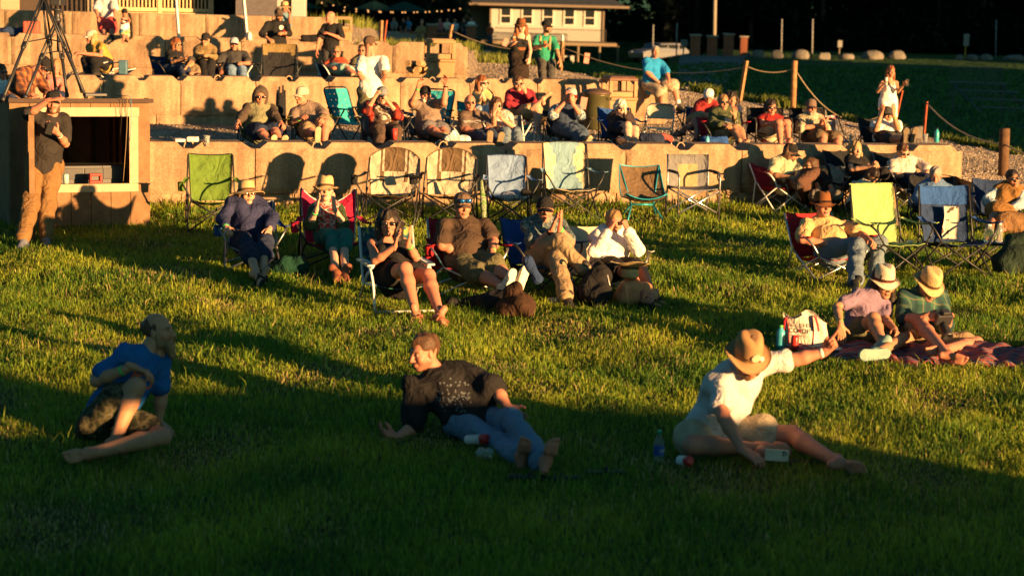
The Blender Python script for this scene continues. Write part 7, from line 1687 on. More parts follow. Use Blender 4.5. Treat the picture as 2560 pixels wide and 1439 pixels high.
def tb_(u, v, f): # u -1..1 across, v 0..1 up
    bul = .075 * (1 - u * u) ** .5 * (1 - .35 * v) if abs(u) < 1 else 0
    x = u * (.17 + .015 * v) + .012 * math.sin(v * 5); y = -f * bul - .012 * math.sin(u * 6 + v * 4)
    z = v * (.27 + .035 * math.sin(u * 4 + .6) * v) - (.04 * v * max(0, u))
    return (x, y, z)
U = np.linspace(-1, 1, 17); Wv = np.linspace(0, 1, 12)
b = MB()
for f in (1, -1): b.sheet(np.array([[tb_(u, v, f) for v in Wv] for u in U]), .004)
M_canvas = mat('natural_canvas', (.58, .52, .43), rough=.95, var=.1, scale=6, bump=.3, bscale=90, fold=.4)
bag = b.build('bag', M_canvas, t, smooth=True)
M_rstrap = cloth('red_strap', (.40, .02, .03))
for x, kx in ((-.15, -.03), (.05, .05)):
    b = MB(); pts = [tb_(x / .17, v, 1) for v in (0.05, .5, .9)]
    P = [np.array(q_) + [0, -.008, 0] for q_ in pts]; b.tube(np.concatenate([P, arc(P[-1], P[-1] + [kx * .5, -.05, .03], P[-1] + [kx, -.06, -.12], 5)]), .010, 6, flat=.35); b.build('strap', M_rstrap, t, smooth=True)
def text_obj(txt, size, m, parent, mapf, name='lettering', align='LEFT'):
    cu = bpy.data.curves.new('t', 'FONT'); cu.body = txt; cu.size = size; cu.align_x = align; cu.resolution_u = 3
    to = bpy.data.objects.new('t', cu); COL.objects.link(to); dg = bpy.context.evaluated_depsgraph_get()
    tm = bpy.data.meshes.new_from_object(to.evaluated_get(dg)); bpy.data.objects.remove(to)
    return mk(name, [mapf(v.co.x, v.co.y) for v in tm.vertices], [tuple(p.vertices) for p in tm.polygons], m, parent, smooth=False)
def onbag(x, z):
    u = np.clip(x / .17, -.99, .99); q_ = tb_(u, z / .27, 1); return (x, q_[1] - .007, z)
for txt, sz, x, z in (('BLUE HILL', .048, -.155, .165), ('CO', .055, -.150, .115), ('OP', .055, -.045, .115), ('Blue Hill, Maine', .018, -.13, .085)):
    text_obj(txt, sz, M_inkb, bag, lambda x_, y_, x0=x, z0=z: onbag(x_ + x0, y_ + z0))
b = MB(); b.add([onbag(-.060 + .012 * math.cos(a), .133 + .012 * math.sin(a)) for a in np.linspace(0, 6.28, 10, endpoint=False)], [tuple(range(10))]); b.build('emblem', mat('red_ink', (.4, .03, .03)), bag)
bottle('turquoise flask with a green cap beside the tote bag', G3(1950, 882) * [1, 1, 0] + [0, 0, .05], .19, .036, mat('turquoise_flask', (.05, .32, .42), rough=.4), mat('lime_cap', (.15, .50, .08), rough=.4))
b = MB(); q = G3(1985, 886); b.lathe([(.03, 0), (.033, .01), (.033, .10), (.027, .118)], c=(q[0], q[1] - .02, .05), n=14); tag(b.build('drink_can', mat('red_can', (.5, .03, .03), rough=.3), smooth=True), 'red drink can in front of the tote bag', 'can')
b = MB(); q = G3(2078, 897); b.lathe([(.05, 0), (.085, .012), (.088, .014), (.05, .004)], c=(q[0], q[1], .08), n=20); tag(b.build('plate', M_wpaper, smooth=True), 'white paper plate on the blanket edge', 'plate')
# camera held on the blanket
P = CAMMAN['P']; q = (P['wa'] + P['wb']) / 2 + V3(.02, -.10, -.02)
t = thing('camera', tuple(q), 'black camera with a long lens held by the man in the green plaid shirt', 'camera'); t.rotation_euler = (R(28), 0, R(18))
b = MB(); b.box((0, 0, .03), (.15, .06, .10)); b.box((0, 0, .095), (.07, .06, .04)); b.build('body', M_gear, t, bevel=.008)
b = MB(); b.lathe([(.038, .02), (.038, .06), (.044, .065), (.044, .13), (.05, .135), (.05, .16), (.04, .16), (.02, .14)], n=18, ax=np.array([[1, 0, 0], [0, .35, -.94], [0, -.94, -.35]]).T); b.build('lens', M_gear, t, smooth=True)
# ---------------------------------------------------------------- foreground
q = G3(1646, 1160); M_pet = glassy('bottle_plastic', (.88, .94, .95), .06, .92)
t = thing('water_bottle', tuple(q), 'clear plastic water bottle with a green cap and blue label in the shaded grass', 'bottle')
b = MB(); b.lathe([(.028, .0), (.034, .008), (.034, .055), (.031, .06), (.034, .065), (.033, .14), (.030, .155), (.014, .195), (.0135, .205)], n=20); b.build('body', M_pet, t, smooth=True)
b = MB(); b.lathe([(.0345, .062), (.0348, .125)], n=20, cap=False); lb = b.build('label', mat('blue_label', (.02, .08, .30), rough=.4), t, smooth=True)
b = MB(); b.lathe([(.016, .2), (.016, .222), (.012, .224), (.001, .224)], n=16); b.build('cap', mat('green_cap', (.02, .28, .12), rough=.4), t, smooth=True)
text_obj('DA', .03, M_wpaper, lb, lambda x, y: (.0353 * math.sin((x + .004) / .035), -.0353 * math.cos((x + .004) / .035), .085 + y))
def lying_can(label, px, py, yaw, m1, m2, L_=.13, tip=0):
    q = G3(px, py); t = thing('drink_can', (q[0], q[1], .055), label, 'can'); t.rotation_euler = (R(80), 0, yaw)
    b = MB(); b.lathe([(.025, -L_ / 2), (.032, -L_ / 2 + .01), (.032, L_ * .18)], n=18); b.build('body', m1, t, smooth=True)
    b = MB(); b.lathe([(.0325, L_ * .18), (.0325, L_ / 2 - .012), (.026, L_ / 2), (.012, L_ / 2 - .003)], n=18); b.build('end', m2, t, smooth=True); return t
lying_can('red and white can lying in the grass beside the water bottle', 1711, 1172, R(30), c_white, mat('red_can', (.5, .03, .03), rough=.3))
lying_can('red and white bottle lying in front of the lying man', 1192, 1118, R(62), mat('white_red_label', (.6, .5, .48), rough=.5), mat('red_can', (.5, .03, .03), rough=.3), .17)
q = G3(1213, 1150); blob('plastic_bottle', 'crushed clear bottle beside the red and white bottle', 'bottle', [(q + V3(-.03, .03, .04), q + V3(.02, -.02, .05), .035, .032)], M_clear, vs=.008, noise=.004, nf=60)
q = G3(1940, 1172); t = thing('phone', (q[0], q[1], .09), 'pale gold phone propped on its edge in the grass', 'phone'); t.rotation_euler = (R(-8), R(3), R(4))
b = MB(); b.box((0, 0, 0), (.155, .009, .076)); pb = b.build('body', mat('pale_gold', (.52, .44, .34), rough=.35, metal=.2), t, bevel=.008)
b = MB(); b.box((.052, -.006, .015), (.036, .004, .036)); cb = b.build('camera_bump', mat('gold_glass', (.40, .34, .27), rough=.2), t, bevel=.004)
for x, z in ((.044, .023), (.044, .007), (.060, .015)):
    b = MB(); b.lathe([(.0065, 0), (.0065, .004), (.001, .004)], c=(x, -.008, z), n=12, ax=np.array([[1, 0, 0], [0, 0, -1], [0, 1, 0]]).T); b.build('lens', s_black, cb, smooth=True)
def flipflop(label, px, py, yaw):
    q = G3(px, py); t = thing('flip_flop', (q[0], q[1], .012), label, 'sandal', 'flip flops in the grass', yaw)
    V, F = foot_mesh(.0075, 'sole'); V = np.stack([V[:, 0], V[:, 2], V[:, 1] + .085], 1); mk('sole', V, F[:, ::-1], s_black, t)
    b = MB(); b.tube(arc((.04, -.045, .01), (.10, 0, .07), (.04, .045, .01)), .008, 6); b.build('strap', s_black, t, smooth=True)
flipflop('dark flip flop in the grass beyond the bare feet', 1490, 1188, R(8)); flipflop('dark flip flop lying below the bare feet of the lying man', 1300, 1200, R(-4)); flipflop('dark flip flop below the feet of the lying man, nearer his heel', 1375, 1203, R(10))
q = HATMAN['P']['fa']; blob('sandal', 'dark sandals in the grass between the hat man\'s knees', 'sandal', [(G3(2020, 1165) + V3(-.12, 0, .02), G3(2020, 1165) + V3(.1, 0, .02), .03, .035)], s_dark, vs=.01, noise=.004)
# badges on the felt hat
hm, hd = HATMAN['HM'], HATMAN['hd']
for (x, z, r_, m) in ((-.005, .075, .030, mat('cream_badge', (.62, .42, .28))), (-.045, .058, .018, M_bandw), (-.035, .045, .010, mat('red_ink', (.4, .03, .03)))):
    a = np.linspace(0, 6.283, 14, endpoint=False); V = np.stack([x + r_ * np.cos(a), .103 + 0 * a - abs(x) * .15, z + r_ * np.sin(a)], 1); V2 = V + [0, -.008, 0]
    mk('hat_badge', np.concatenate([V, V2]) @ hm.T + hd - HATMAN['loc'], [tuple(range(14))] + [(i, (i + 1) % 14, (i + 1) % 14 + 14, i + 14) for i in range(14)], m, HATMAN['root'], smooth=False)
# phone and watch of the standing man
P = STAND['P']; b = MB(); b.box((0, 0, 0), (.08, .012, .15)); t = b.build('phone', s_black, bevel=.006); t.location = tuple(P['wb'] + V3(-.085, -.03, .06)); t.rotation_euler = (.2, .3, .3); tag(t, 'black phone in the hand of the man by the shed', 'phone')
band_on(STAND, 'b', .82, M_bandw, .034)
# ================================================================ FAR: building, patio, field edge, woods
M_cream = mat('cream_siding', (.37, .365, .34), rough=.8, var=.05); M_rooft = mat('dark_shingles', (.03, .035, .045), rough=.9, var=.2, scale=3); M_trim = mat('brown_trim', (.16, .12, .09), rough=.7)
M_win = mat('window_glass', (.015, .018, .022), rough=.1, spec=.8); M_wtrim = mat('white_trim', (.62, .58, .52), rough=.6); M_plank = mat('deck_plank', (.20, .15, .10), rough=.9, var=.2)
D_ = 150.0; S_B = FPX / D_
def bp(px, py, d=D_): return at(px, py, d)
BR = -R(1.0)
a0, a1 = bp(1224, 60), bp(1510, 70)
bld = thing('pavilion', (float(a0[0]), D_, -.3), 'cream building with five white windows and a low dark roof', 'building')
def lx(px): return bp(px, 60)[0] - a0[0]
def lz(px, py): return bp(px, py)[2] + .3
zt = 2.62
b = MB(); b.box(((lx(1510)) / 2, 4, zt / 2), (lx(1510), 8, zt)); b.build('wall', M_cream, bld)
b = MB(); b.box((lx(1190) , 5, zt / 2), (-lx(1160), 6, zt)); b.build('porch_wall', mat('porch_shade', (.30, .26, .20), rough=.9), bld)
b = MB()
x0, x1 = lx(1015), lx(1568)
b.add([(x0, -1.6, zt - .02), (x1, -1.6, zt - .02), (x1, 9.6, zt - .02), (x0, 9.6, zt - .02), (x0 + 3, 4, zt + 2.2), (x1 - 4, 4, zt + 2.2)], [(0, 1, 5, 4), (1, 2, 5), (2, 3, 4, 5), (3, 0, 4), (3, 2, 1, 0)]); b.build('roof', M_rooft, bld)
b = MB(); b.box(((x0 + x1) / 2, -1.66, zt + .0), (x1 - x0 + .1, .1, .18)); b.box((lx(1224) + .07, -.06, zt / 2), (.12, .1, zt - .05)); b.box((lx(1510) - .05, -.06, zt / 2), (.14, .1, zt - .05)); b.build('fascia', M_trim, bld)
for i, px in enumerate((1264, 1318, 1370, 1423, 1474)):
    xx = lx(px); b = MB(); w_, h_ = .78, 1.14; zc = 1.78 - .03 * 0
    for c, s_ in (((xx, -.05, zc + h_ / 2), (w_ + .12, .09, .09)), ((xx, -.05, zc - h_ / 2), (w_ + .12, .09, .09)), ((xx - w_ / 2, -.05, zc), (.09, .08, h_ - .09)), ((xx + w_ / 2, -.05, zc), (.09, .08, h_ - .09)), ((xx, -.05, zc), (w_ - .1, .07, .06))): b.box(c, s_)
    f = b.build('window', M_wtrim, bld); b = MB(); b.box((xx, -.02, zc), (w_ - .02, .03, h_ - .02)); b.build('pane', M_win, f)
dk = thing('deck', (float(a0[0]), D_ - 2.5, -.3), 'raised plank deck on posts in front of the cream building', 'deck')
b = MB(); b.box(((lx(1225) + lx(1540)) / 2 - .3, 1.2, -.12), (lx(1550) - lx(1215), 2.4, .22)); b.build('floor', M_plank, dk)
for px in (1248, 1300, 1352, 1408, 1445, 1498, 1543):
    b = MB(); b.tube([(lx(px), .2, -.2), (lx(px), .2, -2.3)], .09, 6); b.build('post', M_plank, dk)
b = MB(); x0, x1 = lx(1238), lx(1512)
b.box(((x0 + x1) / 2, .0, .93), (x1 - x0, .06, .06)); b.box(((x0 + x1) / 2, .0, .08), (x1 - x0, .05, .05))
for i in range(90): b.box((x0 + (x1 - x0) * i / 89, 0, .5), (.025, .025, .82))
b.build('railing', mat('dark_railing', (.05, .045, .04), rough=.7), dk)
hp = boxthing('heat_pump', 'grey heat pump with a round fan under the deck', 'heat pump', [('case', mat('grey_case', (.4, .38, .35), rough=.6), [((0, 0, .45), (.95, .4, .9))])], (bp(1418, 150)[0], D_ - 1.5, -2.2))
b = MB(); b.lathe([(.34, 0), (.34, .03), (.1, .03)], c=(-.08, -.2, .47), n=20, ax=np.array([[1, 0, 0], [0, 0, -1], [0, 1, 0]]).T); b.build('fan', mat('fan_dark', (.08, .08, .08)), hp)
# car
cp = bp(1648, 120, 146); cz = float(ground_z(cp[0], 146))
car = thing('parked_car', (cp[0], 146, cz), 'silver estate car parked in the shade by the brick pillars', 'car', rz=R(38))
M_car = mat('silver_paint', (.2, .21, .23), rough=.3, var=.02, metal=.4, spec=.6)
prof = [(-2.2, .35), (-2.25, .75), (-1.95, .92), (-1.0, 1.0), (-.45, 1.42), (1.35, 1.46), (2.05, 1.0), (2.2, .85), (2.2, .38)]
b = MB(); n = len(prof); V = []
for y, w_ in ((-.86, 1), (.86, 1)): V += [(x, y * (.82 if z > 1.05 else 1), z) for x, z in prof]
b.add(V, [tuple(range(n))[::-1], tuple(range(n, 2 * n))] + [(i, (i + 1) % n, (i + 1) % n + n, i + n) for i in range(n)]); b.build('body', M_car, car, bevel=.05)
b = MB()
for s_ in (-1, 1):
    b.box((-.30, s_ * .80, 1.18), (.75, .05, .32)); b.box((.65, s_ * .80, 1.18), (.9, .05, .32)); b.box((1.5, s_ * .80, 1.16), (.5, .05, .26))
b.box((-.76, 0, 1.22), (.06, 1.35, .46), rot=np.array([[.8, 0, .6], [0, 1, 0], [-.6, 0, .8]])); b.build('windows', M_win, car)
for x in (-1.35, 1.35):
    for s_ in (-1, 1):
        b = MB(); b.lathe([(.2, -.1), (.32, -.1), (.33, 0), (.32, .1), (.2, .1)], c=(x, s_ * .82, .32), n=20, ax=np.array([[1, 0, 0], [0, 0, 1], [0, -1, 0]]).T); b.build('wheel', s_black, car, smooth=True)
for s_ in (-1, 1): b = MB(); b.box((-2.12, s_ * .62, .75), (.2, .34, .14)); b.build('headlight', M_wtrim, car, bevel=.03)
# brick pillars
M_brick = mat('brick', (.26, .09, .05), rough=.9, var=.25, scale=9)
for px, h_, lab in ((1737, 1.28, 'brick gate pillar furthest left, beside the silver car'), (1779, 1.22, 'brick gate pillar second from the left near the utility pole'), (1820, 1.36, 'brick gate pillar right of the utility pole'), (1858, 1.2, 'narrow brick gate pillar beside the first boulder')):
    q = gnd(px, 140, -.55); t = thing('brick_pillar', (q[0], q[1], -.56), lab, 'pillar', 'brick gate pillars'); w_ = .6 if px != 1858 else .45
    b = MB(); b.box((0, 0, h_ / 2), (w_, w_, h_)); b.build('shaft', M_brick, t); b = MB(); b.box((0, 0, h_ + .05), (w_ + .14, w_ + .14, .1)); b.build('cap', mat('stone_cap', (.3, .26, .22)), t)
M_pole = mat('pale_pole', (.2, .2, .2), rough=.6); M_wpole = mat('grey_timber', (.26, .22, .17), rough=.9)
def pole(name, label, px, ytop, ybase, wpx, m, d=None, group=None):
    q = gnd(px, ybase, -.55) if d is None else at(px, ybase, d); dd = q[1]; tp = at(px + (ybase - ytop) * .018, ytop, dd); b = MB(); b.tube([q - [0, 0, .1], tp], wpx / 2 * dd / FPX, 8); return tag(b.build(name, m, smooth=True), label, name.split('_')[-1], group)
pole('utility_pole', 'tall grey timber utility pole behind the brick pillars', 1785, -60, 136, 9, M_wpole)
pole('marker_pole', 'thin pale pole left of the silver car', 1632, 62, 132, 3.4, M_pole, 140, 'pale marker poles'); pole('marker_pole', 'pale pole at the back of the silver car', 1691, 58, 139, 3.6, M_pole, None, 'pale marker poles')
pole('marker_pole', 'pale pole above the second boulder', 1953, 48, 143, 3.6, M_pole, None, 'pale marker poles'); pole('marker_pole', 'pale pole between the third and fourth boulders', 2030, 48, 146, 4, M_pole, None, 'pale marker poles'); pole('marker_pole', 'pale pole far right beyond the boulders', 2489, 50, 147, 3, M_pole, None, 'pale marker poles')
def sign(label, px, ytop, ybase, wpx, hpx, m, pm=M_wpole):
    q = gnd(px, ybase, -.55); s_ = q[1] / FPX; t = thing('road_sign', tuple(q), label, 'sign'); H = (ybase - ytop) * s_
    b = MB(); b.tube([(0, 0, -.1), (.02, 0, H)], .05, 6); b.build('post', pm, t); b = MB(); b.box((.02, -.08, H - hpx * s_ / 2), (wpx * s_, .03, hpx * s_)); b.build('plate', m, t, bevel=.02)
M_sgn = mat('pale_sign', (.2, .2, .19), rough=.6)
sign('pale sign on a yellow post at the far right of the boulders', 2412, 86, 148, 14, 30, M_sgn, mat('yellow_post', (.42, .26, .03))); sign('small pale sign behind the boulders', 2097, 102, 146, 11, 17, M_sgn, M_trim); sign('small white sign between the silver car and the pillars', 1708, 100, 138, 17, 17, M_sgn)
# boulders
M_rock = mat('pale_rock', (.15, .135, .115), rough=.95, var=.25, scale=4, bump=.6, bscale=14)
def boulder(label, q, w_, h_, seed, group='boulders along the field edge', vs=None):
    g = np.random.default_rng(seed); s = SDF(); c = np.array([0, 0, h_ * .35]); s.ell(c, (w_ / 2, w_ * .4, h_ * .68), .02)
    for _ in range(14):
        n_ = unit(g.normal(size=3) * [1, 1, .9]); n_[2] = abs(n_[2]) * .9; s.cut(n_, float(n_ @ c + np.abs(n_ * [w_ / 2, w_ * .4, h_ * .68]).sum() * g.uniform(.52, .70)))
    V, F = s.mesh(vs or w_ / 22, noise=w_ * .012, nf=9 / w_, seed=seed); o = mk('boulder', V, F, M_rock); o.location = tuple(q); return tag(o, label, 'boulder', group)
for i, (px, py, wp, hp_, lab) in enumerate(((1871, 143, 14, 14, 'small boulder half behind the narrow brick pillar'), (1893, 144, 36, 24, 'first full boulder right of the brick pillar'), (1941, 144, 42, 20, 'low pointed boulder at the foot of a pale pole'), (2001, 146, 46, 24, 'large white wedge shaped boulder between two pale poles'), (2058, 147, 38, 20, 'flat topped boulder right of the second pale pole'), (2117, 147, 38, 18, 'sloping boulder beside the small pale sign'), (2181, 147, 58, 22, 'widest long boulder in the row'), (2242, 147, 46, 22, 'squarish boulder at the right end of the lit row'), (2398, 149, 24, 14, 'small boulder left of the yellow sign post'), (2430, 149, 34, 14, 'low square boulder right of the yellow sign post'), (2465, 150, 34, 16, 'rounded boulder near the far right pole'), (2535, 150, 60, 14, 'long low boulder at the right edge of the field'))):
    q = gnd(px, py, -.55); s_ = q[1] / FPX; boulder(lab, q - [0, 0, .05], wp * s_, hp_ * s_ * 1.0, i + 3)
for px, py, d_, w_, h_, lab in ((2045, 285, 43.5, .5, .28, 'pale rock on the gravel behind the man in the leaf print shirt'), (2282, 325, 41.0, .75, .30, 'sloping pale rock behind the man in the white tee shirt'), (1995, 268, 45.5, .4, .14, 'flat pale rock at the foot of the thick post')):
    q = at(px, py, d_); q[2] = float(max(gravel_z(q[0], d_), ground_z(q[0], d_))) - .03; boulder(lab, q, w_, h_, int(px), 'rocks on the gravel bank')
# bleachers
q = gnd(2450, 282, -.55); t = thing('bleachers', (q[0], q[1], -.56), 'small metal bleachers with a picket back in the dark field', 'bleachers', rz=R(-12)); M_al = mat('dull_aluminium', (.08, .09, .10), rough=.6, metal=.2)
for i in range(4):
    b = MB(); b.box((.35 * i - .1, -.35 * i, 1.0 - .25 * i), (1.9, .26, .04)); b.build('bench', M_al, t)
b = MB()
for i in range(24): b.box((-1.05 + i * .075, .35, 1.0), (.02, .02, 1.0))
b.box((-.2, .35, 1.5), (1.8, .03, .03)); b.build('picket_back', M_al, t)
for x in (-.9, .7):
    b = MB(); b.tube([(x, .35, 0), (x, .35, 1.0)], .03, 6); b.tube([(x, .3, .9), (x + .9, -1.2, .1)], .03, 6); b.tube([(x + .9, -1.2, .25), (x + .9, -1.2, 0)], .03, 6); b.build('frame', M_al, t)
# ---------------------------------------------------------------- patio behind the mound
pz = -.55
q0, q1 = at(885, 84, 118), at(1125, 84, 118)
t = thing('brick_wall', (q0[0], 118, pz), 'low brick wall with piers along the far patio', 'wall'); Lw = q1[0] - q0[0]
b = MB(); b.box((Lw / 2, 0, .55), (Lw, .4, 1.5)); b.build('wall_panel', M_brick, t)
for px in (1080, 1178):
    q = at(px, 84, 117.6); t2_ = thing('brick_pier', (q[0], 117.6, pz), 'brick pier at %s of the far patio railing' % ('the left end' if px == 1080 else 'the right end'), 'pier', 'brick piers of the patio'); b = MB(); b.box((0, 0, .75), (.55, .55, 1.9)); b.build('shaft', M_brick, t2_); b = MB(); b.box((0, 0, 1.74), (.68, .68, .1)); b.build('cap', mat('stone_cap', (.3, .26, .22)), t2_)
q0 = at(1085, 90, 117.8); q1 = at(1240, 90, 117.8)
t = thing('patio_railing', (q0[0], 117.8, pz), 'dark picket railing between the brick piers', 'railing'); b = MB(); L_ = q1[0] - q0[0]
b.box((L_ / 2, 0, 1.15), (L_, .05, .05)); b.box((L_ / 2, 0, .15), (L_, .05, .05))
for i in range(40): b.box((L_ * i / 39, 0, .65), (.03, .03, .98))
b.build('pickets', mat('dark_railing', (.05, .045, .04)), t)
cols = [c_white, c_rose, c_navy, c_grey, c_black, c_sky, c_pink, c_cream, c_lden, c_char, c_white, c_rust]
look = ['white', 'dull red', 'navy', 'grey', 'black', 'bright blue', 'pink', 'cream', 'pale denim', 'charcoal', 'off white', 'rust']
for i, px in enumerate((882, 900, 955, 985, 1008, 1020, 1100, 1118, 1137, 1160, 1178, 1225)):
    j = 45 if px not in (1225,) else 57
    d_ = 122 + (i % 3) * 2; s_ = FPX / d_
    hh = [50, 52, 55, 48, 50, 47, 50, 50, 52, 50, 48, 62][i]
    person('far patio guest in a %s top, %s' % (look[i], ['at the left end of the brick wall', 'beside the left brick wall end', 'left of the square post', 'right of the rusty stake', 'left of the girl in the tunic', 'just behind the girl in the tunic', 'left inside the railing', 'by the left brick pier', 'inside the railing middle', 'inside the railing, right of middle', 'at the right brick pier', 'alone beside the cream building'][i]), 0,
        dict(h=(px, hh), sa=(px - 6, hh + 9), sb=(px + 6, hh + 9), ea=(px - 8, hh + 18), eb=(px + 8, hh + 18), wa=(px - 5, hh + 25), wb=(px + 6, hh + 25), hp=(px, hh + 27), ka=(px - 3, hh + 44), kb=(px + 3, hh + 44), fa=(px - 3, hh + 61), fb=(px + 3, hh + 61)), d=d_, zg=at(px, hh + 63, d_)[2], yaw=(i * 57) % 160 - 80, k=1.0, sk='red', hair=('short', ['brown', 'dark', 'light'][i % 3]), lean=0, top=dict(m=cols[i], sl=.8, hem=0), bottom=dict(m=[c_navy, c_char, c_ddenim][i % 3], len=1.9), shoes=('shoe', s_dark), group='guests on the far patio')
M_umb = cloth('dark_green_umbrella', (.012, .05, .04))
for px, lab in ((935, 'dark green patio umbrella at the left of the far patio'), (1010, 'dark green patio umbrella at the right of the far patio'), (745, 'dark green patio umbrella behind the cream pillar')):
    q = at(px, 30, 126); t = thing('patio_umbrella', (q[0], 126, pz), lab, 'umbrella', 'patio umbrellas'); b = MB(); b.lathe([(1.5, 2.45), (.75, 2.75), (.03, 3.0)], n=8); b.build('canopy', M_umb, t); b = MB(); b.tube([(0, 0, 0), (0, 0, 2.9)], .03, 6); b.build('pole', T_black, t)
M_bulb = mat('lamp_glow', (1, .6, .25)); 
bn = M_bulb.node_tree.nodes['Principled BSDF']; bn.inputs['Emission Color'].default_value = (1, .42, .12, 1); bn.inputs['Emission Strength'].default_value = .6
for nm, p0, p1, n, sag in (('string of small warm lamps from the cream pillar to the building', (790, 2), (1165, 18), 13, .45), ('second string of warm lamps swinging lower over the patio', (845, 24), (1150, 24), 10, .12)):
    A_, B_ = at(*p0, 124), at(*p1, 124); t = thing('string_lights', tuple(A_), nm, 'string lights'); tt = np.linspace(0, 1, 24)[:, None]; P_ = (B_ - A_) * tt; P_[:, 2] -= sag * 4 * (tt * (1 - tt))[:, 0]
    b = MB(); b.tube(P_, .012, 5); b.build('cord', T_black, t)
    for i in range(n):
        f = (i + .5) / n; c = (B_ - A_) * f; c[2] -= sag * 4 * f * (1 - f) + .06; b = MB(); b.lathe([(.02, .04), (.042, 0), (.02, -.04)], c=c, n=8); b.build('bulb', M_bulb, t, smooth=True)
# ---------------------------------------------------------------- top left: balustrade, tent poles, panels
M_newwood = mat('new_timber', (.55, .38, .20), rough=.8, var=.15)
q0, q1 = at(284, 30, 51.5), at(528, 40, 52.3); dv2 = q1 - q0; L_ = math.hypot(dv2[0], dv2[1])
t = thing('balustrade', (q0[0], q0[1], 2.27), 'new timber balustrade of a ramp above the topmost wall', 'balustrade', rz=math.atan2(dv2[1], dv2[0]))
b = MB(); b.box((L_ / 2, 0, 1.02), (L_, .09, .05)); b.build('rail', M_newwood, t); b = MB(); b.box((L_ / 2, 0, .10), (L_, .05, .09)); b.box((L_ / 2, .25, -.06), (L_ + .1, .7, .18)); b.build('bottom_rail', M_newwood, t)
for i in range(26): b = MB(); b.box((.06 + (L_ - .12) * i / 25, 0, .57), (.036, .036, .84)); b.build('baluster', M_newwood, t)
for x in (0, L_ * .47, L_): b = MB(); b.box((x, -.001, .5), (.1, .1, 1.15)); b.build('post', M_newwood, t)
def tpole(label, top, base, d_):
    p0, p1 = at(*base, d_), at(*top, d_); t = thing('tent_pole', tuple(p0), label, 'pole', 'white tent poles'); b = MB(); b.tube([(0, 0, 0), (p1 - p0) * 1.6], .035, 4); b.build('shaft', M_white_ if False else mat('white_metal', (.7, .66, .6), rough=.5), t)
    b = MB(); b.box((0, 0, -.01), (.12, .12, .02)); b.build('foot', mat('white_metal', (.7, .66, .6), rough=.5), t)
    return t
tpole('white tent pole standing on the third wall, left one', (440, -2), (447, 94), 45.0); t = tpole('white tent pole with a bag tied at its foot, right one', (609, -2), (619, 104), 45.2)
b = MB(); b.lathe([(.03, 0), (.06, .04), (.05, .14), (.02, .2)], c=(.05, -.05, .02), n=10); b.build('tied_bag', c_white, t, smooth=True)
boxthing('hut', 'dark brown hut wall with a pale door at the top left', 'hut', [('wall', mat('dark_siding', (.07, .05, .04), rough=.9), [((0, .5, 1.2), (3.6, .9, 2.6))]), ('door', M_frame, [((-1.55, .03, 1.1), (.5, .05, 2.2))]), ('door', M_frame, [((.72, .02, 1.15), (.4, .05, 2.3))])], at(170, 40, 53.5) * [1, 1, 0] + [0, 0, 2.25])
boxthing('grey_screen', 'grey fabric screen beside the cream pillar', 'screen', [('cloth', mat('grey_screen', (.10, .09, .10), rough=.9), [((0, 0, .9), (1.05, .05, 2.0))]), ('rail', T_black, [((0, -.04, 1.85), (1.1, .04, .04))])], at(641, 50, 51) * [1, 1, 0] + [0, 0, 2.1])
boxthing('cream_pillar', 'cream building corner with a brick base behind the hat man', 'pillar', [('wall', M_cream, [((-.28, 0, 1.3), (.22, .5, 2.4)), ((.22, 0, 1.3), (.34, .5, 2.4))]), ('base', M_brick, [((0, .02, .2), (.78, .52, .3))]), ('doorway', mat('bin_dark', (.02, .015, .012)), [((-.06, .05, 1.3), (.24, .5, 2.3))])], at(726, 55, 52) * [1, 1, 0] + [0, 0, 1.9])
# ---------------------------------------------------------------- woods
g = np.random.default_rng(31)
def leafmass(name, label, n, xr, yr, zr_, size, cols, seed, kind='stuff', dens=None):
    g = np.random.default_rng(seed); x = g.uniform(*xr, n); y = yr[0] + (yr[1] - yr[0]) * g.uniform(0, 1, n) ** 1.5; z = zr_[0] + (zr_[1] - zr_[0]) * g.uniform(0, 1, n) ** 1.25
    k = noise2(x * 1.0 + y * .3, z * 1.6 + y * .2, .55, seed) > -.28; x, y, z = x[k], y[k], z[k]; n = len(x)
    c = np.stack([x, y, z], 1); u = g.normal(size=(n, 3)); u /= np.linalg.norm(u, axis=1, keepdims=True); v = np.cross(u, g.normal(size=(n, 3))); v /= np.linalg.norm(v, axis=1, keepdims=True)
    s_ = size * g.uniform(.5, 1.5, (n, 1)); V = np.stack([c - u * s_, c + v * s_ * .5, c + u * s_, c - v * s_ * .5], 1).reshape(-1, 3)
    t = np.clip(.5 + noise2(x, z + y, .35, seed + 1) + g.normal(0, .2, n), 0, 1)[:, None]; col = np.array(cols[0]) * (1 - t) + np.array(cols[1]) * t
    return tag(mk(name, V, np.arange(n * 4).reshape(-1, 4), M_grass, smooth=False, cols=np.repeat(col, 4, 0)), label, 'woods', kind=kind)
leafmass('forest', 'dark woods closing the field, one unbroken mass of leaves', 120000, (-70, 75), (168, 205), (-3, 14), .42, [(.004, .014, .007), (.010, .028, .010)], 41)
leafmass('forest', 'dark undergrowth behind the boulders at the right', 110000, (11, 60), (151, 166), (-1, 9), .24, [(.0015, .005, .003), (.004, .010, .005)], 42)
leafmass('forest', 'dark leaves behind the patio umbrellas', 24000, (-24, -3.5), (128, 146), (-1, 8), .34, [(.004, .013, .008), (.009, .022, .010)], 43)
M_trunk = mat('dark_trunk', (.025, .018, .013), rough=.95, var=.3)
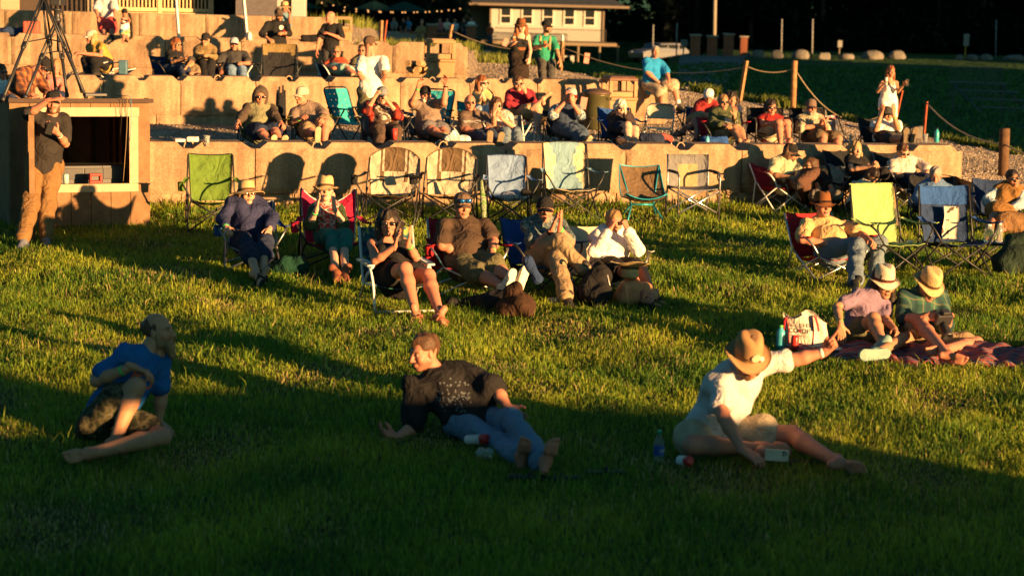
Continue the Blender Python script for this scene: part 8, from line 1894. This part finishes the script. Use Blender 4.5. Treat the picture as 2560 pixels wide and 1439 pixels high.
for i in range(16):
    x = g.uniform(-30, 42); y = 166 if x < 13 else 150.5; b = MB(); ln = g.normal(0, .3); b.tube([(0, 0, -3), (ln * .3, 0, 3), (ln, .2, 9)], [.22, .17, .08], 8)
    o = b.build('tree_trunk', M_trunk, smooth=True); o.location = (x, y + g.uniform(0, 3), 0); tag(o, 'dark tree trunk at the edge of the woods', 'tree trunk', 'trunks at the wood edge')
# ================================================================ outside the frame: stage, plus unseen shapes added to cast shade
M_black = mat('stage_black', (.02, .02, .022), rough=.7)
st = thing('stage', (0, 0, 0), 'low black stage under the photographer, outside the frame', 'stage')
b = MB(); b.box((-1.5, .2, .55), (11.5, 8.4, 1.1)); b.build('deck', M_black, st)
b = MB(); b.box((6.6, 2.4, .55), (7.3, 7.2, 1.1)); b.box((7.6, 3.2, 1.24), (2.6, 5.5, .28)); b.box((9.6, 3.2, 1.21), (1.39, 5.49, .22)); b.build('shade_wing', M_black, st)  # side wing and raised boxes added, heights set for the foreground shade
sp = thing('blocker', (5.25, 5.5, 1.1), 'black loudspeaker on short legs outside the frame, added to shade the bearded man', 'blocker')  # box added out of view to darken the man at the left
b = MB(); b.box((0, 0, .85), (1.9, .8, 1.0)); b.build('blocker_box', M_black, sp)
for sx in (-.9, .9):
    b = MB(); b.box((sx, 0, .175), (.08, .6, .35)); b.build('leg', M_black, sp)
# ridges added out of view to shade field and woods, gap lights the building
def ridge(name, u0, u1, L0, h):
    us = np.linspace(u0, u1, 60); ls = np.linspace(L0, L0 + 60, 24)
    U, Lx = np.meshgrid(us, ls, indexing='ij')
    e = np.minimum(sstep(u0, u0 + 1.5, U), 1 - sstep(u1 - 3, u1, U))
    Z = e * np.sin(np.clip((Lx - L0) / 60, 0, 1) * math.pi) ** .5 * (h + 2 * np.sin(U * .7) + 1.5 * np.sin(U * 1.9 + Lx * .3)) - .3
    X = U * .669 + Lx * .743; Y = U * .743 - Lx * .669
    V = np.stack([X, Y, Z], -1).reshape(-1, 3); I = np.arange(V.shape[0]).reshape(U.shape)
    return mk(name, V, np.stack([I[:-1, :-1], I[1:, :-1], I[1:, 1:], I[:-1, 1:]], -1).reshape(-1, 4), M_field)
tag(ridge('shade_hill', 42.5, 109.5, 70, 24), 'grassy ridge outside the frame, added to shade the field', 'shade_hill', kind='structure')
tag(ridge('shade_hill', 118, 260, 80, 32), 'second grassy ridge outside the frame, added to shade the woods', 'shade_hill', kind='structure')
